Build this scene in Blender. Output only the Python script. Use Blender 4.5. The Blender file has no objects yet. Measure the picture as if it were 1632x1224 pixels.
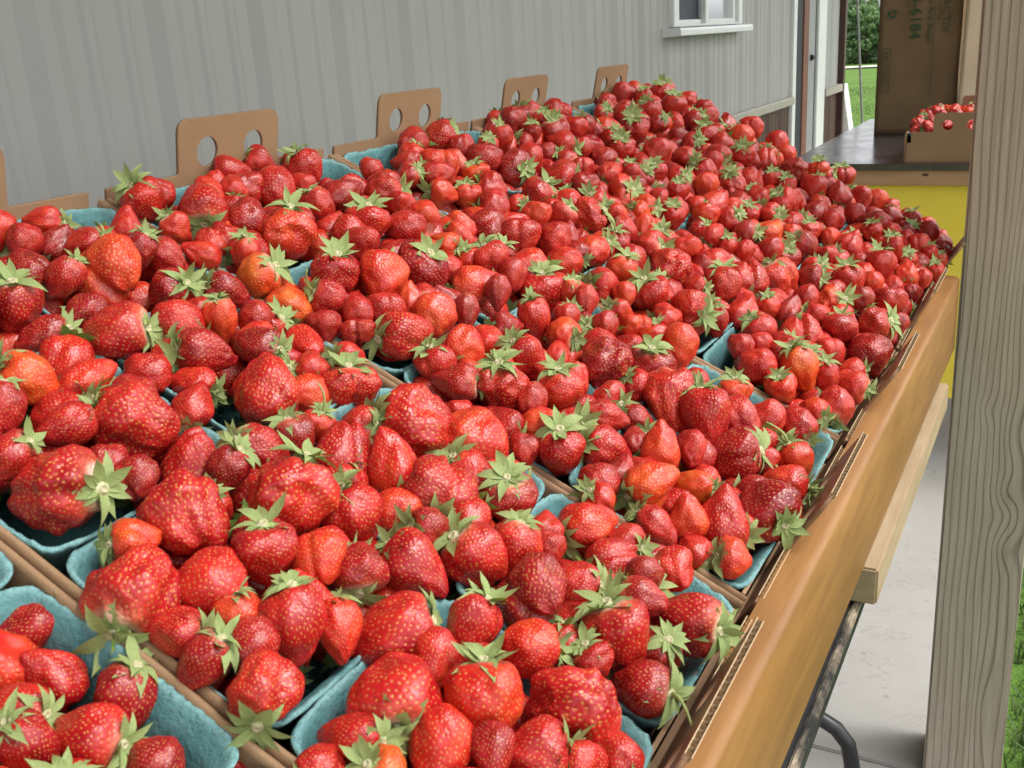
import bpy, bmesh, math, random
import numpy as np
from mathutils import Vector, Matrix, noise as mnoise
random.seed(7); rng = np.random.default_rng(7)
scene = bpy.context.scene
COL = scene.collection
PI = math.pi

# ------------------------------------------------------------------ camera, sky, sun, exposure
EXPOSURE = 0.5
ROOFX = .75
NIND = 300

TAU = 0.4469                     # slope of the display
TW, TL = 0.2884, 0.57            # tray pitch along the row, tray length from wall to front
CAM = (0.6598, -0.5539, 0.0919)
def cam_axes(yaw, pitch, roll):
    cy, sy, cp, sp = math.cos(yaw), math.sin(yaw), math.cos(pitch), math.sin(pitch)
    f = Vector((-sy*cp, cy*cp, -sp)); r = Vector((cy, sy, 0)); u = r.cross(f)
    c, s = math.cos(roll), math.sin(roll)
    return c*r + s*u, -s*r + c*u, f
cr, cu, cf = cam_axes(0.5062, 0.3206, -0.0657)
cd = bpy.data.cameras.new('camera'); cam = bpy.data.objects.new('camera', cd); COL.objects.link(cam)
cam.matrix_world = Matrix(((cr.x, cu.x, -cf.x, CAM[0]), (cr.y, cu.y, -cf.y, CAM[1]), (cr.z, cu.z, -cf.z, CAM[2]), (0, 0, 0, 1)))
cd.sensor_width = 36; cd.lens = 1630.57/1632*36; cd.clip_start = .05; cd.clip_end = 2000
cd.dof.use_dof = True; cd.dof.focus_distance = 1.12; cd.dof.aperture_fstop = 30
scene.camera = cam

SUN_EL, SUN_AZ = math.radians(58), math.radians(75)      # azimuth measured from +Y towards +X
w = bpy.data.worlds.new('World'); scene.world = w; w.use_nodes = True
nt = w.node_tree; nt.nodes.clear()
sky = nt.nodes.new('ShaderNodeTexSky'); sky.sky_type = 'NISHITA'; sky.sun_disc = False
sky.sun_elevation = SUN_EL; sky.sun_rotation = SUN_AZ; sky.air_density = 1.0; sky.dust_density = 3.0; sky.ozone_density = .6
hs = nt.nodes.new('ShaderNodeHueSaturation'); hs.inputs['Saturation'].default_value = .12; hs.inputs['Value'].default_value = 1.75
bg = nt.nodes.new('ShaderNodeBackground'); bg.inputs['Strength'].default_value = .15
wo = nt.nodes.new('ShaderNodeOutputWorld')
nt.links.new(sky.outputs[0], hs.inputs['Color']); nt.links.new(hs.outputs[0], bg.inputs[0]); nt.links.new(bg.outputs[0], wo.inputs[0])
sd = bpy.data.lights.new('sun', 'SUN'); sd.energy = 1.0; sd.angle = math.radians(16); sd.color = (1, .985, .96)
sun = bpy.data.objects.new('sun', sd); COL.objects.link(sun)
dv = Vector((math.sin(SUN_AZ)*math.cos(SUN_EL), math.cos(SUN_AZ)*math.cos(SUN_EL), math.sin(SUN_EL)))
sun.rotation_euler = dv.to_track_quat('Z', 'Y').to_euler()
scene.view_settings.view_transform = 'Standard'; scene.view_settings.look = 'None'
scene.view_settings.exposure = EXPOSURE; scene.view_settings.gamma = 1

# ------------------------------------------------------------------ helpers
def srgb(r, g, b):
    f = lambda c: (c/255/12.92) if c/255 <= .04045 else ((c/255+.055)/1.055)**2.4
    return (f(r), f(g), f(b), 1)
class NT:
    def __init__(s, name):
        s.m = bpy.data.materials.new(name); s.m.use_nodes = True; s.t = s.m.node_tree; s.t.nodes.clear()
        s.o = s.n('ShaderNodeOutputMaterial'); s.p = s.n('ShaderNodeBsdfPrincipled'); s.l(s.p.outputs[0], s.o.inputs[0])
    def n(s, t, **k):
        n = s.t.nodes.new(t)
        for a, b in k.items():
            if isinstance(b, (int, float, tuple)) and a in n.inputs: n.inputs[a].default_value = b
            else: setattr(n, a, b)
        return n
    def l(s, a, b): s.t.links.new(a, b)
    def coord(s, kind='Object', scale=(1, 1, 1), rot=(0, 0, 0)):
        c = s.n('ShaderNodeTexCoord'); m = s.n('ShaderNodeMapping'); m.inputs['Scale'].default_value = scale; m.inputs['Rotation'].default_value = rot
        s.l(c.outputs[kind], m.inputs[0]); return m.outputs[0]
    def noise(s, vec, scale, detail=4, rough=.55):
        n = s.n('ShaderNodeTexNoise'); n.inputs['Scale'].default_value = scale; n.inputs['Detail'].default_value = detail; n.inputs['Roughness'].default_value = rough
        s.l(vec, n.inputs['Vector']); return n.outputs['Fac']
    def ramp(s, fac, stops):
        r = s.n('ShaderNodeValToRGB'); e = r.color_ramp.elements
        while len(e) < len(stops): e.new(.5)
        for i, (p, c) in enumerate(stops): e[i].position = p; e[i].color = c if len(c) == 4 else (*c, 1)
        s.l(fac, r.inputs[0]); return r.outputs[0]
    def mix(s, fac, a, b, mode='MIX'):
        m = s.n('ShaderNodeMix', data_type='RGBA', blend_type=mode)
        for v, i in ((fac, 0), (a, 6), (b, 7)):
            if hasattr(v, 'links'): s.l(v, m.inputs[i])
            elif i == 0: m.inputs[0].default_value = v
            else: m.inputs[i].default_value = v if len(v) == 4 else (*v, 1)
        return m.outputs[2]
    def math(s, op, a, b=0, clamp=False):
        m = s.n('ShaderNodeMath', operation=op, use_clamp=clamp)
        for v, i in ((a, 0), (b, 1)):
            if hasattr(v, 'links'): s.l(v, m.inputs[i])
            else: m.inputs[i].default_value = v
        return m.outputs[0]
    def bump(s, h, strength=.3, dist=.001):
        b = s.n('ShaderNodeBump'); b.inputs['Strength'].default_value = strength; b.inputs['Distance'].default_value = dist
        s.l(h, b.inputs['Height']); s.l(b.outputs[0], s.p.inputs['Normal']); return b
    def base(s, c, rough=.5, spec=.5):
        if hasattr(c, 'links'): s.l(c, s.p.inputs['Base Color'])
        else: s.p.inputs['Base Color'].default_value = c
        if hasattr(rough, 'links'): s.l(rough, s.p.inputs['Roughness'])
        else: s.p.inputs['Roughness'].default_value = rough
        s.p.inputs['Specular IOR Level'].default_value = spec
def noisy(name, c1, c2, scale=20, rough=.6, bump=0, bscale=200, bdist=.001, stretch=(1, 1, 1), spec=.4, rot=(0, 0, 0), kind='Object', detail=5):
    k = NT(name); v = k.coord(kind, stretch, rot)
    f = k.noise(v, scale, detail, .6)
    k.base(k.ramp(f, [(.3, c1), (.7, c2)]), rough, spec)
    if bump: k.bump(k.noise(v, bscale, 3), bump, bdist)
    return k.m

def mesh(name, V, F, mats, smooth=False, fm=None):
    me = bpy.data.meshes.new(name); me.from_pydata([tuple(map(float, v)) for v in V], [], [tuple(map(int, q)) for q in F])
    for m in (mats if isinstance(mats, (list, tuple)) else [mats]): me.materials.append(m)
    if smooth: me.polygons.foreach_set('use_smooth', [True]*len(me.polygons))
    if fm is not None: me.polygons.foreach_set('material_index', list(fm))
    me.update(); return me
def obj(name, me, parent=None, loc=None, rot=None):
    o = bpy.data.objects.new(name, me); COL.objects.link(o)
    if parent is not None: o.parent = parent
    if loc is not None: o.location = loc
    if rot is not None: o.rotation_euler = rot
    return o
def tag(o, label=None, cat=None, group=None, kind=None):
    if label: o['label'] = label
    if cat: o['category'] = cat
    if group: o['group'] = group
    if kind: o['kind'] = kind
    return o
def empty(name, loc=(0, 0, 0), rot=(0, 0, 0)):
    o = bpy.data.objects.new(name, None); COL.objects.link(o); o.location = loc; o.rotation_euler = rot; o.empty_display_size = .1; return o
class MB:
    def __init__(s): s.V = []; s.F = []
    def add(s, V, F):
        b = len(s.V); s.V += [tuple(v) for v in V]; s.F += [tuple(i+b for i in f) for f in F]; return s
    def box(s, a, b):
        (x0, y0, z0), (x1, y1, z1) = a, b
        V = [(x0,y0,z0),(x1,y0,z0),(x1,y1,z0),(x0,y1,z0),(x0,y0,z1),(x1,y0,z1),(x1,y1,z1),(x0,y1,z1)]
        return s.add(V, [(0,3,2,1),(4,5,6,7),(0,1,5,4),(1,2,6,5),(2,3,7,6),(3,0,4,7)])
    def tube(s, pts, r, n=10, cap=True):
        pts = [Vector(p) for p in pts]; V = []; F = []
        up = Vector((0, 0, 1)); 
        for i, p in enumerate(pts):
            t = (pts[min(i+1, len(pts)-1)]-pts[max(i-1, 0)]).normalized()
            if i == 0:
                a = t.orthogonal().normalized()
            else:
                a = (a - t*a.dot(t)).normalized()
            b = t.cross(a); rr = r[i] if isinstance(r, (list, tuple)) else r
            for k in range(n): V.append(p + (a*math.cos(2*PI*k/n)+b*math.sin(2*PI*k/n))*rr)
        for i in range(len(pts)-1):
            for k in range(n): F.append((i*n+k, i*n+(k+1)%n, (i+1)*n+(k+1)%n, (i+1)*n+k))
        if cap: F.append(tuple(range(n))[::-1]); F.append(tuple((len(pts)-1)*n+k for k in range(n)))
        return s.add(V, F)
    def mesh(s, name, mats, smooth=False, bevel=0, seg=2):
        me = mesh(name, s.V, s.F, mats, smooth)
        if bevel:
            bm = bmesh.new(); bm.from_mesh(me); bmesh.ops.bevel(bm, geom=list(bm.edges), offset=bevel, segments=seg, affect='EDGES', clamp_overlap=True); bm.to_mesh(me); bm.free()
        return me
def boxm(name, a, b, mat, bevel=0): return MB().box(a, b).mesh(name, mat, bevel=bevel)
def sheet_with_holes(name, outline, holes, thick, mat):
    """closed outline + holes (2D, x/y) -> solid sheet of given thickness, mesh in XY plane, z 0..thick"""
    cu_ = bpy.data.curves.new(name, 'CURVE'); cu_.dimensions = '2D'; cu_.fill_mode = 'BOTH'; cu_.extrude = thick/2; cu_.resolution_u = 1
    for pts in [outline]+holes:
        sp = cu_.splines.new('POLY'); sp.points.add(len(pts)-1)
        for i, q in enumerate(pts): sp.points[i].co = (q[0], q[1], 0, 1)
        sp.use_cyclic_u = True
    to = bpy.data.objects.new('temporary', cu_); COL.objects.link(to)
    dg = bpy.context.evaluated_depsgraph_get(); me = bpy.data.meshes.new_from_object(to.evaluated_get(dg))
    bpy.data.objects.remove(to); bpy.data.curves.remove(cu_)
    me.name = name; me.materials.clear(); me.materials.append(mat)
    bm = bmesh.new(); bm.from_mesh(me); bmesh.ops.remove_doubles(bm, verts=bm.verts, dist=1e-6); bmesh.ops.recalc_face_normals(bm, faces=bm.faces); bm.to_mesh(me); bm.free()
    return me

# ------------------------------------------------------------------ materials
def berry_material():
    k = NT('strawberry_skin')
    tint = k.n('ShaderNodeAttribute', attribute_type='INSTANCER', attribute_name='ripeness').outputs['Fac']
    pale = k.n('ShaderNodeAttribute', attribute_type='INSTANCER', attribute_name='shoulder').outputs['Fac']
    seed = k.n('ShaderNodeAttribute', attribute_name='seed').outputs['Fac']
    top = k.n('ShaderNodeAttribute', attribute_name='top').outputs['Fac']
    v = k.coord('Object')
    oi = k.n('ShaderNodeObjectInfo').outputs['Random']
    av = k.n('ShaderNodeVectorMath', operation='ADD'); k.l(v, av.inputs[0]); k.l(oi, av.inputs[1])
    big = k.noise(av.outputs[0], 2.2, 2, .5)
    t2 = k.math('ADD', tint, k.math('MULTIPLY', k.math('SUBTRACT', big, .5), .7), True)
    col = k.ramp(t2, [(0, (.17, .003, .007)), (.30, (.34, .005, .009)), (.54, (.50, .013, .010)), (.78, (.58, .048, .010)), (1, (.61, .13, .014))])
    sh = k.math('MULTIPLY', pale, k.math('POWER', k.math('ADD', k.math('MULTIPLY', top, .97), k.math('MULTIPLY', k.math('SUBTRACT', big, .5), .7), True), 4.5), True)
    col = k.mix(sh, col, (.78, .25, .13))
    sh2 = k.math('MULTIPLY', pale, k.math('SUBTRACT', k.math('MULTIPLY', top, 5.0), 4.0, True), True)
    col = k.mix(sh2, col, (.85, .68, .50))
    spot = k.ramp(k.noise(av.outputs[0], 3.2, 3, .6), [(.70, (0,)*3), (.76, (1,)*3)]); col = k.mix(k.math('MULTIPLY', spot, .5), col, (.16, .035, .018))
    fine = k.noise(av.outputs[0], 60, 2, .5)
    col = k.mix(k.math('MULTIPLY', seed, 1.0, True), col, k.ramp(fine, [(.35, (.50, .18, .025)), (.65, (.74, .45, .12))]))
    k.base(col, k.ramp(big, [(.3, (.30,)*3), (.7, (.46,)*3)]), .5)
    k.p.inputs['Subsurface Weight'].default_value = .12
    k.p.inputs['Subsurface Radius'].default_value = (1.0, .22, .12); k.p.inputs['Subsurface Scale'].default_value = .004
    k.p.inputs['Coat Weight'].default_value = .07; k.p.inputs['Coat Roughness'].default_value = .2
    k.bump(k.noise(av.outputs[0], 30, 3, .6), .05, .002)
    return k.m
M_BERRY = berry_material()
def leaf_material(name, a, b, back):
    k = NT(name); v = k.coord('Object')
    oi = k.n('ShaderNodeObjectInfo').outputs['Random']
    av = k.n('ShaderNodeVectorMath', operation='ADD'); k.l(v, av.inputs[0]); k.l(oi, av.inputs[1])
    f = k.noise(av.outputs[0], 9, 4, .6)
    c = k.ramp(f, [(.3, a), (.72, b)])
    g = k.n('ShaderNodeNewGeometry').outputs['Backfacing']
    c = k.mix(g, c, back)
    k.base(c, .55, .35)
    k.p.inputs['Subsurface Weight'].default_value = .1; k.p.inputs['Subsurface Scale'].default_value = .001
    tr = k.n('ShaderNodeBsdfTranslucent'); k.l(c, tr.inputs[0]); ms = k.n('ShaderNodeMixShader'); ms.inputs[0].default_value = .22
    k.l(k.p.outputs[0], ms.inputs[1]); k.l(tr.outputs[0], ms.inputs[2]); k.l(ms.outputs[0], k.o.inputs[0])
    k.bump(k.noise(av.outputs[0], 40, 3), .4, .002)
    return k.m
M_SEPAL = leaf_material('sepal_green', (.085, .175, .022), (.27, .37, .080), (.33, .41, .15))
M_HUB = noisy('calyx_hub_pale', (.38, .36, .16), (.66, .60, .40), 5, .7, .5, 30, .004)
M_STEM = noisy('stem_green', (.20, .27, .07), (.38, .42, .15), 8, .6)

def pulp_material():
    k = NT('teal_pulp'); v = k.coord('Object')
    n1 = k.noise(v, 38, 6, .65); n2 = k.noise(v, 420, 4, .7)
    oi = k.n('ShaderNodeObjectInfo').outputs['Random']
    c = k.ramp(n1, [(.28, (.05, .155, .155)), (.55, (.085, .22, .218)), (.75, (.16, .315, .305))])
    g = k.n('ShaderNodeNewGeometry').outputs['Pointiness']
    edge = k.math('SUBTRACT', k.math('MULTIPLY', g, 12), 6.25, True)
    sp = k.n('ShaderNodeSeparateXYZ'); k.l(v, sp.inputs[0])
    torn = k.math('MULTIPLY', k.math('ADD', k.math('MULTIPLY', sp.outputs[2], 260), 1.0, True), k.math('ADD', k.math('MULTIPLY', n2, 2.2), -.55, True))
    c = k.mix(k.math('MULTIPLY', torn, .8), c, (.34, .56, .54))
    c = k.mix(k.math('MULTIPLY', n2, .35), c, (.16, .32, .33))
    st_ = k.ramp(k.noise(v, 24, 4, .7), [(.64, (0,)*3), (.71, (1,)*3)]); c = k.mix(k.math('MULTIPLY', st_, .5), c, (.10, .07, .085))
    dp = k.noise(k.coord('Generated'), 3, 3, .6); c = k.mix(k.math('MULTIPLY', k.math('SUBTRACT', k.math('MULTIPLY', dp, 4), 2.0, True), .45), c, (.03, .12, .14))
    k.base(c, .85, .25)
    n3 = k.noise(k.coord('Object', (1, 1, .35)), 75, 3, .6)
    h = k.math('ADD', k.math('ADD', k.math('MULTIPLY', n1, 1.4), k.math('MULTIPLY', n2, .45)), k.math('MULTIPLY', n3, 1.0))
    k.bump(h, .75, .0035); return k.m
M_PULP = pulp_material()
def card_material(name, a, b, rough=.7):
    k = NT(name); v = k.coord('Object')
    n1 = k.noise(v, 7, 5, .6); n2 = k.noise(k.coord('Object', (1, 1, .15)), 900, 2, .5)
    c = k.ramp(n1, [(.3, a), (.7, b)])
    c = k.mix(k.math('MULTIPLY', n2, .25), c, tuple(x*.72 for x in a[:3]))
    st_ = k.ramp(k.noise(v, 16, 4, .7), [(.66, (0,)*3), (.72, (1,)*3)]); c = k.mix(k.math('MULTIPLY', st_, .45), c, (.16, .06, .035))
    sc_ = k.noise(v, 60, 5, .7); c = k.mix(k.math('MULTIPLY', sc_, .35), c, tuple(x*.6 for x in a[:3]))
    k.base(c, rough, .3); k.bump(k.math('ADD', n2, k.math('MULTIPLY', sc_, 1.5)), .3, .0012); return k.m
M_CARD = card_material('kraft_cardboard', (.285, .168, .088), (.36, .222, .122))
M_CARDEDGE = card_material('cut_cardboard_edge', (.50, .36, .21), (.60, .45, .28))
M_CARDWARM = card_material('shaded_kraft_card', (.27, .135, .075), (.36, .20, .115), .42)  # kraft card with the berries' red reflection put into its colour

# ------------------------------------------------------------------ setting: ground, slab, field, path
GZ = -1.09
def terrain_z(x, y):
    d = math.hypot(x-CAM[0], y-CAM[1]); return GZ-.04-.0277*max(0, d-8)
def field():
    V = []; F = []; n = 96; rs = [0]+[.6*1.13**i for i in range(60)]
    rs = [r for r in rs if r < 900]
    for r in rs:
        for k in range(n):
            x = .66+r*math.cos(2*PI*k/n); y = 1+r*math.sin(2*PI*k/n)
            z = terrain_z(x, y)+(.05*mnoise.noise(Vector((x*.15, y*.15, 0)))*min(1, r/15))
            if r > 260: z = terrain_z(CAM[0]+260, CAM[1])
            V.append((x, y, z))
    for i in range(len(rs)-1):
        for k in range(n): F.append((i*n+k, (i+1)*n+k, (i+1)*n+(k+1)%n, i*n+(k+1)%n))
    k = NT('meadow'); v = k.coord('Object')
    n1 = k.noise(v, .35, 6, .65); n2 = k.noise(v, 9, 5, .7)
    c = k.ramp(n1, [(.3, (.085, .17, .030)), (.5, (.12, .22, .04)), (.7, (.17, .26, .065))])
    c = k.mix(k.math('MULTIPLY', n2, .55), c, (.055, .11, .02))
    k.base(c, .9, .1); k.bump(n2, 1, .05)
    tag(obj('field', mesh('field', V, F, k.m, True)), kind='structure')
field()
def slab():
    k = NT('broom_finished_concrete'); v = k.coord('Object')
    a = k.noise(v, 3, 6, .6); b = k.noise(v, 90, 5, .7); st = k.noise(k.coord('Object', (1, 30, 1)), 40, 3, .6)
    vor = k.n('ShaderNodeTexVoronoi'); vor.inputs['Scale'].default_value = 11; k.l(v, vor.inputs['Vector'])
    sp = k.ramp(vor.outputs['Distance'], [(.02, (1, 1, 1)), (.09, (0, 0, 0))])
    c = k.ramp(a, [(.3, (.33, .315, .29)), (.7, (.42, .405, .375))])
    c = k.mix(k.math('MULTIPLY', b, .4), c, (.30, .29, .275))
    c = k.mix(k.math('MULTIPLY', sp, .45), c, (.16, .15, .13))
    cr_ = k.n('ShaderNodeTexNoise'); cr_.inputs['Scale'].default_value = 3.2; cr_.inputs['Detail'].default_value = 8; cr_.inputs['Roughness'].default_value = .62; k.l(v, cr_.inputs['Vector'])
    line = k.ramp(k.math('ABSOLUTE', k.math('SUBTRACT', cr_.outputs['Fac'], .5)), [(0, (1, 1, 1)), (.0035, (0, 0, 0))])
    c = k.mix(k.math('MULTIPLY', line, .35), c, (.12, .11, .10))
    k.base(c, .85, .3); k.bump(k.math('ADD', b, k.math('MULTIPLY', st, .6)), .35, .0015)
    root = tag(empty('concrete_slab', (0, 0, GZ)), kind='structure')
    obj('slab_section', boxm('slab_section', (-.59, -4, -.12), (.655, .962, 0), k.m, .003), root)
    obj('slab_section', boxm('slab_section', (-.59, .966, -.12), (.655, 4.6, 0), k.m, .003), root)
    obj('slab_section', boxm('slab_section', (-.59, 4.604, -.12), (.655, 8, 0), k.m, .003), root)
slab()
def path():
    m = noisy('pale_gravel', (.50, .47, .40), (.66, .63, .56), .8, .95)
    V = []; F = []
    for i in range(61):
        t = -1.0+i*2.0/60
        for r in (78, 88):
            x = CAM[0]+math.sin(t)*r; y = CAM[1]+math.cos(t)*r; V.append((x, y, terrain_z(x, y)+.09))
    for i in range(60): F.append((i*2, i*2+1, i*2+3, i*2+2))
    tag(obj('gravel_path', mesh('gravel_path', V, F, m)), kind='structure')
path()
def grass(name, label, x0, x1, y0, y1, n, h0, h1, wd, base, cols=((.032, .06, .018), (.10, .15, .042), (.08, .12, .035))):
    m = leaf_material(name+'_blades', *cols)
    r = np.random.default_rng(3)
    X = r.uniform(x0, x1, n); Y = r.uniform(y0, y1, n); A = r.uniform(0, 2*PI, n); H = r.uniform(h0, h1, n)*r.uniform(.6, 1, n); L = r.uniform(.1, 1.1, n)
    W = wd*r.uniform(.6, 1.3, n); ca, sa = np.cos(A), np.sin(A)
    Z = np.array([terrain_z(a, b) for a, b in zip(X, Y)])
    V = np.zeros((n, 5, 3))
    for i, (tt, ww) in enumerate(((0, 1), (0, -1), (.55, .8), (.55, -.8), (1, 0))):
        out = L*H*tt**2
        V[:, i, 0] = X+ca*out-sa*W*ww; V[:, i, 1] = Y+sa*out+ca*W*ww; V[:, i, 2] = Z+base+H*tt*(1-.25*tt*L)
    F = []
    for i in range(n): b = i*5; F += [(b, b+1, b+3, b+2), (b+2, b+3, b+4)]
    me = bpy.data.meshes.new(name); me.from_pydata(V.reshape(-1, 3).tolist(), [], F); me.materials.append(m)
    tag(obj(name, me), label, 'grass', kind='stuff')
grass('lawn_grass', 'short green grass growing along the edge of the concrete slab', .66, 2.0, .4, 4.4, 26000, .03, .09, .0022, -.005)
grass('meadow_grass', 'loose green grass tufts in the field beyond the building', -6, 1, 9, 34, 20000, .02, .07, .008, -.01, ((.09, .155, .045), (.17, .25, .08), (.15, .22, .065)))

# ------------------------------------------------------------------ trees
def tree_kinds():
    out = []
    lm = [leaf_material('tree_leaves', (.10, .185, .07), (.22, .35, .14), (.20, .32, .13)), leaf_material('conifer_needles', (.08, .16, .075), (.17, .28, .13), (.16, .26, .12))]
    bm_ = noisy('tree_bark', (.07, .05, .035), (.14, .11, .08), 8, .9)
    for kd in range(4):
        r = np.random.default_rng(40+kd); n = 7500; Hh = 1.0
        con = kd % 2
        # crown as several clumps
        C = []
        nc = 60
        for i in range(nc):
            z = r.uniform(.03, .97); rad = (.36*(1-z)**.7+.03 if con else .36*math.sin(PI*min(1, z*.74+.24))**.6)
            a = r.uniform(0, 2*PI); rr = rad*math.sqrt(r.uniform(.25, 1))
            C.append((rr*math.cos(a), rr*math.sin(a), z, r.uniform(.05, .115)))
        V = np.zeros((n, 4, 3)); F = [(i*4, i*4+1, i*4+2, i*4+3) for i in range(n)]
        for i in range(n):
            c = C[r.integers(nc)]; d = r.normal(size=3); d /= np.linalg.norm(d); p = np.array(c[:3])+d*c[3]*r.uniform(.6, 1.05)*np.array((1, 1, .8))
            u = r.normal(size=3); u /= np.linalg.norm(u); v = np.cross(u, d+r.normal(size=3)*.4); v /= np.linalg.norm(v)+1e-9; s = r.uniform(.010, .022)
            V[i] = [p-u*s-v*s*.7, p+u*s-v*s*.5, p+u*s*1.1+v*s*.7, p-u*s*.9+v*s*.6]
        crown = mesh('tree_crown', V.reshape(-1, 3), F, lm[con])
        t = MB().tube([(0, 0, -.05), (.01, 0, .3), (-.01, .01, .6), (0, 0, .9)], [.022, .017, .011, .003], 8)
        for i in range(9):
            c = C[i*3]; t.tube([(0, 0, max(.08, c[2]-.18)), (c[0]*.5, c[1]*.5, c[2]-.06), c[:3]], [.008, .005, .002], 5)
        out.append((crown, t.mesh('tree_trunk', bm_, True)))
    return out
TK = tree_kinds()
def tree(x, y, h, kd, wsc, label, group=None):
    t = empty('pine_tree' if kd % 2 else 'leafy_tree', (x, y, terrain_z(x, y)), (0, 0, random.uniform(0, 6)))
    tag(t, label, 'tree', group)
    c = obj('crown', TK[kd][0], t); c.scale = (h*wsc, h*wsc, h)
    c = obj('trunk', TK[kd][1], t); c.scale = (h, h, h)
az_g = (-.185)/1.088        # direction through the gap beside the building (x/y)
for i in range(20):
    for row in range(2):
        ang = math.atan(az_g)+(i-5+.5*row)*.0215+random.uniform(-.004, .004)
        d = (112, 119)[row]+random.uniform(-2, 2); hh = random.uniform(5.6, 6.6)+row*.7
        if row == 0 and i == 5: hh = 5.5
        x = CAM[0]+d*math.sin(ang); y = CAM[1]+d*math.cos(ang)
        kd = (i*3+row*2+1) % 4
        gap = 3 <= i <= 6
        if not gap and (i not in (2, 7) or row): continue
        kn = 'conifer' if kd % 2 else 'leafy tree'; rw = 'front' if row == 0 else 'back'
        if gap: lab = '%s in the %s row of the far treeline, %s' % (kn, rw, ['partly behind the building end', 'seen beside the building corner', 'behind the thin cable', 'beside the brown paper bag'][i-3])
        else: lab = '%s of the far treeline hidden behind %s' % (kn, 'the building' if i < 3 else 'the paper bags on the counter')
        tree(x, y, hh, kd, random.uniform(.95, 1.25), lab, 'trees of the far treeline')
# the same field runs round to the open side; its trees show as reflections in the window
for i in range(6):
    ang = .22+i*.05; d = 118+random.uniform(-4, 4); x = CAM[0]+d*math.sin(ang); y = CAM[1]+d*math.cos(ang)
    tree(x, y, [5.1, 4.6, 5.6, 4.9, 4.4, 5.3][i], i % 4, 1.2, 'far green tree of the side treeline, mirrored low in the right window pane', 'trees mirrored in the window')

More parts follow.
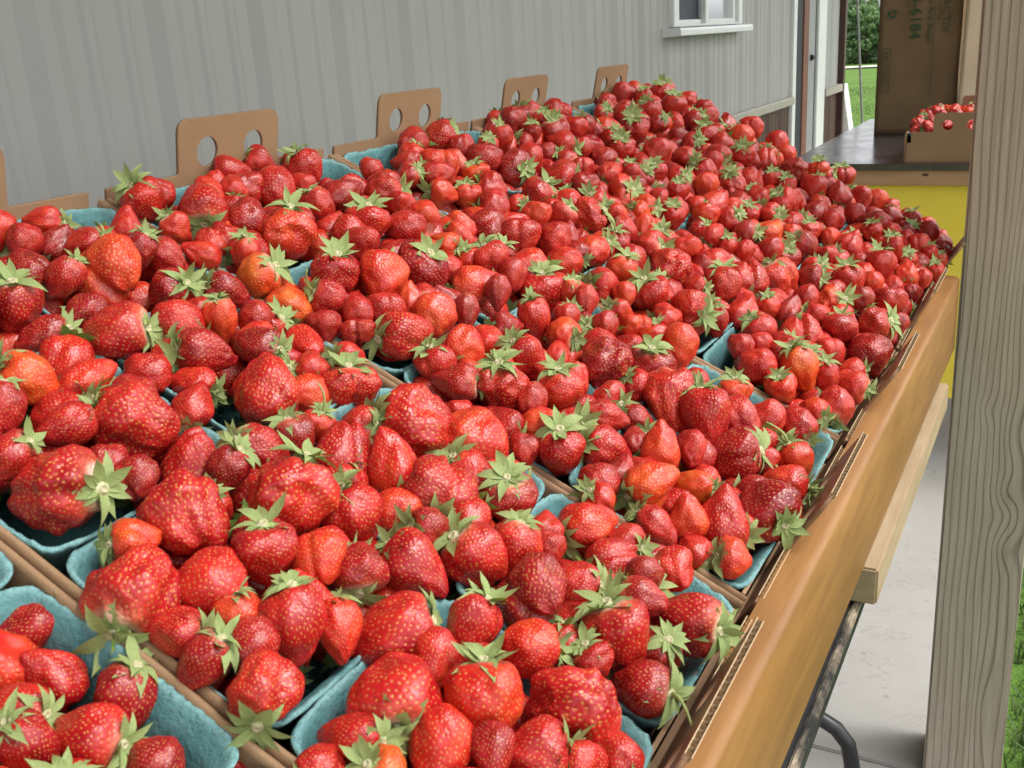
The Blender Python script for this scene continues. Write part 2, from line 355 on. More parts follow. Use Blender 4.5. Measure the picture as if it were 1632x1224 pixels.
# ------------------------------------------------------------------ farm building
WX = -.6
def building():
    root = tag(empty('farm_building', (WX, 0, GZ)), 'farm building clad in taupe ribbed metal above dark brown wainscot, white window', 'building')
    k = NT('taupe_painted_steel'); v = k.coord('Object')
    st = k.noise(k.coord('Object', (1, 14, .35)), 3, 5, .6); g = k.noise(v, 2, 4, .6)
    c = k.ramp(g, [(.3, (.32, .315, .30)), (.7, (.35, .345, .33))]); c = k.mix(k.math('MULTIPLY', st, .18), c, (.28, .275, .262))
    k.base(c, k.ramp(st, [(.3, (.38,)*3), (.7, (.55,)*3)]), .5); k.bump(st, .05, .002); M1 = k.m
    M2 = noisy('brown_painted_steel', (.050, .022, .018), (.085, .040, .030), 4, .5, 0, stretch=(1, 6, .4))
    M3 = noisy('beige_flashing', (.30, .28, .235), (.35, .325, .275), 4, .5)
    MW = noisy('white_vinyl', (.66, .67, .66), (.76, .77, .76), 3, .35)
    MD = noisy('gap_shade_and_fittings', (.012, .012, .02), (.02, .02, .03), 3, .6)
    MJ = noisy('stained_cedar_jamb', (.13, .045, .022), (.22, .085, .045), 12, .6, .3, 60, .002, (6, 6, .5))
    MDR = noisy('grey_white_door', (.24, .24, .25), (.32, .32, .33), 3, .5)
    def profile(y0, y1):
        pts = []; pitch = .2286; i = math.floor(y0/pitch)-1
        while i*pitch < y1+pitch:
            c0 = i*pitch
            for dy, dx in ((-.038, 0), (-.012, .0125), (.012, .0125), (.038, 0)): pts.append((c0+dy, dx))
            for mc in (pitch/3+.004, 2*pitch/3-.004):
                for dy, dx in ((-.014, 0), (-.006, .0035), (.006, .0035), (.014, 0)): pts.append((c0+mc+dy, dx))
            i += 1
        pts = sorted(q for q in pts if y0 < q[0] < y1)
        f = lambda y: np.interp(y, [q[0] for q in pts], [q[1] for q in pts])
        return [(y0, float(f(y0)))]+pts+[(y1, float(f(y1)))]
    def sheet(y0, y1, z0, z1, m, name):
        P = profile(y0, y1); V = []; F = []; zs = np.linspace(z0, z1, 2)
        for z in zs:
            for y, dx in P: V.append((dx, y, z-GZ))
        n = len(P)
        for i in range(n-1): F.append((i, i+1, n+i+1, n+i))
        o = len(V)
        for z in zs:
            for y, dx in P: V.append((dx-.0012, y, z-GZ))
        for i in range(n-1): F.append((o+i, o+n+i, o+n+i+1, o+i+1))
        for a, b in ((0, n), (n-1, 2*n-1)): F.append((a, b, o+b, o+a))
        me = mesh(name, V, F, m); return obj(name, me, root)
    W0, W1, WZ = 2.965, 3.80, .110
    ys = [-4.0]
    while ys[-1] < 4.7: ys.append(min(ys[-1]+.9144, 4.73))
    for a, b in zip(ys[:-1], ys[1:]):
        segs = [(-.26, 1.42)]
        # window opening
        if b > W0 and a < W1:
            sheet(a, b, -.26, WZ-.002, M1, 'siding_panel')
            if a < W0: sheet(a, W0, WZ-.002, 1.42, M1, 'siding_panel')
            if b > W1: sheet(W1, b, WZ-.002, 1.42, M1, 'siding_panel')
            sheet(max(a, W0), min(b, W1), 1.02, 1.42, M1, 'siding_panel')
        else: sheet(a, b, -.26, 1.42, M1, 'siding_panel')
        sheet(a, b, GZ+.01, -.262, M2, 'wainscot_panel')
    for a, b in ((-4, 3.868), (3.872, 4.73)):
        m = MB(); P = [(.003, -.243), (.026, -.243), (.032, -.249), (.032, -.279), (.026, -.283), (.003, -.283)]
        V = [(x, y, z-GZ) for y in (a, b) for x, z in P]; n = 6
        m.add(V, [(i, (i+1) % n, n+(i+1) % n, n+i) for i in range(n)]+[tuple(range(n))[::-1], tuple(range(n, 2*n))])
        obj('trim_strip', m.mesh('trim_strip', M3), root)
    obj('corner_trim', boxm('corner_trim', (-.01, 4.732, .0), (.020, 4.80, 2.5), MW, .003), root)
    # doorway: solid dark strip standing for the shade in the gap, cedar jamb, door, white casing
    obj('door_gap_shade', boxm('door_gap_shade', (-.09, 4.801, .0), (.016, 4.938, 2.5), MD), root)
    obj('door_jamb', boxm('door_jamb', (-.06, 4.94, .0), (.022, 5.055, 2.5), MJ, .003), root)
    d = obj('door', boxm('door', (-.05, 5.057, .0), (.014, 5.235, 2.5), MDR, .003), root)
    lt = MB().box((.014, 5.125, 1.0), (.026, 5.16, 1.03)).box((.026, 5.13, 1.008), (.034, 5.17, 1.02)); obj('latch', lt.mesh('latch', MD, bevel=.003), d)
    obj('door_seal', boxm('door_seal', (-.06, 5.237, .0), (.012, 5.262, 2.5), MD), root)
    obj('door_casing', boxm('door_casing', (-.02, 5.264, .0), (.026, 5.46, 2.5), MW, .004), root)
    sheet(5.462, 5.93, -.26, 1.42, M1, 'siding_panel'); sheet(5.462, 5.93, GZ+.01, -.262, M2, 'wainscot_panel')
    obj('trim_strip', boxm('trim_strip', (.003, 5.462, -.297-GZ), (.034, 5.93, -.255-GZ), M3, .002), root)
    obj('corner_trim', boxm('corner_trim', (-.02, 5.932, .0), (.034, 5.985, 2.5), M2, .003), root)
    # the far end wall and the solid of the building behind
    obj('back_wall', boxm('back_wall', (-4.5, -4, .0), (-.1, 5.94, 2.5), M2), root)
    # window
    wn = obj('window', MB().box((-.02, W0, WZ-GZ), (.03, W0+.055, 1.02-GZ)).box((-.02, W1-.055, WZ-GZ), (.03, W1, 1.02-GZ)).box((-.02, W0+.055, WZ-GZ), (.03, W1-.055, WZ+.008-GZ)).box((-.02, W0+.055, .965-GZ), (.03, W1-.055, 1.02-GZ)).mesh('window', MW, bevel=.003), root)
    mid = (W0+W1)/2+.015
    for a, b, x in ((W0+.055, mid, -.012), (mid-.04, W1-.055, .006)):
        z0, z1 = WZ+.008-GZ, .965-GZ
        obj('sash', MB().box((x-.012, a, z0), (x+.01, a+.035, z1)).box((x-.012, b-.035, z0), (x+.01, b, z1)).box((x-.012, a+.035, z0), (x+.01, b-.035, z0+.016)).box((x-.012, a+.035, z1-.03), (x+.01, b-.035, z1)).mesh('sash', MW, bevel=.002), wn)
    gl = NT('window_glass'); gl.base((.80, .84, .88, 1), .03, .9); gl.p.inputs['Metallic'].default_value = 1
    sc = NT('insect_screen'); sv = sc.coord('Object'); sc.base(sc.ramp(sc.noise(sv, 5, 3), [(.3, (.035, .037, .05)), (.7, (.075, .08, .10))]), .55, .3)
    obj('pane', boxm('pane', (-.008, mid-.006, WZ+.022-GZ), (-.003, W1-.09, .935-GZ), gl.m), wn)
    obj('screen', boxm('screen', (-.018, W0+.09, WZ+.022-GZ), (-.014, mid-.036, .935-GZ), sc.m), wn)
    s = MB(); P = [(-.01, WZ-.001), (.062, WZ-.004), (.066, WZ-.012), (.066, WZ-.028), (.003, WZ-.032), (-.01, WZ-.032)]
    V = [(x, y, z-GZ) for y in (W0-.035, W1+.028) for x, z in P]
    s.add(V, [(i, (i+1) % 6, 6+(i+1) % 6, 6+i) for i in range(6)]+[(5, 4, 3, 2, 1, 0), (6, 7, 8, 9, 10, 11)])
    obj('sill', s.mesh('sill', MW), wn)
building()
def porch():
    root = tag(empty('porch_roof', (0, 0, 1.42)), kind='structure')
    m = noisy('rough_soffit', (.22, .17, .12), (.32, .26, .19), 5, .8, stretch=(8, 1, 1)); m2 = noisy('roof_steel', (.10, .05, .04), (.14, .08, .06), 4, .5)
    obj('soffit', boxm('soffit', (-.57, -4, 0), (ROOFX, 6.2, .02), m), root)
    obj('roofing', boxm('roofing', (-.57, -4, .021), (ROOFX+.06, 6.2, .05), m2), root)
porch()

# ------------------------------------------------------------------ post
def post():
    k = NT('weathered_treated_pine')
    tc = k.coord('Object')
    warp = k.n('ShaderNodeTexNoise'); warp.inputs['Scale'].default_value = 2.4; warp.inputs['Detail'].default_value = 2
    mp = k.n('ShaderNodeMapping'); mp.inputs['Scale'].default_value = (2.5, 2.5, .7); k.l(tc, mp.inputs[0]); k.l(mp.outputs[0], warp.inputs['Vector'])
    sep = k.n('ShaderNodeSeparateXYZ'); k.l(tc, sep.inputs[0])
    # distance to a leaning pith line gives cathedral grain; knots push it about
    def bumpat(x0, z0, sx, sz, amp):
        a = k.math('DIVIDE', k.math('SUBTRACT', sep.outputs[0], x0), sx); b = k.math('DIVIDE', k.math('SUBTRACT', sep.outputs[2], z0), sz)
        q = k.math('ADD', k.math('MULTIPLY', a, a), k.math('MULTIPLY', b, b)); e = k.math('POWER', 2.718, k.math('MULTIPLY', q, -1)); return k.math('MULTIPLY', e, amp*.42)
    f = k.math('MULTIPLY', sep.outputs[0], 9.5)
    f = k.math('ADD', f, k.math('MULTIPLY', warp.outputs['Fac'], .38))
    for x0, z0, sx, sz, am in ((.083, .62, .018, .05, .30), (.082, .53, .016, .028, .34), (.084, .50, .02, .03, -.2), (.088, .44, .017, .03, .3), (.05, .655, .014, .02, .2), (.078, .16, .016, .10, .33), (.08, .86, .02, .16, .42), (.09, 1.15, .02, .1, .3), (.11, .72, .03, .2, .2)):
        f = k.math('ADD', f, bumpat(x0, z0, sx, sz, am))
    f = k.math('FRACT', k.math('MULTIPLY', f, 9.5))
    ring = k.ramp(f, [(0, (.05,)*3), (.5, (.05,)*3), (.80, (.9,)*3), (.88, (1,)*3), (.97, (.05,)*3)])
    soft = k.noise(k.coord('Object', (22, 22, 1)), 6, 5, .65); blot = k.noise(tc, 5, 4, .6)
    # sparse rings towards the middle of the face
    dens = k.noise(k.coord('Object', (14, 1, .6)), 1.3, 2, .5)
    ring2 = k.math('MULTIPLY', ring, k.math('ADD', k.math('MULTIPLY', dens, 1.1), .1, True))
    c = k.ramp(soft, [(.3, (.37, .31, .245)), (.7, (.53, .465, .375))]); c = k.mix(k.math('MULTIPLY', blot, .5), c, (.33, .28, .21))
    c = k.mix(k.math('MULTIPLY', ring2, .6), c, (.085, .055, .042))
    for x0, z0, sx, sz in ((.084, .525, .010, .016), (.085, .43, .009, .017), (.107, .455, .006, .008)):
        c = k.mix(k.math('MULTIPLY', bumpat(x0, z0, sx, sz, 1), .45), c, (.10, .07, .045))
    crk = k.ramp(k.noise(k.coord('Object', (60, 60, 1.1)), 2.2, 3, .6), [(.24, (1,)*3), (.29, (0,)*3)]); c = k.mix(k.math('MULTIPLY', crk, .7), c, (.05, .04, .03))
    k.base(c, .85, .2); k.bump(k.math('ADD', k.math('ADD', k.math('MULTIPLY', ring2, -.7), k.math('MULTIPLY', soft, .8)), k.math('MULTIPLY', crk, -1.2)), .7, .0018)
    o = obj('porch_post', boxm('porch_post', (0, 0, 0), (.114, .114, 2.52), k.m, .004), None, (.542, .96, GZ-.01))
    tag(o, 'weathered grey treated-pine post with knots standing on the slab edge', 'post')
post()

# ------------------------------------------------------------------ table, sloped display, boards
def table():
    ML = NT('black_laminate'); v = ML.coord('Object'); n = ML.noise(ML.coord('Object', (1, .3, 1)), 60, 5, .7)
    ML.base(ML.ramp(n, [(.35, (.012, .012, .013)), (.62, (.03, .03, .032)), (.72, (.10, .09, .07))]), .45, .4)
    kk_ = NT('worn_table_edge'); fe = kk_.noise(kk_.coord('Object', (1, .5, 1)), 14, 6, .7); kk_.base(kk_.ramp(fe, [(.38, (.018, .018, .018)), (.45, (.16, .13, .09)), (.55, (.55, .45, .31))]), .6); ME = kk_.m; MT = noisy('black_steel_tube', (.008, .008, .009), (.022, .022, .024), 20, .38)
    MWD = noisy('hardboard', (.25, .15, .08), (.32, .2, .11), 9, .6)
    t = tag(empty('folding_table', (.158, 0, GZ)), 'black folding table with worn edge and curved steel tube legs under the display', 'table')
    zt = -.3925-GZ
    obj('table_top', boxm('table_top', (-.37, -1.25, zt-.017), (.368, .80, zt), ML.m, .002), t)
    obj('table_edge', MB().box((.3685, -1.25, zt-.012), (.3755, .80, zt-.004)).mesh('table_edge', ME, bevel=.002), t)
    obj('table_edge', MB().box((.3685, -1.25, zt-.026), (.3745, .80, zt-.0135)).mesh('table_edge', ML.m, bevel=.002), t)
    for yy in (.75, -1.1):
        arc = [(-.31, 0), (-.31, .10), (-.306, .16), (-.295, .195), (-.27, .216), (-.23, .222), (.18, .222), (.225, .222), (.255, .219), (.280, .207), (.298, .185), (.305, .15), (.306, .06), (.306, 0)]
        m = MB().tube([(x, yy, z) for x, z in arc], .0115, 14).tube([(.1, yy, zt-.02), (.1, yy, .24)], .0125, 12).tube([(-.14, yy, zt-.02), (-.14, yy, .24)], .0125, 12)
        obj('leg', m.mesh('leg', MT, True), t)
table()
def display():
    MP = noisy('plywood', (.36, .24, .13), (.47, .33, .19), 10, .7, stretch=(1, 6, 1))
    r = tag(empty('display_stand', (0, 0, 0), (0, TAU, 0)), 'sloping plywood stand that holds the strawberry trays up towards the wall', 'display stand')
    obj('deck', boxm('deck', (-.02, -.92, -.094), (.585, .99, -.0815), MP, .002), r)
    for y in (-.8, 0, .9):
        obj('brace', boxm('brace', (.0, y, -.135), (.50, y+.038, -.0945), MP, .002), r)
    # rear uprights, plumb: counter-rotated children
    for y in (-.86, .04, .86):
        o = obj('rear_leg', boxm('rear_leg', (0, 0, 0), (.038, .089, .1), MP, .002), r)
        o.scale = (1, 1, 2.16); o.matrix_basis = Matrix.Rotation(-TAU, 4, 'Y') @ Matrix.Translation((.02, y, -.345)) @ Matrix.Diagonal((1, 1, 2.16, 1))
    # front retaining board
    k = NT('varnished_board'); v = k.coord('Object', (6, .7, 6)); g = k.noise(v, 12, 6, .6); s = k.noise(k.coord('Object', (1, .12, 1)), 90, 3, .6); b = k.noise(k.coord('Object'), 5, 4, .6)
    c = k.ramp(g, [(.3, (.22, .092, .02)), (.7, (.38, .175, .042))]); c = k.mix(k.math('MULTIPLY', s, .5), c, (.13, .055, .018)); c = k.mix(k.math('MULTIPLY', b, .3), c, (.34, .19, .08))
    k.base(c, k.ramp(b, [(.3, (.40,)*3), (.7, (.58,)*3)]), .45); sct = k.ramp(k.noise(k.coord('Object', (3, .25, 9)), 40, 4, .7), [(.68, (0,)*3), (.74, (1,)*3)]); k.bump(k.math('ADD', k.math('ADD', s, k.math('MULTIPLY', sct, 1.5)), k.math('MULTIPLY', b, 3)), .22, .0012)
    m = MB()
    P = [(0, 0), (.0, .1035), (.001, .105), (.0165, .1035), (.0195, .1028), (.0215, .1012), (.0225, .0988), (.0225, .002), (.0215, .0)]
    n = len(P); V = [(x, y, z) for y in (-1.30, .94) for x, z in P]
    m.add(V, [(i, (i+1) % n, n+(i+1) % n, n+i) for i in range(n)]+[tuple(range(n))[::-1], tuple(range(n, 2*n))])
    o = obj('front_board', m.mesh('front_board', k.m), None, (.5135, 0, -.352), (0, 0, -.007))
    bm = bmesh.new(); bm.from_mesh(o.data); bmesh.ops.recalc_face_normals(bm, faces=bm.faces)
    for f_ in bm.faces: f_.smooth = abs(f_.normal.x) > .08 and abs(f_.normal.z) > .08
    bm.to_mesh(o.data); bm.free()
    try: o.data.set_sharp_from_angle(angle=math.radians(42))
    except Exception: pass
    tag(o, 'varnished orange-brown board running along the front of the trays', 'board')
    # pale lumber under it
    k = NT('pale_lumber'); v = k.coord('Object', (5, .6, 5)); g = k.noise(v, 14, 6, .65); b = k.noise(k.coord('Object'), 30, 4, .7)
    c = k.ramp(g, [(.3, (.27, .19, .105)), (.7, (.42, .32, .20))]); c = k.mix(k.math('MULTIPLY', b, .25), c, (.30, .20, .12))
    k.base(c, .75, .3); k.bump(g, .4, .0015)
    o = obj('lumber_block', boxm('lumber_block', (-.035, -.2625, -.0175), (.035, .2625, .0175), k.m, .002), None, (.5145, .535, -.3735), (0, 0, -.004))
    tag(o, 'short rough piece of pale lumber wedged between board and black table', 'lumber')
display()

# ------------------------------------------------------------------ cardboard trays
TRAY_H = .078
def rounded(pts, r, n=5):
    """round convex/concave corners of polyline loop; r per vertex"""
    out = []; N = len(pts)
    for i in range(N):
        p = Vector(pts[i]); a = Vector(pts[i-1]); b = Vector(pts[(i+1) % N]); rr = r[i] if isinstance(r, list) else r
        if rr == 0: out.append(tuple(p)); continue
        u = (a-p).normalized(); v = (b-p).normalized()
        for k in range(n+1):
            t = k/n; q = p+u*rr*(1-t)**2+v*rr*t**2; out.append(tuple(q))
    return out
def end_sheet(name, rise, tabh, mat, thick=.0032, holes=True, off=0.):
    """upper half of an end panel with its handle tab; x across the tray, y up from the tray rim"""
    h2 = TW-.012; c = TW/2+off; w_ = .0625
    o = [(.006, -.028), (h2, -.028), (h2, rise), (c+w_, rise), (c+w_, tabh), (c-w_, tabh), (c-w_, rise), (.006, rise)]
    rr = [0, 0, .002, .003, .012, .012, .003, .002]
    hl = [[(c+s+.0128*math.cos(2*PI*k/28), rise+(tabh-rise)*.36+.0128*math.sin(2*PI*k/28)) for k in range(28)] for s in (-.029, .029)] if holes else []
    return sheet_with_holes(name, rounded(o, rr), hl, thick, mat)
M_END_B = None
def flute_mesh(name, length, height, depth=.004, pitch=.0065, core=.0013):
    """corrugated board strip: two liners and a wavy core, x along, y up, z thickness"""
    m = MB(); l = .0005
    m.box((0, 0, 0), (length, height, l)); m.box((0, 0, depth-l), (length, height, depth))
    n = int(length/pitch)*8; V = []
    for j in (0, height-.0003):
        for i in range(n+1):
            x = i*length/n; z = depth/2+(depth/2-l*1.05)*math.sin(2*PI*x/pitch)
            V.append((x, j, z))
    F = [(i, i+1, n+2+i, n+1+i) for i in range(n)]
    m.add(V, F); return m.mesh(name, M_CARDEDGE)
def make_tray():
    M = {}
    M['floor'] = boxm('tray_floor', (.003, .004, -TRAY_H), (TL-.003, TW-.004, -TRAY_H+.003), M_CARD)
    # side wall: folded double wall with rounded top edge
    def wall(y0, th):
        P = [(y0, -TRAY_H+.004), (y0, -.004), (y0+th*.18, -.0012), (y0+th*.5, 0), (y0+th*.82, -.0012), (y0+th, -.004), (y0+th, -TRAY_H+.004)]
        V = []; ns = 24
        for i in range(ns+1):
            a = .004+i*(TL-.010)/ns
            for y, h in P: V.append((a, y+.0007*math.sin(i*1.3), h+(.0006*math.sin(i*.9+1) if h > -.01 else 0)))
        n = len(P); F = [(i*n+k, i*n+k+1, (i+1)*n+k+1, (i+1)*n+k) for i in range(ns) for k in range(n-1)]+[tuple(range(n)), tuple(range(ns*n, ns*n+n))[::-1]]
        me = mesh('tray_side', V, F, M_CARD, True); return me
    M['side0'] = wall(.0008, .0052); M['side1'] = wall(TW-.006, .0052)
    M['back'] = end_sheet('tray_back', .007, .052, M_CARD)
    M['back_off'] = end_sheet('tray_back', .0, .047, M_CARD, off=.018)
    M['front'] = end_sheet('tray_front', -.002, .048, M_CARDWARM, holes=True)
    M['lower'] = boxm('tray_end_lower', (0, .006, -TRAY_H+.004), (.004, TW-.006, -.026), M_CARD)
    M['flute'] = flute_mesh('corrugated_edge', .118, .0035)
    M['flute_long'] = flute_mesh('corrugated_edge', .070, .003)
    # inner reinforcing liner on the front wall, stepping down from the corner
    M['liner'] = boxm('tray_liner', (0, .010, -.05), (.0025, TW-.010, -.004), M_CARD)
    return M
TM = make_tray()
R_END = Matrix(((0, 0, 1, 0), (1, 0, 0, 0), (0, 1, 0, 0), (0, 0, 0, 1)))      # sheet x->tray y, sheet y->tray h, sheet z->tray a
def place_tray(origin, rot, label, lean_b=.25, lean_f=.10, seed=0, name='cardboard_tray'):
    r = random.Random(seed)
    t = tag(empty(name, origin, rot), label, 'tray', 'cardboard strawberry trays')
    obj('floor_panel', TM['floor'], t); obj('side_panel', TM['side0'], t); obj('side_panel', TM['side1'], t)
    o = obj('end_panel', TM['lower'], t, (.001, 0, 0)); o = obj('end_panel', TM['lower'], t, (TL-.006, 0, 0))
    lb = lean_b+r.uniform(-.04, .04); lf = lean_f+r.uniform(-.05, .07)
    o = obj('handle_panel', TM['back_off' if seed == 2 else 'back'], t); o.matrix_basis = Matrix.Translation((.004, {7: -.013}.get(seed, -.004), -.0)) @ Matrix.Rotation(-lb, 4, 'Y') @ R_END
    o2 = obj('handle_panel', TM['front'], t); o2.matrix_basis = Matrix.Translation((TL+.001, 0, 0)) @ Matrix.Rotation(lf, 4, 'Y') @ R_END
    obj('liner', TM['liner'], t, (TL-.010, 0, 0), (0, .05, 0))
    # corrugated cut edges along the tab tops
    e = obj('corrugated_edge', TM['flute'], t); e.matrix_basis = o2.matrix_basis @ Matrix.Translation((TW/2-.059, .0475, -.002))
    e = obj('corrugated_edge', TM['flute_long'], t); e.matrix_basis = o2.matrix_basis @ Matrix.Translation((.010, -.0022, -.002))
    e = obj('corrugated_edge', TM['flute_long'], t); e.matrix_basis = o2.matrix_basis @ Matrix.Translation((TW-.086, -.0022, -.002))
    return t
ORD = {-2: 'nearest the camera', -1: 'second from the camera', 0: 'third from the camera', 1: 'fourth from the camera', 2: 'fifth from the camera', 3: 'farthest from the camera'}
TRN = {-2: 'nearest tray', -1: 'second tray', 0: 'third tray', 1: 'fourth tray', 2: 'fifth tray', 3: 'farthest tray'}
for kk in range(-2, 4):
    place_tray((0, kk*TW, 0), (0, TAU, 0), 'kraft cardboard tray of strawberries on the slope, '+ORD[kk], seed=kk+5)

# ------------------------------------------------------------------ pulp quart baskets
PA, PY = TL/4, TW/2
PB = .1392
def basket_mesh(seed):
    r = random.Random(seed); n = 240
    hx, hy = PB/2-.0004, PY/2-.0040
    def loop(sx, sy, rc, z, amp, wob=0, flt=0):
        pts = []
        per = 4*(sx+sy)-8*rc+2*PI*rc
        for i in range(n):
            a = 2*PI*i/n
            # rounded rectangle via superellipse direction
            ca, sa = math.cos(a), math.sin(a); e = 9.5
            q = (abs(ca/sx)**e+abs(sa/sy)**e)**(-1/e); x, y = ca*q, sa*q
            nz = mnoise.noise(Vector((x*38+seed*9, y*38, z*20)))
            nz2 = mnoise.noise(Vector((x*150+seed*9, y*150, z*30+5)))
            f = 1+nz*wob+nz2*wob*.5-flt*(.5+.5*math.cos(a*22))
            pts.append((x*f, y*f, z+amp*mnoise.noise(Vector((x*30+seed, y*30, 3)))+amp*.7*mnoise.noise(Vector((x*170+seed, y*170, 9)))+amp*.5*mnoise.noise(Vector((x*420+seed, y*420, 9)))))
        return pts
    rings = []
    H = .072
    def R(off, z, amp=.0, wob=0., flt=0.): rings.append(loop(hx-off, hy-off, .02, z, amp, wob, flt))
    R(.020, -H+.002); R(.0165, -H+.006, 0, .01); R(.0085, -.020, 0, .008, .004); R(.0045, -.011, .0006, .006)
    R(.0014, -.0050, .0012, .005); R(.0002, -.0022, .0020, .006)                       # flare under the edge
    R(.0000, -.0004, .0026, .007); R(.0014, .0000, .0026, .007); R(.0026, -.0010, .0018, .005)  # thin torn edge
    R(.0050, -.0048, .0010, .004); R(.0078, -.0090, .0008, .005, .001); R(.0092, -.0135, .0008, .006, .003); R(.0108, -.020, .0006, .010, .006); R(.0140, -.040, .0005, .012, .012); R(.0175, -.062, 0, .012, .010); R(.022, -.0675, 0, .0)
    V = [p for q in rings for p in q]; F = []
    for i in range(len(rings)-1):
        for k in range(n): F.append((i*n+k, i*n+(k+1) % n, (i+1)*n+(k+1) % n, (i+1)*n+k))
    F.append(tuple(range(n))[::-1]); F.append(tuple((len(rings)-1)*n+k for k in range(n)))
    return mesh('pulp_basket', V, F, M_PULP, True)
BM = [basket_mesh(i) for i in range(6)]
ROWN = ['against the wall', 'second from the wall', 'third from the wall', 'at the front edge']
def place_basket(tray_k, i, j, origin_m, label, group):
    o = obj('pulp_basket', BM[(i*3+j*5+tray_k*7) % 6]); r = random.Random(i*7+j*31+tray_k*97)
    o.matrix_world = origin_m @ Matrix.Translation((.0066+(i+.5)*PB+r.uniform(-.001, .001), (j+.5)*PY+r.uniform(-.0005, .0005)+(.0012 if j == 0 else -.0012), -.001+r.uniform(-.0015, .0015))) @ Matrix.Rotation((PI if r.random() < .5 else 0)+r.uniform(-.012, .012), 4, 'Z')
    tag(o, label, 'basket', group); return o
SLOPE = Matrix.Rotation(TAU, 4, 'Y')
for kk in range(-2, 4):
    for i in range(4):
        for j in range(2):
            place_basket(kk, i, j, SLOPE @ Matrix.Translation((0, kk*TW, 0)), 'teal pulp berry basket '+ROWN[i]+', '+('near' if j == 0 else 'far')+' side of the '+TRN[kk], 'teal pulp baskets on the slope')

# ------------------------------------------------------------------ strawberries
def berry_mesh(name, sub, shape, seed):
    bm = bmesh.new(); bmesh.ops.create_icosphere(bm, subdivisions=sub, radius=1); bm.verts.ensure_lookup_table()
    P = np.array([v.co[:] for v in bm.verts]); F = [[v.index for v in f.verts] for f in bm.faces]; bm.free()
    r = np.random.default_rng(seed)
    # seeds on a jittered golden spiral
    ns = 760 if shape[3] > .2 or shape[2] > .9 else 560; i = np.arange(ns)+.5; ph = i*2.399963; zz = 1-2*i/ns
    S = np.stack([np.sqrt(1-zz**2)*np.cos(ph), np.sqrt(1-zz**2)*np.sin(ph), zz], 1)+r.normal(size=(ns, 3))*.024; S /= np.linalg.norm(S, axis=1)[:, None]
    S = S[S[:, 2] < .93]
    d = np.full(len(P), 9.0); idx = np.zeros(len(P), int)
    for a in range(0, len(P), 4096):
        dd = np.linalg.norm(P[a:a+4096, None]-S[None], axis=2); idx[a:a+4096] = dd.argmin(1); d[a:a+4096] = dd.min(1)
    # elongate seeds along the meridian
    dv_ = P-S[idx]; el = np.sqrt((dv_[:, 0]**2+dv_[:, 1]**2)*1.0+(dv_[:, 2]*.55)**2)
    seed_a = np.clip(1.95-el/.0105, 0, 1)
    pit = np.exp(-(d/.027)**2)-.35*np.exp(-(d/.012)**2)
    rim = np.exp(-((d-.052)/.014)**2)
    x, y, z = P.T
    z0 = z.copy()
    k1, pw, lob, lump = shape
    rad = np.sqrt(x*x+y*y)+1e-9
    prof = (1+k1*(z+.1)-.18*k1*(z*z-.3))*np.power(np.clip(rad, 1e-4, 1), pw-1)
    X = x*prof; Y = y*prof; Z = z*1.0
    Z = Z-.22*np.exp(-((rad/.34)**2))*(z > 0)                      # dimple at the calyx
    a = np.arctan2(y, x)
    X = X*(1+lob*.28); 
    g = lob*.22*np.exp(-(X/.22)**2)                                # groove across a two-lobed fruit
    Y = Y*(1-g*.8); Z = np.where(z < 0, Z*(1-g*1.6), Z)
    nn = np.array([mnoise.noise(Vector((p[0]*1.1+seed*3.1, p[1]*1.1, p[2]*1.1)))+.5*mnoise.noise(Vector((p[0]*2.4+seed*3.1, p[1]*2.4, p[2]*2.4+7))) for p in P])
    disp = lump*nn
    if lump > .2: disp = disp-.05*np.abs(np.sin(3.2*Z+2.2*nn+seed))
    Q = np.stack([X, Y, Z], 1)*(1+disp)[:, None]
    Q = Q*(1-.046*pit+.008*rim)[:, None]+P*(.010*seed_a)[:, None]
    mn, mx = Q.min(0), Q.max(0); c = (mn+mx)/2; wx = (mx[0]-mn[0]+mx[1]-mn[1])/2
    Q = (Q-c)/np.array([wx, wx, mx[2]-mn[2]])
    me = bpy.data.meshes.new(name); me.from_pydata(Q.tolist(), [], F); me.materials.append(M_BERRY)
    me.polygons.foreach_set('use_smooth', [True]*len(F))
    for nm, arr in (('seed', seed_a), ('top', np.clip((z0-.15)/.85, 0, 1))):
        at = me.attributes.new(nm, 'FLOAT', 'POINT'); at.data.foreach_set('value', arr.astype(np.float32))
    topz = float(Q[np.argmax(-np.hypot(Q[:, 0], Q[:, 1])*1.0+np.where(Q[:, 2] > 0, 0, -9))][2])
    me['top_z'] = topz
    return me
SH = {'conical': (.42, 1.0, 0, .15), 'round': (.16, .95, .15, .14), 'plump': (.28, .92, .2, .16), 'pointed': (.52, 1.12, 0, .14), 'wide lobed': (.25, .95, 1.0, .16), 'furrowed': (.20, .92, .5, .24), 'heart-shaped': (.34, .95, .6, .12)}
BK = list(SH)
BHI = {kd: [berry_mesh('strawberry_'+kd.replace(' ', '_').replace('-', '_'), 6, SH[kd], 11+i*7+j) for j in range(2 if kd in ('conical', 'plump') else 1)] for i, kd in enumerate(BK)}

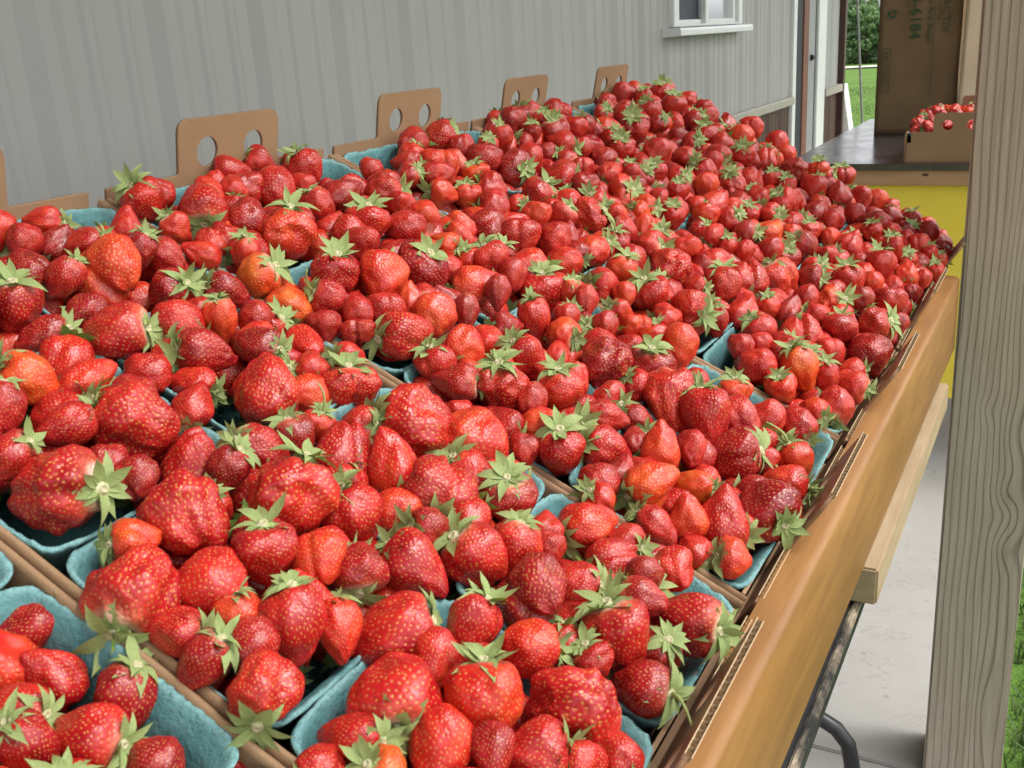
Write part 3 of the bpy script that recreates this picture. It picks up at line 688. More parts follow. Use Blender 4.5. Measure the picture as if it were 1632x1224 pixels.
def sepal_pts(L_, W_, pitch, curl, twist, r):
    """one sepal lying from the hub outward along +x; returns grid rows"""
    rows = []; n = 6; x = .045; z = .0; ang = pitch
    for i in range(n+1):
        t = i/n; w_ = W_*(math.sin(PI*min(1, t*.80+.16))**.8)*(1-.98*t**3.2)
        tw = twist*t
        for s in (-1, 0, 1):
            rows.append((x-.0*s, s*w_*math.cos(tw), z+(abs(s)*w_*.30)+s*w_*math.sin(tw)))
        x += L_/n*math.cos(ang); z += L_/n*math.sin(ang); ang += curl/n
    return rows, n
def sepal_mesh(seed):
    r = random.Random(seed)
    rows, n = sepal_pts(r.uniform(.38, .52), r.uniform(.062, .095), r.uniform(-.05, .45), r.uniform(-1.6, .9), r.uniform(-.7, .7), r)
    F = [(i*3+k, i*3+k+1, (i+1)*3+k+1, (i+1)*3+k) for i in range(n) for k in (0, 1)]
    return mesh('sepal', rows, F, M_SEPAL, True)
SEP = [sepal_mesh(i) for i in range(14)]
def hub_mesh(seed):
    r = random.Random(seed); V = []; n = 12
    prof = [(.15, -.03), (.13, .010), (.085, .030), (.060, .040), (.055, .060), (.040, .058), (.022, .045)]
    for q, z in prof:
        for k in range(n):
            f = 1+r.uniform(-.12, .12); V.append((q*f*math.cos(2*PI*k/n), q*f*math.sin(2*PI*k/n), z+r.uniform(-.006, .006)))
    V.append((0, 0, .04)); L_ = len(prof)
    F = [(i*n+k, i*n+(k+1) % n, (i+1)*n+(k+1) % n, (i+1)*n+k) for i in range(L_-1) for k in range(n)]+[((L_-1)*n+k, (L_-1)*n+(k+1) % n, L_*n) for k in range(n)]
    return V, F, L_
def hub_obj_mesh(seed):
    V, F, L_ = hub_mesh(seed); n = 12
    fm = [0 if i < 2*n else 1 for i in range(len(F))]
    return mesh('calyx', V, F, [M_STEM, M_HUB], True, fm)
HUB = [hub_obj_mesh(i) for i in range(4)]
def calyx_layout(seed):
    r = random.Random(seed); n = r.choice([9, 10, 10, 11, 12]); out = []
    for i in range(n):
        out.append((SEP[r.randrange(14)], 2*PI*(i+r.uniform(-.25, .25))/n, r.uniform(.8, 1.12), r.uniform(-.12, .3), r.uniform(0, .012)))
    if r.random() < .5:
        for i in range(r.randrange(2, 5)): out.append((SEP[r.randrange(14)], r.uniform(0, 6.28), r.uniform(.55, .8), r.uniform(.2, .7), .02))
    return out
def whole_calyx(seed):
    V, F, L_ = hub_mesh(seed); fm = [0 if i < 24 else 1 for i in range(len(F))]
    for me, a, s, pt, dz in calyx_layout(seed):
        M_ = Matrix.Translation((0, 0, dz)) @ Matrix.Rotation(a, 4, 'Z') @ Matrix.Rotation(-pt, 4, 'Y') @ Matrix.Scale(s, 4)
        b = len(V); V += [tuple(M_ @ v.co) for v in me.vertices]
        for q in me.polygons: F.append(tuple(i+b for i in q.vertices)); fm.append(2)
    return mesh('calyx', V, F, [M_STEM, M_HUB, M_SEPAL], True, fm)
CALYX = [whole_calyx(100+i) for i in range(9)]
def stem_mesh(seed):
    r = random.Random(seed); a = r.uniform(0, 6.28); pts = []; d = Vector((.2*math.cos(a), .2*math.sin(a), 1)).normalized(); p = Vector((0, 0, .03)); side = Vector((-math.sin(a), math.cos(a), .2))
    for i in range(8): pts.append(tuple(p)); p = p+d*.11; d = (d+side*.22).normalized()
    return MB().tube(pts, [.034-.002*i for i in range(8)], 8).mesh('stem', M_STEM, True)
STEM = [stem_mesh(i) for i in range(3)]

# berries: x,y,z (0.1 mm), calyx direction, width, length, ripeness, placed by eye, size, side, flags
DATA = ('4120,-2340,-1859,50,-80,-32,436,436,1,1,152,633,w;4723,-1781,-2146,78,41,-48,454,490,1,1,150,910,f;3004,-2722,-1350,17,-89,-43,424,462,1,1,147,221,w;3038,-1679,-1345,5,64,77,471,462,1,1,138,463,f;2354,-2571,-1020,90,44,-1,419,461,1,1,136,88,w;2851,-2222,-1245,-78,29,55,430,453,1,1,136,301;2224,-1898,-924,-65,-48,59,463,499,1,1,134,221,f;3862,-1992,-1827,72,66,22,397,440,1,1,128,625;4447,-2129,-1940,-22,52,82,370,347,2,1,128,770;4283,-1257,-1929,-73,61,32,405,405,0,1,120,854;3212,-2470,-1433,-84,38,39,348,348,1,1,117,341;4713,-1147,-2120,-39,14,91,392,383,1,1,117,986,w;2351,-997,-1004,23,-32,-92,451,473,1,1,116,426,w;3244,-3301,-1679,93,31,-19,296,329,1,1,114,137;4393,-2416,-1989,11,-33,-94,317,350,2,1,114,704;4721,-2187,-2110,80,58,-18,322,306,1,1,114,849;3503,-900,-1532,30,-83,-47,424,424,1,1,114,703;3102,-497,-1338,-71,-58,39,452,541,1,1,113,666,f;3726,-2747,-1653,34,-76,-56,304,338,1,1,112,422,f;3264,-2155,-1409,-13,22,97,347,312,1,1,112,424;3614,-2400,-1588,-24,34,91,318,383,1,1,109,469;3348,-224,-1493,22,-77,-60,445,415,2,1,109,756,w;3890,-1199,-1794,-66,-15,74,381,361,1,1,109,759,w;1054,-922,-376,-68,18,71,451,451,2,1,108,176;2455,-1794,-1180,-19,-26,-95,369,411,1,1,106,304;3179,-3064,-1714,15,51,85,290,392,0,1,106,194;4941,-709,-2244,100,-7,4,375,430,0,1,106,1094,w;3264,-1433,-1539,-43,4,90,372,372,1,1,106,566;1468,-1318,-648,79,60,14,403,426,1,1,103,184,w;3709,-1521,-1732,-81,7,58,349,434,1,1,103,664;4980,890,-2237,75,-64,-17,449,449,0,1,103,1222;2960,-1098,-1312,5,-52,-85,364,385,1,1,98,546;3563,-1812,-1594,38,-65,-66,308,278,0,1,95,573,w;3184,-3503,-1605,-25,-33,91,235,317,0,1,94,49;4139,-1702,-1886,25,67,70,295,338,1,1,93,750;4388,-1567,-2023,84,52,-11,297,315,2,1,93,842;4897,-1316,-2278,99,-7,8,300,352,0,1,92,1021;3763,-585,-1718,7,0,100,354,315,0,1,92,808,w;4019,1671,-1856,-35,52,78,452,611,1,1,92,1070,f;2973,-3419,-1542,92,36,-15,235,317,1,1,91,17;3484,1601,-1546,8,88,47,454,454,0,1,91,962;1703,-2121,-672,-57,-52,64,308,373,3,1,90,49;2921,-3182,-1543,39,36,-85,244,324,1,1,90,81;3496,-3198,-1827,-56,65,50,235,235,0,1,90,248;4080,-2853,-1904,27,-96,-8,235,235,1,1,90,513;1160,723,-417,6,38,92,447,447,2,1,90,455;2461,360,-1049,-53,-84,12,409,423,1,1,90,644;2545,-449,-1174,-7,27,96,372,304,1,1,90,556;4302,-2712,-1969,-33,-55,77,235,235,3,1,89,616;662,408,-140,49,-64,-59,427,427,1,1,87,326,w;4308,-1929,-1954,-42,80,44,265,242,1,1,87,763;3221,-991,-1377,34,-21,-92,323,436,2,1,87,622;3455,-1986,-1491,-47,70,54,275,287,2,1,87,509;3761,169,-1687,15,-21,97,366,366,1,1,87,891;4210,-364,-1919,-59,-80,-7,336,385,2,1,87,940;4013,-956,-1833,3,43,90,313,352,1,1,87,823,w;4812,433,-2138,2,-36,-93,360,486,1,1,87,1153;1896,1456,-839,61,-1,79,457,457,0,1,87,666;3216,395,-1372,-10,14,98,385,335,1,1,87,798,w;3700,-2914,-2013,-53,70,48,235,235,1,1,86,392;4081,-2657,-1889,98,21,1,235,317,1,1,86,557;4610,-2363,-2025,-37,74,56,235,270,0,1,86,782;3435,-2817,-1591,43,59,68,235,317,0,1,85,321;1051,-1647,-413,10,-4,99,321,355,0,1,84,27,w;2630,-1410,-1235,-46,-65,60,307,374,0,1,84,419;4568,1442,-2121,93,34,17,398,436,0,1,84,1166;1972,825,-757,-43,72,55,411,411,2,1,84,607;2617,-3067,-1460,47,87,12,235,317,0,1,83,37;3253,-2778,-1486,85,49,-20,235,262,1,1,83,277,w;3571,-2624,-1572,-48,66,57,235,235,0,1,83,405;4905,-2085,-2218,-32,77,55,235,235,1,1,83,925;2582,2366,-1203,6,1,100,462,400,1,1,83,864;1632,-963,-652,41,49,-77,329,352,1,1,82,282;1954,-1054,-794,-64,-69,34,320,385,0,1,82,331;4362,331,-1901,-69,-62,-37,340,386,3,1,82,1041;4457,-575,-2008,-78,-59,-22,302,322,1,1,82,979;4355,1551,-1890,-40,42,82,391,499,1,1,82,1129;1765,519,-667,20,21,96,388,362,1,1,82,533;1723,16,-767,14,-59,-79,370,327,3,1,82,460;3737,1993,-1656,7,-14,99,419,329,0,1,82,1038;2796,668,-1203,-95,-11,30,379,296,2,1,82,744;3488,796,-1487,-16,6,98,373,291,2,1,82,894,w;3411,-2533,-1543,-30,27,92,235,287,2,1,81,382;4976,-1860,-2259,71,-48,-51,235,317,1,1,80,979;1415,48,-612,70,45,55,363,376,3,1,79,408,w;3721,-2220,-1701,-47,48,74,235,317,2,1,78,540;4143,-2046,-1863,-40,74,55,235,3'
'17,1,1,78,694;4749,-348,-2142,-64,74,20,291,291,1,1,78,1076;2790,-2507,-1240,-55,-83,5,235,247,3,1,77,218;4998,4743,-2258,84,7,-54,484,408,0,1,77,1383;1253,-622,-551,88,12,45,327,327,0,1,76,272;1825,-1834,-734,-25,-90,-36,271,342,2,1,76,145;2089,-2623,-881,58,63,52,235,317,1,1,76,7;4350,-990,-1963,91,42,-4,267,361,1,1,76,905;4676,-1390,-2132,-52,6,85,247,200,1,1,76,947;3950,533,-1804,-68,-56,47,332,402,1,1,76,967;2451,800,-1038,-37,69,62,364,364,2,1,76,693;1305,1641,-476,5,11,99,413,322,1,1,76,587;1719,2899,-763,64,63,-44,452,353,0,1,75,771;345,133,-58,-26,-53,81,356,342,1,1,73,234;945,180,-354,25,3,-97,349,272,1,1,73,343;1817,-1428,-841,-44,58,69,278,264,1,1,73,235;2078,-2246,-841,46,88,12,242,326,1,1,73,103;2527,-2235,-1077,-50,61,62,235,235,0,1,73,216;1831,-2402,-729,-27,42,87,235,317,0,1,72,5;2339,-2262,-1051,-26,63,73,235,312,0,1,72,167;3097,4212,-1375,25,69,68,463,483,1,1,72,1065;4487,-1364,-2140,-23,58,78,235,303,1,1,71,898;3631,-1210,-1645,-59,-71,40,250,284,0,1,71,691;3370,89,-1518,78,-28,-55,300,355,0,1,71,798;4057,142,-1868,-13,-96,-25,293,293,0,1,71,955;4958,1461,-2284,95,25,-18,329,341,2,1,71,1249;4620,254,-2055,1,-4,-100,289,302,2,1,71,1095;2270,1756,-994,-74,-62,-24,375,433,2,1,71,759,w;3588,3365,-1550,97,-20,-13,414,374,1,1,71,1097;1467,1953,-582,-18,42,89,393,306,1,1,71,646;4897,-1038,-2245,52,-4,85,235,235,0,1,69,1050;2704,-1809,-1186,46,51,73,235,317,0,1,69,355;2146,-1407,-988,8,-71,-70,254,320,1,1,68,310,w;4955,159,-2268,-72,-59,36,271,241,2,1,68,1168,w;560,1390,-184,-59,15,79,370,457,1,1,68,442;3260,3245,-1390,-19,-32,93,399,358,1,1,68,1036;3143,976,-1325,-61,-24,75,321,335,1,1,68,842;4913,5605,-2209,90,-1,43,460,384,1,1,68,1393;2031,3022,-851,-17,44,88,407,371,1,1,68,827;2097,4458,-924,73,52,44,459,405,1,1,68,935;4738,-794,-2083,-93,-17,31,235,317,0,1,67,1030,w;1267,-1681,-572,55,82,15,245,331,0,1,65,66;3551,258,-1569,93,36,-2,280,304,2,1,65,854;4248,796,-1831,0,-30,-95,289,386,2,1,65,1053;4656,-621,-2055,-25,69,68,235,235,0,1,65,1026;4530,1860,-1993,-74,35,57,321,433,1,1,65,1183;899,622,-246,17,-36,-92,324,324,0,1,65,396;1310,1345,-595,-19,43,88,345,466,1,1,65,557;2242,467,-906,-22,48,85,303,275,1,1,65,615;2050,-730,-827,96,22,-15,266,359,0,1,65,406;2473,3061,-1092,-17,46,87,387,302,2,1,65,899;961,2380,-283,74,61,-28,382,350,1,1,65,609;877,3536,-234,-14,38,91,422,329,2,1,65,700;1528,1202,-570,-19,43,88,336,274,1,1,65,575;4118,-779,-1901,-28,65,70,235,235,1,1,64,872;3857,5772,-1792,-52,-3,85,454,473,2,1,64,1244,w;731,-1286,-259,51,31,-80,253,287,0,1,63,44;1456,-282,-621,-41,-76,51,277,374,0,1,63,365;2721,-1186,-1231,-46,-5,88,235,306,0,1,63,477,w;4961,1778,-2238,-41,18,89,300,287,2,1,63,1266;1945,247,-788,-57,-54,62,287,352,1,1,63,531;2205,2187,-889,-56,11,82,346,330,1,1,63,786;2883,3080,-1284,-60,-74,29,367,345,1,1,63,965;2961,201,-1289,93,33,-19,274,347,0,1,63,725,w;3706,1127,-1647,97,-2,-24,294,230,1,1,63,967;3672,5049,-1603,12,-40,-91,419,400,1,1,63,1190;4388,4445,-1997,9,-26,-96,392,392,1,1,63,1275;4322,3074,-1937,-20,71,67,349,287,1,1,63,1207;4654,3347,-2034,-40,11,91,353,477,3,1,63,1278;333,4442,-77,63,67,40,441,421,1,1,63,700;884,4455,-285,-14,38,92,434,338,0,1,63,771;1297,3884,-518,-90,-22,37,411,321,1,1,63,785;1105,4677,-398,98,-22,1,438,438,0,1,63,815;1562,4418,-678,50,22,84,425,388,1,1,63,859;4034,-620,-1841,34,-76,-55,235,235,1,1,62,869;4431,-365,-1983,97,3,-23,235,235,1,1,62,994;1422,5231,-576,97,16,-16,451,430,1,1,62,891;2699,-997,-1225,21,45,87,235,203,2,1,61,504,s;1201,-1310,-529,27,93,25,237,307,0,1,60,132;3798,901,-1713,-83,-49,26,274,351,1,1,60,967,w;4492,55,-2076,-84,9,54,241,318,1,1,60,1048;4679,2082,-2055,-35,70,62,299,317,1,1,60,1225;484,1911,-55,-36,-18,92,342,357,1,1,60,489;2028,6,-915,-24,48,84,267,241,0,1,60,517;3098,1669,-1340,97,-17,-19,305,286,2,1,60,896;3749,2682,-1697,-17,53,83,329,426,2,1,60,1085;3731,1656,-1733,-27,-55,79,298,298,1,1,60,1014;3556,4489,-1579,4,45,89,386,404,1,1,60,1148;4696,4871,-2059,-12,44,89,384,311,1,1,60,1339;4990,3186,-2264,-2,-62,-79,330,346,1,1,60'
',1332,w;1000,3264,-321,-15,39,91,377,294,1,1,60,695;1597,3389,-610,-90,-32,-30,374,292,1,1,60,790;2024,5643,-839,89,-6,44,438,342,2,1,60,991;4711,102,-2232,86,-26,-44,235,235,1,1,59,1104;948,-1210,-347,29,60,75,235,317,1,1,58,100;4145,-43,-1905,-46,-41,79,235,235,2,1,58,957;554,-1155,-140,-14,53,84,235,273,0,1,57,37;1771,-713,-698,-11,8,99,235,317,3,1,57,353,w;4360,2235,-1906,-6,18,98,293,250,2,1,57,1171;2342,-545,-993,38,-62,-68,235,235,1,1,57,497;3843,4273,-1782,-10,-71,-70,360,485,1,1,57,1182;4413,5641,-1975,96,-6,27,392,351,2,1,57,1320,w;1942,3575,-742,-16,42,89,358,280,2,1,57,854;2276,3285,-924,-21,52,83,347,366,1,1,57,883;348,-1178,-60,-23,39,89,235,317,2,1,56,-5;786,-879,-197,63,70,34,235,294,1,1,56,132,w;3590,10,-1649,-25,59,77,235,220,1,1,56,837;4126,349,-1865,0,-65,-76,235,290,0,1,56,989;599,-929,-162,-23,-64,-73,235,285,0,1,55,91;3114,-40,-1447,-26,56,79,235,235,1,1,55,729;4542,584,-1989,99,11,-10,235,307,3,1,55,1102,s;2372,-175,-1059,-40,-84,38,235,266,1,1,55,558;1826,-455,-728,63,-27,-72,235,235,0,1,55,406;387,-844,-46,69,71,-17,236,271,2,1,54,69;947,-568,-307,30,40,87,237,309,0,1,54,221;1038,-385,-374,-57,-27,78,242,315,0,1,54,270;4854,2333,-2151,71,-36,-61,277,321,1,1,54,1271;896,1528,-348,-32,-22,92,297,400,1,1,54,511;1084,1430,-486,-26,-61,-74,292,338,1,1,54,530,s;2897,3431,-1228,30,23,92,328,328,2,1,54,989;2849,1676,-1242,-22,17,96,280,378,1,1,54,852;2731,1413,-1245,-58,-80,18,275,309,0,1,54,808;3493,3050,-1546,-80,-59,9,311,277,1,1,54,1063;3438,422,-1483,-23,56,80,235,317,1,1,54,847;4129,3899,-1835,-53,-41,74,328,328,1,1,54,1212;4946,6406,-2150,-12,51,85,389,346,1,1,54,1418;4563,2993,-2088,-12,-42,90,299,299,2,1,54,1246;5011,3708,-2262,100,3,-9,314,346,1,1,54,1354,w;2502,3678,-1085,-49,-80,-36,339,339,2,1,54,945;2734,4595,-1207,99,3,-12,362,342,1,1,54,1032,w;3065,4818,-1290,-15,46,88,364,284,2,1,54,1091;2236,119,-964,-24,49,84,235,183,0,1,53,571;622,-348,-161,6,-28,-96,235,317,1,1,52,201;4034,840,-1841,27,-74,-62,235,257,0,1,52,1011;4397,1021,-1931,-25,75,61,235,283,1,1,52,1102;148,1709,27,-54,-69,47,294,342,1,1,52,418;899,1875,-254,-56,-74,-36,290,391,0,1,52,548,s;2147,259,-870,-23,47,85,235,252,1,1,52,571;3439,2425,-1468,-18,52,84,279,218,2,1,52,1014;4502,6374,-1915,-25,18,95,372,392,1,1,52,1354;1172,3110,-450,-71,-64,27,320,303,2,1,52,707;1068,3946,-383,-9,-4,99,343,268,3,1,52,758;1188,2323,-443,-17,41,90,299,265,1,1,52,638;898,6294,-172,-5,-21,98,405,337,0,1,52,886;985,-37,-414,43,75,-50,235,317,2,1,51,319;1136,8277,-348,21,-49,85,452,452,1,1,51,1008;705,62,-256,-37,-35,86,235,249,2,1,50,284,w;1177,223,-460,5,15,99,235,222,2,1,50,390,w;3929,1174,-1808,-70,-55,45,235,270,0,1,50,1016;4787,1585,-2211,-19,70,69,235,235,1,1,50,1220;507,914,-62,42,-60,-68,254,254,1,1,49,371;2231,819,-887,10,-32,-94,235,252,2,1,49,654,w;2421,2141,-993,-23,54,81,267,302,1,1,49,818;3185,1413,-1452,17,-68,-71,243,276,1,1,49,891;4695,4367,-2173,-14,55,82,302,284,1,1,49,1322;4846,2935,-2250,80,-58,-12,265,265,2,1,49,1295;1352,2520,-573,-83,-20,53,288,354,2,1,49,682;1775,7575,-629,-12,38,91,408,358,1,1,49,1050;2615,9126,-1147,-10,-79,-60,440,440,1,1,49,1199;2589,8143,-1112,7,-26,96,416,388,1,1,49,1165;2710,7061,-1165,-47,-53,-70,388,302,1,1,49,1140;3301,8302,-1376,-35,-47,81,412,381,1,1,49,1253;3827,7176,-1718,-51,-43,75,380,297,0,1,49,1285;4655,7646,-1995,-9,30,95,383,319,1,1,49,1405;2485,1195,-1090,-21,49,85,235,317,0,1,47,742;4824,3522,-2146,-3,6,100,264,346,1,1,46,1315;606,4440,-181,-14,37,92,323,252,1,1,46,734;1278,3399,-539,-13,3,99,293,310,2,1,46,746;1102,5143,-371,-13,38,91,335,356,1,1,46,844;2040,3937,-802,63,22,74,298,280,1,1,46,893,w;1801,5110,-679,-14,40,90,328,328,0,1,46,932;460,5988,-22,-12,35,93,360,313,0,1,46,817;1358,7311,-534,22,-47,86,384,384,1,1,46,991;1360,6587,-526,85,3,-53,367,321,0,1,46,956;2325,7831,-885,-46,-53,72,387,302,1,1,46,1123;1750,5991,-637,-24,-87,-43,349,349,1,1,46,974;2877,6157,-1180,-14,44,89,343,276,2,1,46,1125;3482,6720,-1432,-33,-85,-42,350,350,3,1,46,1226;2542,4170,-1146,-1,10,100,300,246,0,1'
',46,981;2510,1691,-1045,-19,48,86,235,317,0,1,45,793;3031,1908,-1278,-19,50,84,235,230,1,1,45,903;3293,2098,-1390,-19,51,84,235,214,1,1,45,965;4111,6010,-1798,99,-12,-7,309,330,0,1,44,1288;4691,6010,-2032,-13,51,85,304,241,0,1,44,1371;4117,3258,-1836,-16,54,83,249,249,1,1,44,1180;684,3210,-161,88,46,-8,276,241,1,1,44,646;804,3009,-271,87,34,35,271,234,1,1,44,646;1868,2247,-708,-76,-9,64,244,330,2,1,44,736;697,5212,-147,6,2,100,320,249,1,1,44,798;1054,6087,-283,89,27,-37,336,315,1,1,44,893;1597,10113,-654,7,-20,98,421,334,1,1,44,1123;2342,9612,-901,13,-49,86,403,403,1,1,44,1184;2933,10385,-1206,-12,40,91,416,358,0,1,44,1268;2470,7440,-1010,-13,41,90,355,305,2,1,44,1125;3074,6304,-1238,85,3,52,324,279,1,1,44,1157;3314,6179,-1355,99,4,15,319,276,0,1,44,1184;3658,6115,-1547,-13,47,87,315,246,1,1,44,1228;3307,9967,-1441,-12,42,90,404,404,1,1,44,1297;4217,7969,-1802,-31,-48,-82,351,421,1,1,44,1356;2854,2392,-1221,6,18,98,235,317,2,1,43,911,w;3028,2296,-1242,-18,49,85,235,312,1,1,43,933;1841,1977,-698,93,22,-31,235,250,3,1,43,707;463,11413,-78,13,-32,94,453,354,1,1,43,1057;643,1646,-168,-17,39,91,235,194,1,1,42,484;1100,1765,-478,12,2,99,235,270,1,1,42,570,w;3232,2627,-1396,-58,-58,57,235,195,2,1,42,992;3096,3004,-1341,-17,49,85,235,234,2,1,41,994;4021,4603,-1823,2,-21,98,262,326,2,1,41,1224;4200,4770,-1854,-30,-55,-78,264,356,0,1,41,1258;4264,5255,-1872,-14,51,85,273,333,1,1,41,1285;4250,3448,-1865,-16,54,83,235,234,1,1,41,1212;4434,3451,-1939,-15,55,82,235,225,1,1,41,1244;672,6413,-104,10,-9,99,325,253,1,1,41,866;781,7152,-216,-12,36,93,340,289,1,1,41,918;927,10553,-210,32,-9,94,408,321,1,1,41,1072;955,9570,-222,-40,-30,87,388,388,1,1,41,1040;2036,10604,-735,-14,47,87,401,336,2,1,41,1182;2593,5829,-1129,2,-3,100,298,278,1,1,41,1074;3009,5798,-1381,-14,45,88,295,317,1,1,41,1128;3391,11601,-1490,-4,3,100,412,321,1,1,41,1341;3602,10279,-1508,13,-52,-85,382,321,1,1,41,1336;4907,7840,-2124,5,-63,-77,321,267,2,1,41,1442;3800,3588,-1714,-8,25,96,235,317,0,1,40,1143;633,2691,-169,-15,38,91,235,183,1,1,39,592;3418,4017,-1476,99,-17,-2,235,300,1,1,38,1104;4477,4948,-1963,-86,-15,48,247,334,1,1,38,1307;2432,3433,-1023,72,-31,-62,235,251,0,1,38,918;768,5693,-254,-44,-67,59,289,236,0,1,38,837;752,8872,-136,95,-31,7,350,350,1,1,38,992;281,10083,11,-11,34,94,377,294,1,1,38,993;1886,11680,-673,-11,37,92,396,365,1,1,38,1197;1963,7958,-697,100,3,2,323,349,1,1,38,1086,w;1752,8982,-624,81,-37,45,345,345,1,1,38,1101;2103,9100,-771,78,-49,-39,345,345,1,1,38,1143;2365,11515,-935,-11,38,92,390,304,1,1,38,1238;2394,6518,-931,24,-25,94,293,266,1,1,38,1079;2105,7295,-872,94,-11,31,310,242,1,1,38,1076;2318,4818,-943,-53,-30,79,261,352,2,1,38,986;3276,7513,-1347,89,-45,3,305,305,2,1,38,1226;2971,8055,-1198,42,-66,-62,318,318,1,1,38,1206;4870,10397,-2119,-11,46,88,350,350,1,1,38,1478;3607,8786,-1513,-59,-49,-64,328,256,0,1,38,1302;1686,3645,-635,97,-21,7,235,235,2,1,37,822;4707,6700,-2016,-12,50,86,262,304,2,1,36,1391;5105,6048,-2297,-12,53,84,248,246,0,1,36,1432;990,5778,-358,100,-1,-1,271,269,0,1,36,869;1445,5831,-567,-13,39,91,269,210,1,1,36,927;1155,10037,-429,-41,-80,44,347,347,1,1,36,1076;1510,11543,-578,11,-36,-93,372,307,1,1,36,1157;2175,8649,-846,-12,39,91,314,259,1,1,36,1135;2030,6815,-748,-6,-38,92,282,253,1,1,36,1047;2097,5898,-805,-14,41,90,265,308,0,1,36,1013;3200,10248,-1439,61,-22,76,337,455,1,1,36,1292;3758,7644,-1615,-2,-2,100,285,238,1,1,36,1290;3462,5722,-1475,-14,47,87,253,230,1,1,36,1187;3122,5667,-1264,-43,-72,-55,254,202,1,1,36,1138;3840,10858,-1688,-11,43,90,344,342,1,1,36,1373;4007,11243,-1770,-11,43,89,349,318,2,1,36,1398;3905,9890,-1758,-12,44,89,326,297,1,1,36,1361;3785,8747,-1671,-12,45,89,306,238,1,1,36,1322;4315,8992,-1850,-6,8,100,306,305,1,1,36,1390;4633,8647,-1983,-5,-1,100,297,272,1,1,36,1422;4866,9420,-2086,-11,47,88,310,242,1,1,36,1464;4861,7188,-2121,17,-79,-59,258,258,1,1,34,1423;836,7380,-199,-18,-74,65,288,288,0,1,34,935;1206,6384,-393,-13,37,92,268,310,1,1,34,927;1205,5837,-439,94,7,-33,259,202,1,1,34,898,w;1242,10518,'
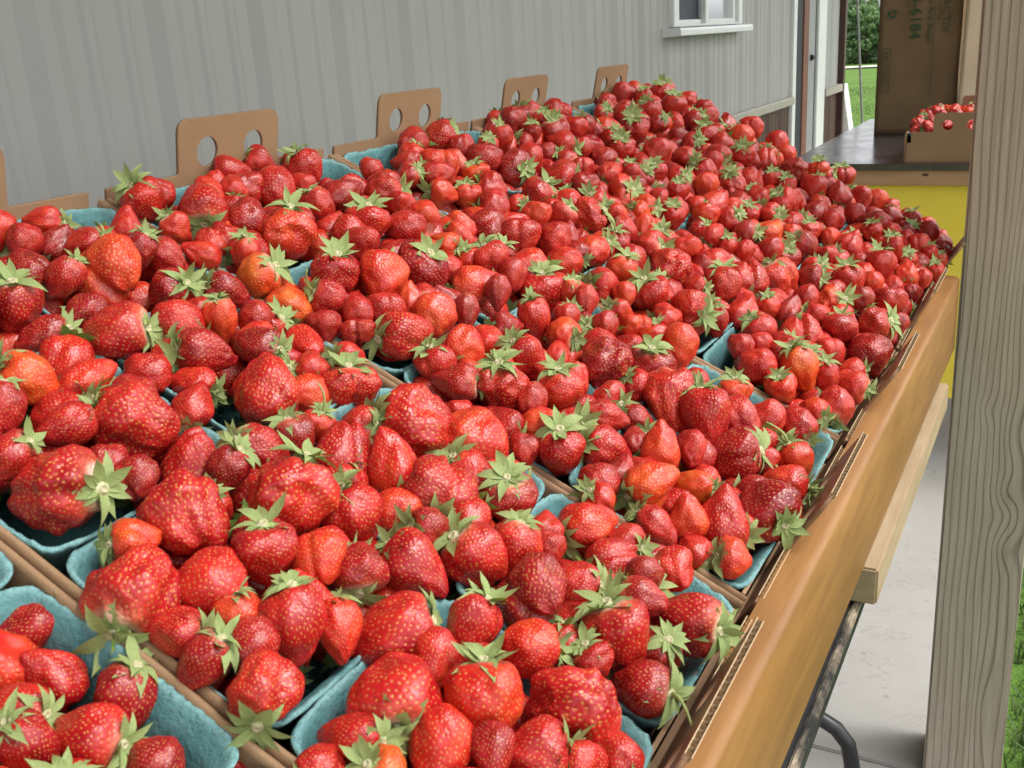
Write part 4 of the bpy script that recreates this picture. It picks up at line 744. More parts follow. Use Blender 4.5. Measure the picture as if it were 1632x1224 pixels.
'-429,91,7,42,340,421,0,1,34,1101;1257,11346,-455,-11,36,93,354,282,1,1,34,1128;2472,10432,-1002,-1,-37,-93,330,352,1,1,34,1221;2553,11371,-1092,-11,39,91,346,270,2,1,34,1253;2364,5948,-936,-14,42,90,253,247,1,1,34,1050;1921,6207,-685,1,3,100,260,276,1,1,34,1005;3071,7323,-1358,0,-3,100,273,244,1,1,34,1194;3101,9119,-1252,4,-26,96,303,236,1,1,34,1253;3278,5685,-1439,0,0,100,243,217,1,1,34,1160;3167,10914,-1276,-4,2,100,334,299,2,1,34,1304;4389,10245,-1877,-90,-43,0,314,307,1,1,34,1422;4687,9528,-2026,19,-41,-89,300,241,1,1,34,1444;4798,8782,-2170,21,-46,86,287,287,2,1,34,1444;4077,7240,-1817,-13,47,87,265,235,1,1,34,1319;741,4798,-172,54,-36,76,235,235,2,1,33,775;2370,5378,-986,-54,-66,52,235,183,3,1,33,1023;620,10068,-69,7,-12,99,319,308,1,1,32,1025;834,11510,-159,92,18,-34,341,269,1,1,32,1094;742,8123,-115,68,-37,63,286,286,1,1,32,959;1156,9215,-352,79,-14,60,301,289,1,1,32,1047;2575,6617,-1095,96,-15,-25,250,241,1,1,32,1106;2897,9148,-1170,2,-17,99,289,251,1,1,32,1231;3632,7187,-1553,-13,45,88,253,293,2,1,32,1260;3938,8006,-1757,-12,46,88,265,255,2,1,32,1322;4502,9363,-1914,-11,46,88,283,245,1,1,32,1420;4625,10585,-1977,-7,7,100,302,293,1,1,32,1454;5054,7345,-2274,-12,51,85,247,262,0,1,32,1451;763,5923,-151,6,1,100,235,271,0,1,31,849;1145,11532,-344,-11,35,93,319,249,1,1,30,1123;5091,8181,-2272,-11,50,86,235,222,1,1,29,1471;1468,9202,-534,-12,37,92,262,249,0,1,28,1079;5130,10247,-2330,12,-66,-75,257,242,1,1,28,1505;5021,9345,-2194,-7,10,99,245,207,1,1,28,1481;5153,8961,-2340,-5,-9,99,239,227,1,1,28,1491;5149,9510,-2331,-6,0,100,235,256,1,1,27,1498;4608,-5542,-2392,50,86,-13,323,320,2,0,269,-477;4854,-5566,-2522,-39,9,91,299,311,1,0,262,-353;4223,-5274,-2449,69,72,-9,373,343,0,0,256,-395;3943,-5564,-2405,-4,4,100,343,388,1,0,249,-742;4419,-5046,-2270,-20,-98,3,367,337,1,0,248,-193;3540,-5413,-1889,10,98,-16,353,338,1,0,240,-861;4207,-5196,-2178,35,17,92,346,369,0,0,239,-399;4689,-5613,-2665,51,-17,84,271,261,1,0,227,-438;3941,-5366,-2126,87,-49,-7,320,310,2,0,224,-639;4540,-5275,-2330,-70,-56,-44,292,292,1,0,217,-295;2098,-5523,-1235,-85,53,5,366,345,2,0,216,-1445;4329,-5478,-2314,31,-42,-85,280,330,1,0,216,-552;3122,-5070,-1721,42,74,-53,372,364,1,0,215,-736;3334,-5514,-1749,-36,3,-93,310,314,1,0,214,-1049;4856,-5017,-2481,89,40,24,302,284,2,0,214,50;4841,-5242,-2504,35,91,24,280,291,1,0,214,-100;4001,-5608,-2152,42,-41,-81,276,251,1,0,213,-836;3444,-5564,-2085,-98,-17,-5,311,323,2,0,213,-973;3396,-5210,-1776,-9,-98,20,335,302,2,0,210,-758;4298,-4683,-2212,32,-91,25,352,400,1,0,208,-34;4773,-5336,-2713,50,-81,31,274,304,0,0,208,-161;4098,-4882,-2162,-41,-32,85,337,397,1,0,206,-229;3024,-5494,-1628,14,-34,93,312,290,1,0,205,-1136;3964,-5116,-2068,-40,-42,-81,313,336,2,0,204,-448;3819,-5214,-2362,53,-82,20,320,375,1,0,202,-509;4833,-4741,-2469,10,-81,58,313,322,1,0,201,191;4230,-4713,-2526,-36,-41,83,353,355,1,0,201,-33;4420,-4886,-2546,-22,42,88,326,364,2,0,201,-51;2558,-5438,-1769,75,-35,56,343,407,2,0,200,-1143;3322,-4778,-2065,-34,92,21,374,372,2,0,198,-429;4564,-5413,-2724,16,-69,70,264,247,1,0,197,-309;3604,-5063,-1928,-32,-48,82,321,301,1,0,196,-554;4755,-4899,-2688,-45,60,-66,302,288,1,0,196,100;2156,-5583,-1586,-23,94,25,335,304,1,0,195,-1391;2721,-5232,-1471,71,53,47,332,310,0,0,194,-1012;4518,-4600,-2408,16,-92,-35,330,341,0,0,193,118;2645,-5133,-1731,40,-86,31,345,316,1,0,188,-893;1812,-5565,-1049,-82,56,-10,322,292,1,0,187,-1579;3315,-5213,-2012,93,-35,-8,310,335,1,0,187,-730;2777,-5508,-1532,90,-42,-13,291,265,2,0,186,-1229;4285,-5537,-2579,-42,36,-83,246,279,2,0,185,-555;4826,-4606,-2689,48,26,-84,310,310,2,0,185,275;2839,-4675,-1518,-30,-14,-94,360,377,2,0,183,-586;1258,-5332,-1139,38,-92,6,364,434,2,0,181,-1418;1809,-5377,-1270,-84,-53,13,333,308,2,0,180,-1347;3943,-4722,-2441,32,-36,88,327,296,0,0,180,-150;1408,-5561,-918,51,-40,-76,320,369,0,0,177,-1660;647,-5251,-803,-27,55,79,382,428,0,0,177,-1506;3246,-5588,-1986,-49,-29,-82,262,279,1,0,176,-1073;1816,-5601,-1385,-51,26,82,311,321,1,0,176,-1513;4576,-4861'
',-2374,-1,-80,-60,270,324,0,0,174,2;4645,-5171,-2624,-46,-85,24,248,280,1,0,174,-120;2931,-5266,-1624,-26,-26,93,288,334,0,0,173,-957;2000,-5324,-1102,-94,-11,31,311,316,2,0,173,-1316;4729,-4127,-2806,-50,66,-56,340,401,1,0,173,429;3472,-4858,-1877,-12,-91,40,304,292,2,0,172,-466;1763,-5345,-968,89,-44,-14,315,298,1,0,172,-1405;3442,-5054,-2181,-68,-17,-71,299,339,1,0,172,-547;2957,-5351,-1916,-77,50,-40,282,322,1,0,169,-949;1030,-5569,-755,-64,54,55,315,359,2,0,168,-1751;3915,-4973,-2309,75,-25,-61,280,258,1,0,168,-325;2589,-4815,-1701,43,78,45,336,315,1,0,167,-698;3250,-4814,-1781,-89,44,11,304,312,0,0,165,-518;2050,-5306,-1401,-89,-17,-42,306,331,1,0,165,-1217;298,-5585,-336,76,52,-40,327,306,1,0,164,-1940;2745,-4933,-1467,51,40,-76,302,357,1,0,162,-784;777,-5538,-595,-19,-62,-76,311,306,1,0,161,-1789;708,-4919,-848,8,-68,-73,373,336,1,0,161,-1254;129,-5376,-506,-8,-48,-87,352,328,2,0,161,-1723;4088,-5021,-2464,60,25,76,261,299,2,0,161,-268;2031,-5021,-1183,96,5,27,314,361,1,0,160,-1052;2292,-5392,-1337,98,-19,-1,276,269,2,0,160,-1265;68,-5549,-276,43,90,-6,329,303,1,0,159,-1937;4094,-3806,-2492,86,8,-51,354,379,1,0,158,286;1492,-5450,-1164,99,-4,-15,298,306,1,0,158,-1480;4045,-3787,-2104,-66,-60,46,344,325,2,0,157,247;2267,-5092,-1265,5,-100,2,293,309,2,0,157,-1042;3921,-4583,-2092,-4,-66,75,287,301,2,0,157,-133;1028,-4940,-688,65,-16,-75,343,340,2,0,157,-1258;2905,-5018,-1907,-19,58,79,291,268,1,0,157,-717;4356,-4487,-2603,8,89,-45,290,281,1,0,157,129;887,-5308,-661,4,10,-99,317,343,2,0,156,-1560;4099,-4489,-2188,-32,-71,-62,286,263,1,0,156,-12;3330,-4072,-1825,-71,70,-5,341,399,1,0,155,-107;2579,-4580,-1596,38,-42,-82,326,339,2,0,155,-580;1681,-4967,-1037,-42,62,-67,318,342,1,0,154,-1105;3272,-4543,-1753,75,28,60,300,306,1,0,153,-359;4326,-4128,-2288,1,-42,-91,302,316,2,0,153,235;1808,-5138,-1205,-41,25,-88,300,291,1,0,153,-1172;4463,-4681,-2682,-62,75,-23,265,277,1,0,153,90;600,-5289,-411,-72,41,56,316,308,1,0,152,-1637;539,-5557,-466,54,-37,75,300,293,1,0,152,-1862;3201,-4532,-2044,68,71,-20,310,305,0,0,152,-331;3486,-4566,-2166,38,-42,82,300,350,1,0,152,-251;3543,-4510,-1935,-90,-43,6,292,292,1,0,151,-237;4021,-4095,-2424,-65,69,-31,318,350,2,0,151,155;1603,-4758,-1238,18,-97,-14,336,315,1,0,151,-943;1955,-4837,-1393,84,36,40,320,353,1,0,151,-900;288,-4958,-329,-77,-32,55,348,343,2,0,150,-1437;4612,-3660,-2377,1,11,99,323,371,2,0,150,504;4892,-4078,-2569,2,49,-87,285,317,1,0,150,496;3850,-3805,-2285,-29,92,-26,340,316,0,0,149,193;1356,-4546,-1103,-71,54,46,355,328,1,0,149,-884;1543,-5072,-1225,-15,-52,84,308,282,0,0,148,-1162;235,-5360,-270,-71,-64,29,312,319,2,0,147,-1763;378,-5380,-728,-49,-77,-42,317,286,1,0,147,-1650;4692,-3607,-2774,98,-15,10,329,320,2,0,147,569;4842,-3828,-2499,-33,28,-90,295,281,1,0,146,549;3483,-3871,-2165,-82,56,7,340,313,2,0,146,50;4361,-3832,-2634,61,-63,49,320,301,1,0,146,378;230,-5564,-644,72,68,-15,305,340,2,0,146,-1837;3030,-4727,-1964,-23,69,-69,287,330,1,0,145,-495;3618,-3781,-1939,-5,51,86,330,306,1,0,144,102;4369,-3834,-2247,96,-27,-5,300,271,2,0,142,353;4810,-3525,-2511,50,-33,81,311,325,1,0,142,621;4682,-4074,-2468,-32,60,73,273,264,1,0,141,405;3607,-4095,-1970,48,-50,-72,302,292,1,0,141,-20;2244,-4707,-1316,-7,21,98,292,337,1,0,140,-775;180,-4706,-322,81,-58,-5,347,322,1,0,140,-1285;3091,-4790,-1614,-75,-21,62,261,299,2,0,140,-575;4749,-3330,-2806,-63,-78,5,331,377,2,0,140,659;2031,-4030,-1498,8,63,77,351,333,2,0,139,-443;2220,-5157,-1560,-68,-68,28,266,288,1,0,139,-1034;1990,-4534,-1477,-40,81,-43,316,373,1,0,139,-701;2944,-4115,-1855,81,59,4,318,373,1,0,139,-227;4076,-4492,-2499,-100,6,-5,265,318,2,0,139,15;814,-4671,-895,-87,-11,-48,332,334,2,0,137,-1076;4359,-4092,-2529,-87,25,-44,280,286,0,0,137,282;386,-5358,-474,-51,-55,66,289,289,0,0,136,-1696;1433,-5159,-876,-39,92,-7,270,284,1,0,135,-1322;1957,-4772,-1162,74,-14,-66,283,321,1,0,135,-901;1389,-4604,-851,41,-6,-91,309,333,1,0,135,-955;3113,-4165,-1687,-73,-39,-56,295,314,1,0,135,-224;3871,-3191,-2360,76,40,-52,352,321,1,0'
',135,389;3026,-4518,-1645,-74,59,33,274,263,2,0,135,-429;3976,-4088,-2145,52,28,81,278,320,0,0,134,117;1886,-4150,-1075,33,92,-21,324,362,1,0,134,-583;2820,-4784,-1903,76,40,-52,267,254,1,0,134,-591;1459,-3875,-860,-6,-100,6,350,384,1,0,133,-566;570,-4681,-438,-26,51,82,319,306,1,0,133,-1199;2719,-4149,-1521,-82,-43,-36,303,280,1,0,133,-338;48,-5023,-552,-57,-77,29,318,321,2,0,133,-1459;4965,-2693,-2335,-69,-38,-62,336,309,1,0,132,850;2749,-3910,-1494,30,-49,-82,315,345,1,0,132,-229;2072,-4577,-1154,-16,-50,85,286,262,1,0,132,-761;4827,-3177,-2531,19,52,83,313,354,0,0,132,711;1413,-4935,-884,-64,-65,41,280,286,2,0,132,-1158;358,-4665,-619,14,-94,-31,331,348,2,0,132,-1184;795,-4526,-595,-57,29,76,321,351,2,0,131,-1047;4316,-3106,-2292,-63,77,-3,328,356,1,0,131,544;1802,-4613,-1315,-73,-50,-47,295,269,0,0,131,-807;1365,-4855,-1085,-100,10,-2,287,306,1,0,130,-1071;2034,-5056,-1470,-89,40,-24,260,237,1,0,130,-1016;1758,-4613,-989,19,-5,-98,285,340,0,0,129,-872;2235,-4163,-1265,-69,-13,-71,304,299,1,0,129,-490;2825,-3629,-1570,-48,79,39,326,358,1,0,129,-92;1055,-4688,-722,11,78,62,299,349,0,0,129,-1083;4356,-3529,-2590,-29,-76,-58,300,314,0,0,129,463;-17,-5604,-510,-21,-80,56,273,267,2,0,129,-1923;3921,-4480,-2291,-67,74,5,247,294,1,0,129,-56;3422,-3556,-1804,10,2,99,311,367,1,0,128,113;2980,-3804,-1920,-60,25,-76,313,297,1,0,128,-85;4106,-3389,-2177,7,89,-46,304,326,1,0,127,396;2725,-3962,-1850,-73,-50,-46,309,299,2,0,127,-218;2699,-3105,-1727,-74,-2,68,363,337,2,0,127,64;3142,-3453,-1975,-45,-83,33,330,353,1,0,127,85;2793,-4484,-1790,65,76,-8,271,265,1,0,127,-448;825,-4774,-568,-44,-78,44,290,344,2,0,126,-1199;741,-5106,-610,76,-36,55,272,258,1,0,126,-1431;1664,-4123,-974,34,-90,-26,309,335,1,0,125,-627;2697,-3302,-1513,61,36,71,340,354,2,0,125,-14;991,-4161,-685,-23,-64,73,325,293,2,0,125,-806;3948,-3550,-2086,-81,7,59,291,273,2,0,124,292;644,-5503,-808,-73,-68,-4,253,291,1,0,124,-1709;4593,-3466,-2561,-7,61,-79,284,299,0,0,124,560;4627,-3893,-2680,-71,65,28,259,304,2,0,124,457;4612,-2379,-2373,82,57,-4,344,352,1,0,123,789;4547,-3161,-2347,1,-33,94,298,279,2,0,123,610;58,-4564,-526,-54,47,70,322,326,0,0,123,-1179;2509,-4017,-1726,45,60,66,300,284,1,0,123,-305;3233,-3703,-1691,64,-61,46,291,338,2,0,122,-1;2081,-3905,-1157,3,100,4,306,350,1,0,122,-419;3632,-3477,-1914,62,45,64,296,335,2,0,122,207;2342,-3854,-1353,-29,-96,-1,305,278,1,0,122,-317;597,-3863,-832,-88,34,32,352,377,0,0,122,-711;869,-5095,-821,-59,-56,58,267,255,0,0,122,-1360;1683,-3579,-1006,-3,-87,49,333,308,2,0,121,-383;4449,-3448,-2353,45,-76,-48,278,250,0,0,121,504;1828,-4094,-1317,79,6,-61,304,332,2,0,121,-536;2246,-4482,-1542,-55,-79,-26,272,322,0,0,121,-610;4041,-3113,-2177,-84,54,6,306,313,1,0,120,450;4338,-2071,-2209,-82,57,2,360,354,1,0,120,754;2180,-4736,-1531,-88,35,32,256,251,2,0,120,-768;389,-4485,-389,-64,40,66,302,349,1,0,119,-1115;3548,-3605,-2112,50,-4,-86,290,283,2,0,119,157;3849,-3563,-2397,50,-86,-9,288,305,1,0,119,280;4832,-2131,-2499,-24,-22,-95,342,348,1,0,118,899;577,-4983,-519,24,-50,83,267,300,2,0,118,-1382;392,-3880,-348,0,-85,-52,334,385,1,0,118,-813;4269,-3577,-2264,-13,-92,-37,268,289,1,0,118,400;3360,-4161,-2050,-9,86,-50,257,246,1,0,118,-112;2918,-4005,-1623,64,16,76,271,288,1,0,117,-212;798,-3659,-626,19,-37,-91,338,326,1,0,117,-618;4143,-2660,-2129,39,72,58,319,358,0,0,116,584;433,-4922,-704,0,-32,95,275,268,1,0,116,-1319;2576,-3733,-1761,54,-26,-80,299,292,1,0,116,-172;883,-5334,-893,3,-97,22,239,265,1,0,116,-1523;3942,-2464,-2117,56,63,-55,335,322,2,0,115,567;3389,-3809,-1824,-79,56,24,266,295,1,0,115,15;3167,-3949,-1968,-20,58,-79,270,310,1,0,115,-87;4346,-2488,-2274,-7,83,-55,321,333,0,0,114,685;3908,-2056,-2380,100,1,-6,361,363,2,0,114,643;2011,-3605,-1432,-31,-71,63,311,316,1,0,114,-282;3913,-2687,-2351,23,96,-13,323,320,2,0,114,521;1899,-3810,-1372,-1,77,64,303,280,2,0,114,-392;3006,-3756,-1664,-66,35,67,273,252,0,0,113,-85;4551,-3153,-2653,9,74,67,282,285,1,0,113,625;4000,-3400,-2468,-30,-28,91,280,326,1,0,113,378;-9,-4033,-43'
'0,41,44,-80,327,313,2,0,113,-929;1654,-3876,-1261,17,62,-76,301,340,2,0,113,-481;1691,-2455,-1007,19,20,-96,373,338,1,0,112,-18;862,-3940,-642,77,63,-13,306,300,2,0,112,-728;4603,-2070,-2403,49,-54,-68,332,303,0,0,112,837;97,-5099,-231,-11,-87,-48,255,292,1,0,112,-1579;1305,-4064,-925,64,-37,67,292,279,1,0,112,-672;351,-3668,-721,52,37,-77,340,342,1,0,112,-682;536,-3650,-466,60,-29,75,327,336,2,0,111,-676;3325,-2348,-1750,-53,-19,-83,340,339,1,0,111,412;2292,-3609,-1266,-91,24,35,292,290,1,0,111,-240;1676,-3180,-1008,-94,0,-35,328,352,1,0,111,-239;1444,-3272,-872,-81,33,-49,328,350,1,0,111,-329;3028,-3059,-1912,-77,58,-26,312,291,0,0,111,170;886,-4055,-892,-45,80,-40,301,310,0,0,111,-744;2240,-3489,-1553,62,13,78,305,311,0,0,111,-180;1568,-2634,-676,-40,-38,-83,351,393,2,0,110,-116;271,-3932,-637,35,92,-17,319,329,1,0,110,-816;2563,-3449,-1767,33,-41,-85,299,283,1,0,110,-74;695,-4135,-785,16,-95,27,298,275,1,0,110,-826;4662,-2541,-2127,-98,-18,-6,290,278,0,0,109,770;4427,-1733,-2661,94,8,-34,354,360,2,0,109,840;1427,-3553,-894,-98,-18,6,305,354,1,0,108,-434;440,-4116,-695,53,-16,83,300,328,1,0,108,-869;811,-3497,-926,-53,-42,-74,326,368,2,0,108,-519;2193,-3728,-1568,-9,-100,-3,287,327,0,0,108,-276;1576,-4485,-1301,-30,54,79,258,242,1,0,108,-780;4661,-2674,-2581,77,63,-7,290,287,1,0,108,757;357,-5159,-647,29,-21,-93,244,289,0,0,108,-1503;4707,-2720,-2336,-40,92,-7,277,327,1,0,107,757;2241,-3191,-1281,-62,76,21,304,279,1,0,107,-102;646,-4147,-553,64,55,53,285,281,0,0,107,-873;3403,-1617,-1761,0,-8,100,365,338,1,0,107,574;4488,-2660,-2347,73,-6,68,287,321,2,0,107,698;4358,-862,-2565,-45,-88,11,393,363,1,0,107,929;4134,-2568,-2526,76,-22,60,307,322,2,0,107,615;594,-3477,-759,14,-99,-4,327,326,1,0,107,-564;1866,-2637,-789,-93,37,2,332,353,1,0,106,-49;831,-3258,-552,59,-81,3,325,341,1,0,106,-465;884,-3773,-974,3,-80,60,306,324,0,0,106,-610;4255,-3207,-2556,58,18,-79,266,276,1,0,106,512;2122,-3813,-1373,43,-90,0,273,265,0,0,106,-346;3975,-1809,-2076,-11,55,-83,337,400,0,0,105,694;1059,-3396,-690,-76,63,17,313,317,1,0,105,-463;581,-4522,-738,-16,-99,4,266,312,1,0,105,-1051;178,-3966,-268,-25,17,95,295,295,2,0,104,-894;2054,-3559,-1191,-38,3,-93,280,335,2,0,104,-280;3826,-1236,-2375,22,-50,83,374,345,1,0,104,750;1472,-3035,-922,38,50,78,316,311,2,0,103,-238;1044,-3681,-730,-3,-13,-99,293,289,2,0,103,-573;690,-3165,-761,-64,-59,-50,330,297,1,0,103,-435;4622,-2239,-2604,-7,-87,48,302,343,0,0,103,820;2278,-3056,-1485,35,-11,93,303,275,0,0,103,-35;4911,-2362,-2325,-45,-89,12,278,297,2,0,102,887;1046,-1949,-377,-26,-94,-24,371,349,0,0,102,-48;1883,-3074,-1132,-12,6,-99,303,359,2,0,102,-152;4805,-2515,-2450,84,-11,-54,275,260,2,0,102,829;261,-4172,-355,-3,-84,54,277,271,1,0,102,-971;4433,-2721,-2137,-17,7,-98,270,272,2,0,102,661;851,-2557,-943,-39,-84,38,356,401,1,0,102,-204;51,-3234,-533,26,74,-62,336,364,2,0,102,-582;1273,-2194,-1137,-30,-93,-23,366,356,2,0,102,-21;205,-4161,-581,-50,82,28,285,267,1,0,102,-940;4405,-1799,-2312,-91,41,9,318,322,1,0,101,818;3196,-2602,-1767,52,-10,85,301,306,1,0,101,323;633,-3917,-474,35,82,45,281,255,1,0,101,-776;4742,-2575,-2820,88,-46,8,277,298,0,0,101,807;4354,-626,-2276,-16,-48,-87,375,347,1,0,100,951;4285,-2250,-2392,94,-7,-35,298,349,1,0,100,714;3465,-3316,-2045,73,27,62,260,284,2,0,100,219;2930,-3563,-1956,-99,-6,-10,261,294,0,0,100,-7;1462,-4175,-1074,2,47,88,253,255,1,0,100,-677;1879,-3794,-1034,2,48,-88,257,306,2,0,99,-428;1668,-1900,-913,48,72,49,356,349,1,0,99,109;4596,-1713,-2436,25,-14,-96,313,319,1,0,99,887;14,-3526,-556,76,53,-38,314,345,1,0,99,-694;722,-2589,-339,-67,-54,-51,333,373,1,0,98,-281;2719,-2476,-1453,-72,-22,66,305,327,1,0,98,222;245,-3149,-284,22,95,-24,318,328,0,0,98,-547;4755,-1623,-2830,-81,3,-58,317,346,1,0,98,949;1747,-3651,-1381,82,50,-29,273,277,2,0,98,-359;4677,-751,-2378,-22,-83,52,349,326,1,0,97,1020;2930,-1837,-1618,8,67,-74,331,359,0,0,97,418;1026,-3072,-691,-30,20,-93,306,285,2,0,97,-353;805,-2052,-269,63,72,-29,350,363,2,0,96,-123;3079,-1968,-1449,-92,38,12,312,283'
',0,0,96,420;3296,-1795,-1576,73,61,-31,320,309,1,0,96,510;1943,-3305,-1102,-7,82,-57,274,296,0,0,96,-220;2968,-3332,-1850,1,91,41,258,291,0,0,96,69;1261,-3899,-1063,89,-34,29,260,293,1,0,96,-588;4401,-3047,-2515,-7,-9,99,245,261,2,0,96,595;427,-2128,-72,-15,-98,-12,347,364,0,0,95,-219;1613,-2339,-763,-91,3,-41,319,347,1,0,95,-19;597,-2420,-139,75,61,-24,332,338,1,0,95,-268;979,-2638,-447,80,60,-1,315,372,1,0,95,-243;4224,-2270,-2129,-47,-87,-13,279,293,2,0,95,685;128,-3483,-254,0,-99,12,293,304,1,0,95,-694;356,-2596,-372,26,50,-83,333,381,0,0,95,-341;828,-2149,-932,-83,-49,-27,353,392,2,0,95,-100;2858,-2004,-1914,27,96,0,324,315,1,0,95,381;680,-1868,-852,-64,76,8,367,367,1,0,95,-61;382,-3071,-578,42,-48,77,312,313,1,0,95,-470;1444,-2428,-1100,-82,48,31,327,361,1,0,95,-52;4409,-2325,-2666,-41,-71,57,280,316,0,0,95,744;4757,-2229,-2822,76,-39,-53,277,296,1,0,95,867;623,-3056,-493,85,-33,41,303,287,2,0,94,-434;488,-3301,-631,92,38,13,298,310,2,0,94,-529;176,-3717,-319,-93,35,7,278,271,1,0,93,-776;2995,-2382,-1518,-31,-20,-93,289,273,2,0,93,312;2009,-1667,-1165,56,-65,51,342,317,2,0,93,239;1306,-3669,-1045,-37,33,87,263,293,1,0,93,-486;4317,-1983,-2463,15,-60,-78,290,327,2,0,93,769;1516,-3439,-1183,17,-1,-98,271,248,1,0,93,-345;3026,-2255,-1896,53,-53,-66,299,324,2,0,93,367;1501,-3779,-1107,1,9,-100,254,275,2,0,93,-488;3564,-3115,-2035,6,53,-84,248,260,1,0,93,303;3375,-1186,-1603,-49,38,-78,332,348,2,0,92,633;3305,-2063,-1674,47,-85,-22,295,325,2,0,92,464;3095,-2200,-1665,-26,77,-58,293,289,1,0,92,384;847,-2115,-584,-49,-40,-78,336,379,2,0,92,-111;1411,-2219,-844,75,57,-33,320,289,1,0,92,-20;2668,-2252,-1489,54,-27,-80,298,293,1,0,92,265;114,-2144,-264,-84,-2,-54,347,382,1,0,92,-259;2899,-2589,-1588,42,65,-63,278,309,1,0,92,243;2522,-2186,-1724,-61,69,40,311,286,2,0,92,260;1570,-3132,-1304,-7,14,99,284,327,1,0,92,-218;2692,-1618,-1431,93,-2,36,322,354,1,0,91,401;384,-3388,-402,35,14,93,283,285,0,0,91,-602;4878,-1824,-2578,79,20,-57,276,286,2,0,91,957;2227,-1673,-1302,99,-11,-2,331,349,2,0,91,287;4071,-1869,-2448,-20,-6,98,294,305,1,0,91,720;3068,-2508,-1967,-45,-38,-81,282,266,2,0,91,324;2876,-1646,-1856,84,40,37,323,359,1,0,91,452;224,-1954,-74,-24,28,93,343,390,1,0,90,-205;4630,-1047,-2418,28,-96,1,315,331,0,0,90,977;1730,-1190,-1072,5,44,-90,359,360,1,0,90,275;3233,-487,-1976,-50,87,-1,368,365,1,0,90,709;1510,-2057,-1130,-45,-21,-87,323,325,1,0,90,55;4713,-1970,-2714,-4,-52,85,274,272,1,0,90,890;2101,-3239,-1451,-10,-56,-83,261,271,1,0,90,-133;3216,-3223,-2021,21,58,79,244,273,0,0,90,178;-12,-3803,-414,74,27,61,269,267,1,0,90,-828;3503,-2182,-1595,50,-30,-81,272,320,1,0,89,486;1775,-3432,-1290,-44,89,-12,253,261,1,0,89,-281;1167,-2462,-471,-24,77,59,295,352,1,0,88,-156;1036,-2412,-700,98,-8,19,306,365,1,0,88,-149;4012,-2165,-2102,-70,-56,45,266,304,2,0,88,644;827,-3110,-950,80,-51,33,284,303,2,0,88,-376;3088,-1050,-1903,81,-5,58,338,344,2,0,88,598;119,-2193,-532,51,-86,1,334,355,0,0,88,-252;925,-2388,-372,-76,-4,64,302,299,1,0,87,-186;494,-2696,-151,-5,-100,-6,294,309,1,0,87,-368;3956,-1142,-2110,72,-64,-25,311,292,2,0,87,789;1991,-2358,-1051,-73,64,24,287,262,0,0,87,70;1885,-2032,-1087,-23,-93,-29,306,316,1,0,87,130;1396,-2612,-872,-29,49,82,287,281,1,0,87,-128;1372,-1954,-889,23,96,18,317,308,1,0,87,40;132,-2523,-222,-95,2,33,313,351,2,0,87,-366;4208,-1867,-2185,-9,22,97,273,269,1,0,87,750;1306,-3289,-1109,26,-46,-85,263,289,0,0,87,-338;4369,-2577,-2537,-69,72,2,244,268,1,0,87,683;3936,-1630,-2378,84,-53,5,293,267,2,0,87,720;1898,-2235,-1212,47,78,-43,298,305,1,0,87,92;1528,-1749,-707,-57,66,49,318,381,2,0,86,106;3629,-1670,-1945,-87,41,28,288,288,2,0,86,626;4296,-332,-2209,-26,34,-90,336,395,1,0,86,967;4104,-1614,-2200,-12,88,45,284,283,1,0,86,762;1885,-2733,-1016,-88,34,-34,271,285,1,0,86,-56;3127,-1256,-1727,1,49,87,315,363,2,0,86,570;1780,-3095,-1373,19,97,17,263,305,0,0,86,-159;1497,-2675,-1137,-82,57,-4,283,297,2,0,86,-107;3443,-283,-2125,-62,70,36,358,385,1,0,86,781;1254,-2678,-1052,34,0,-94,286,273,0,0,86,-159;4084,-2'
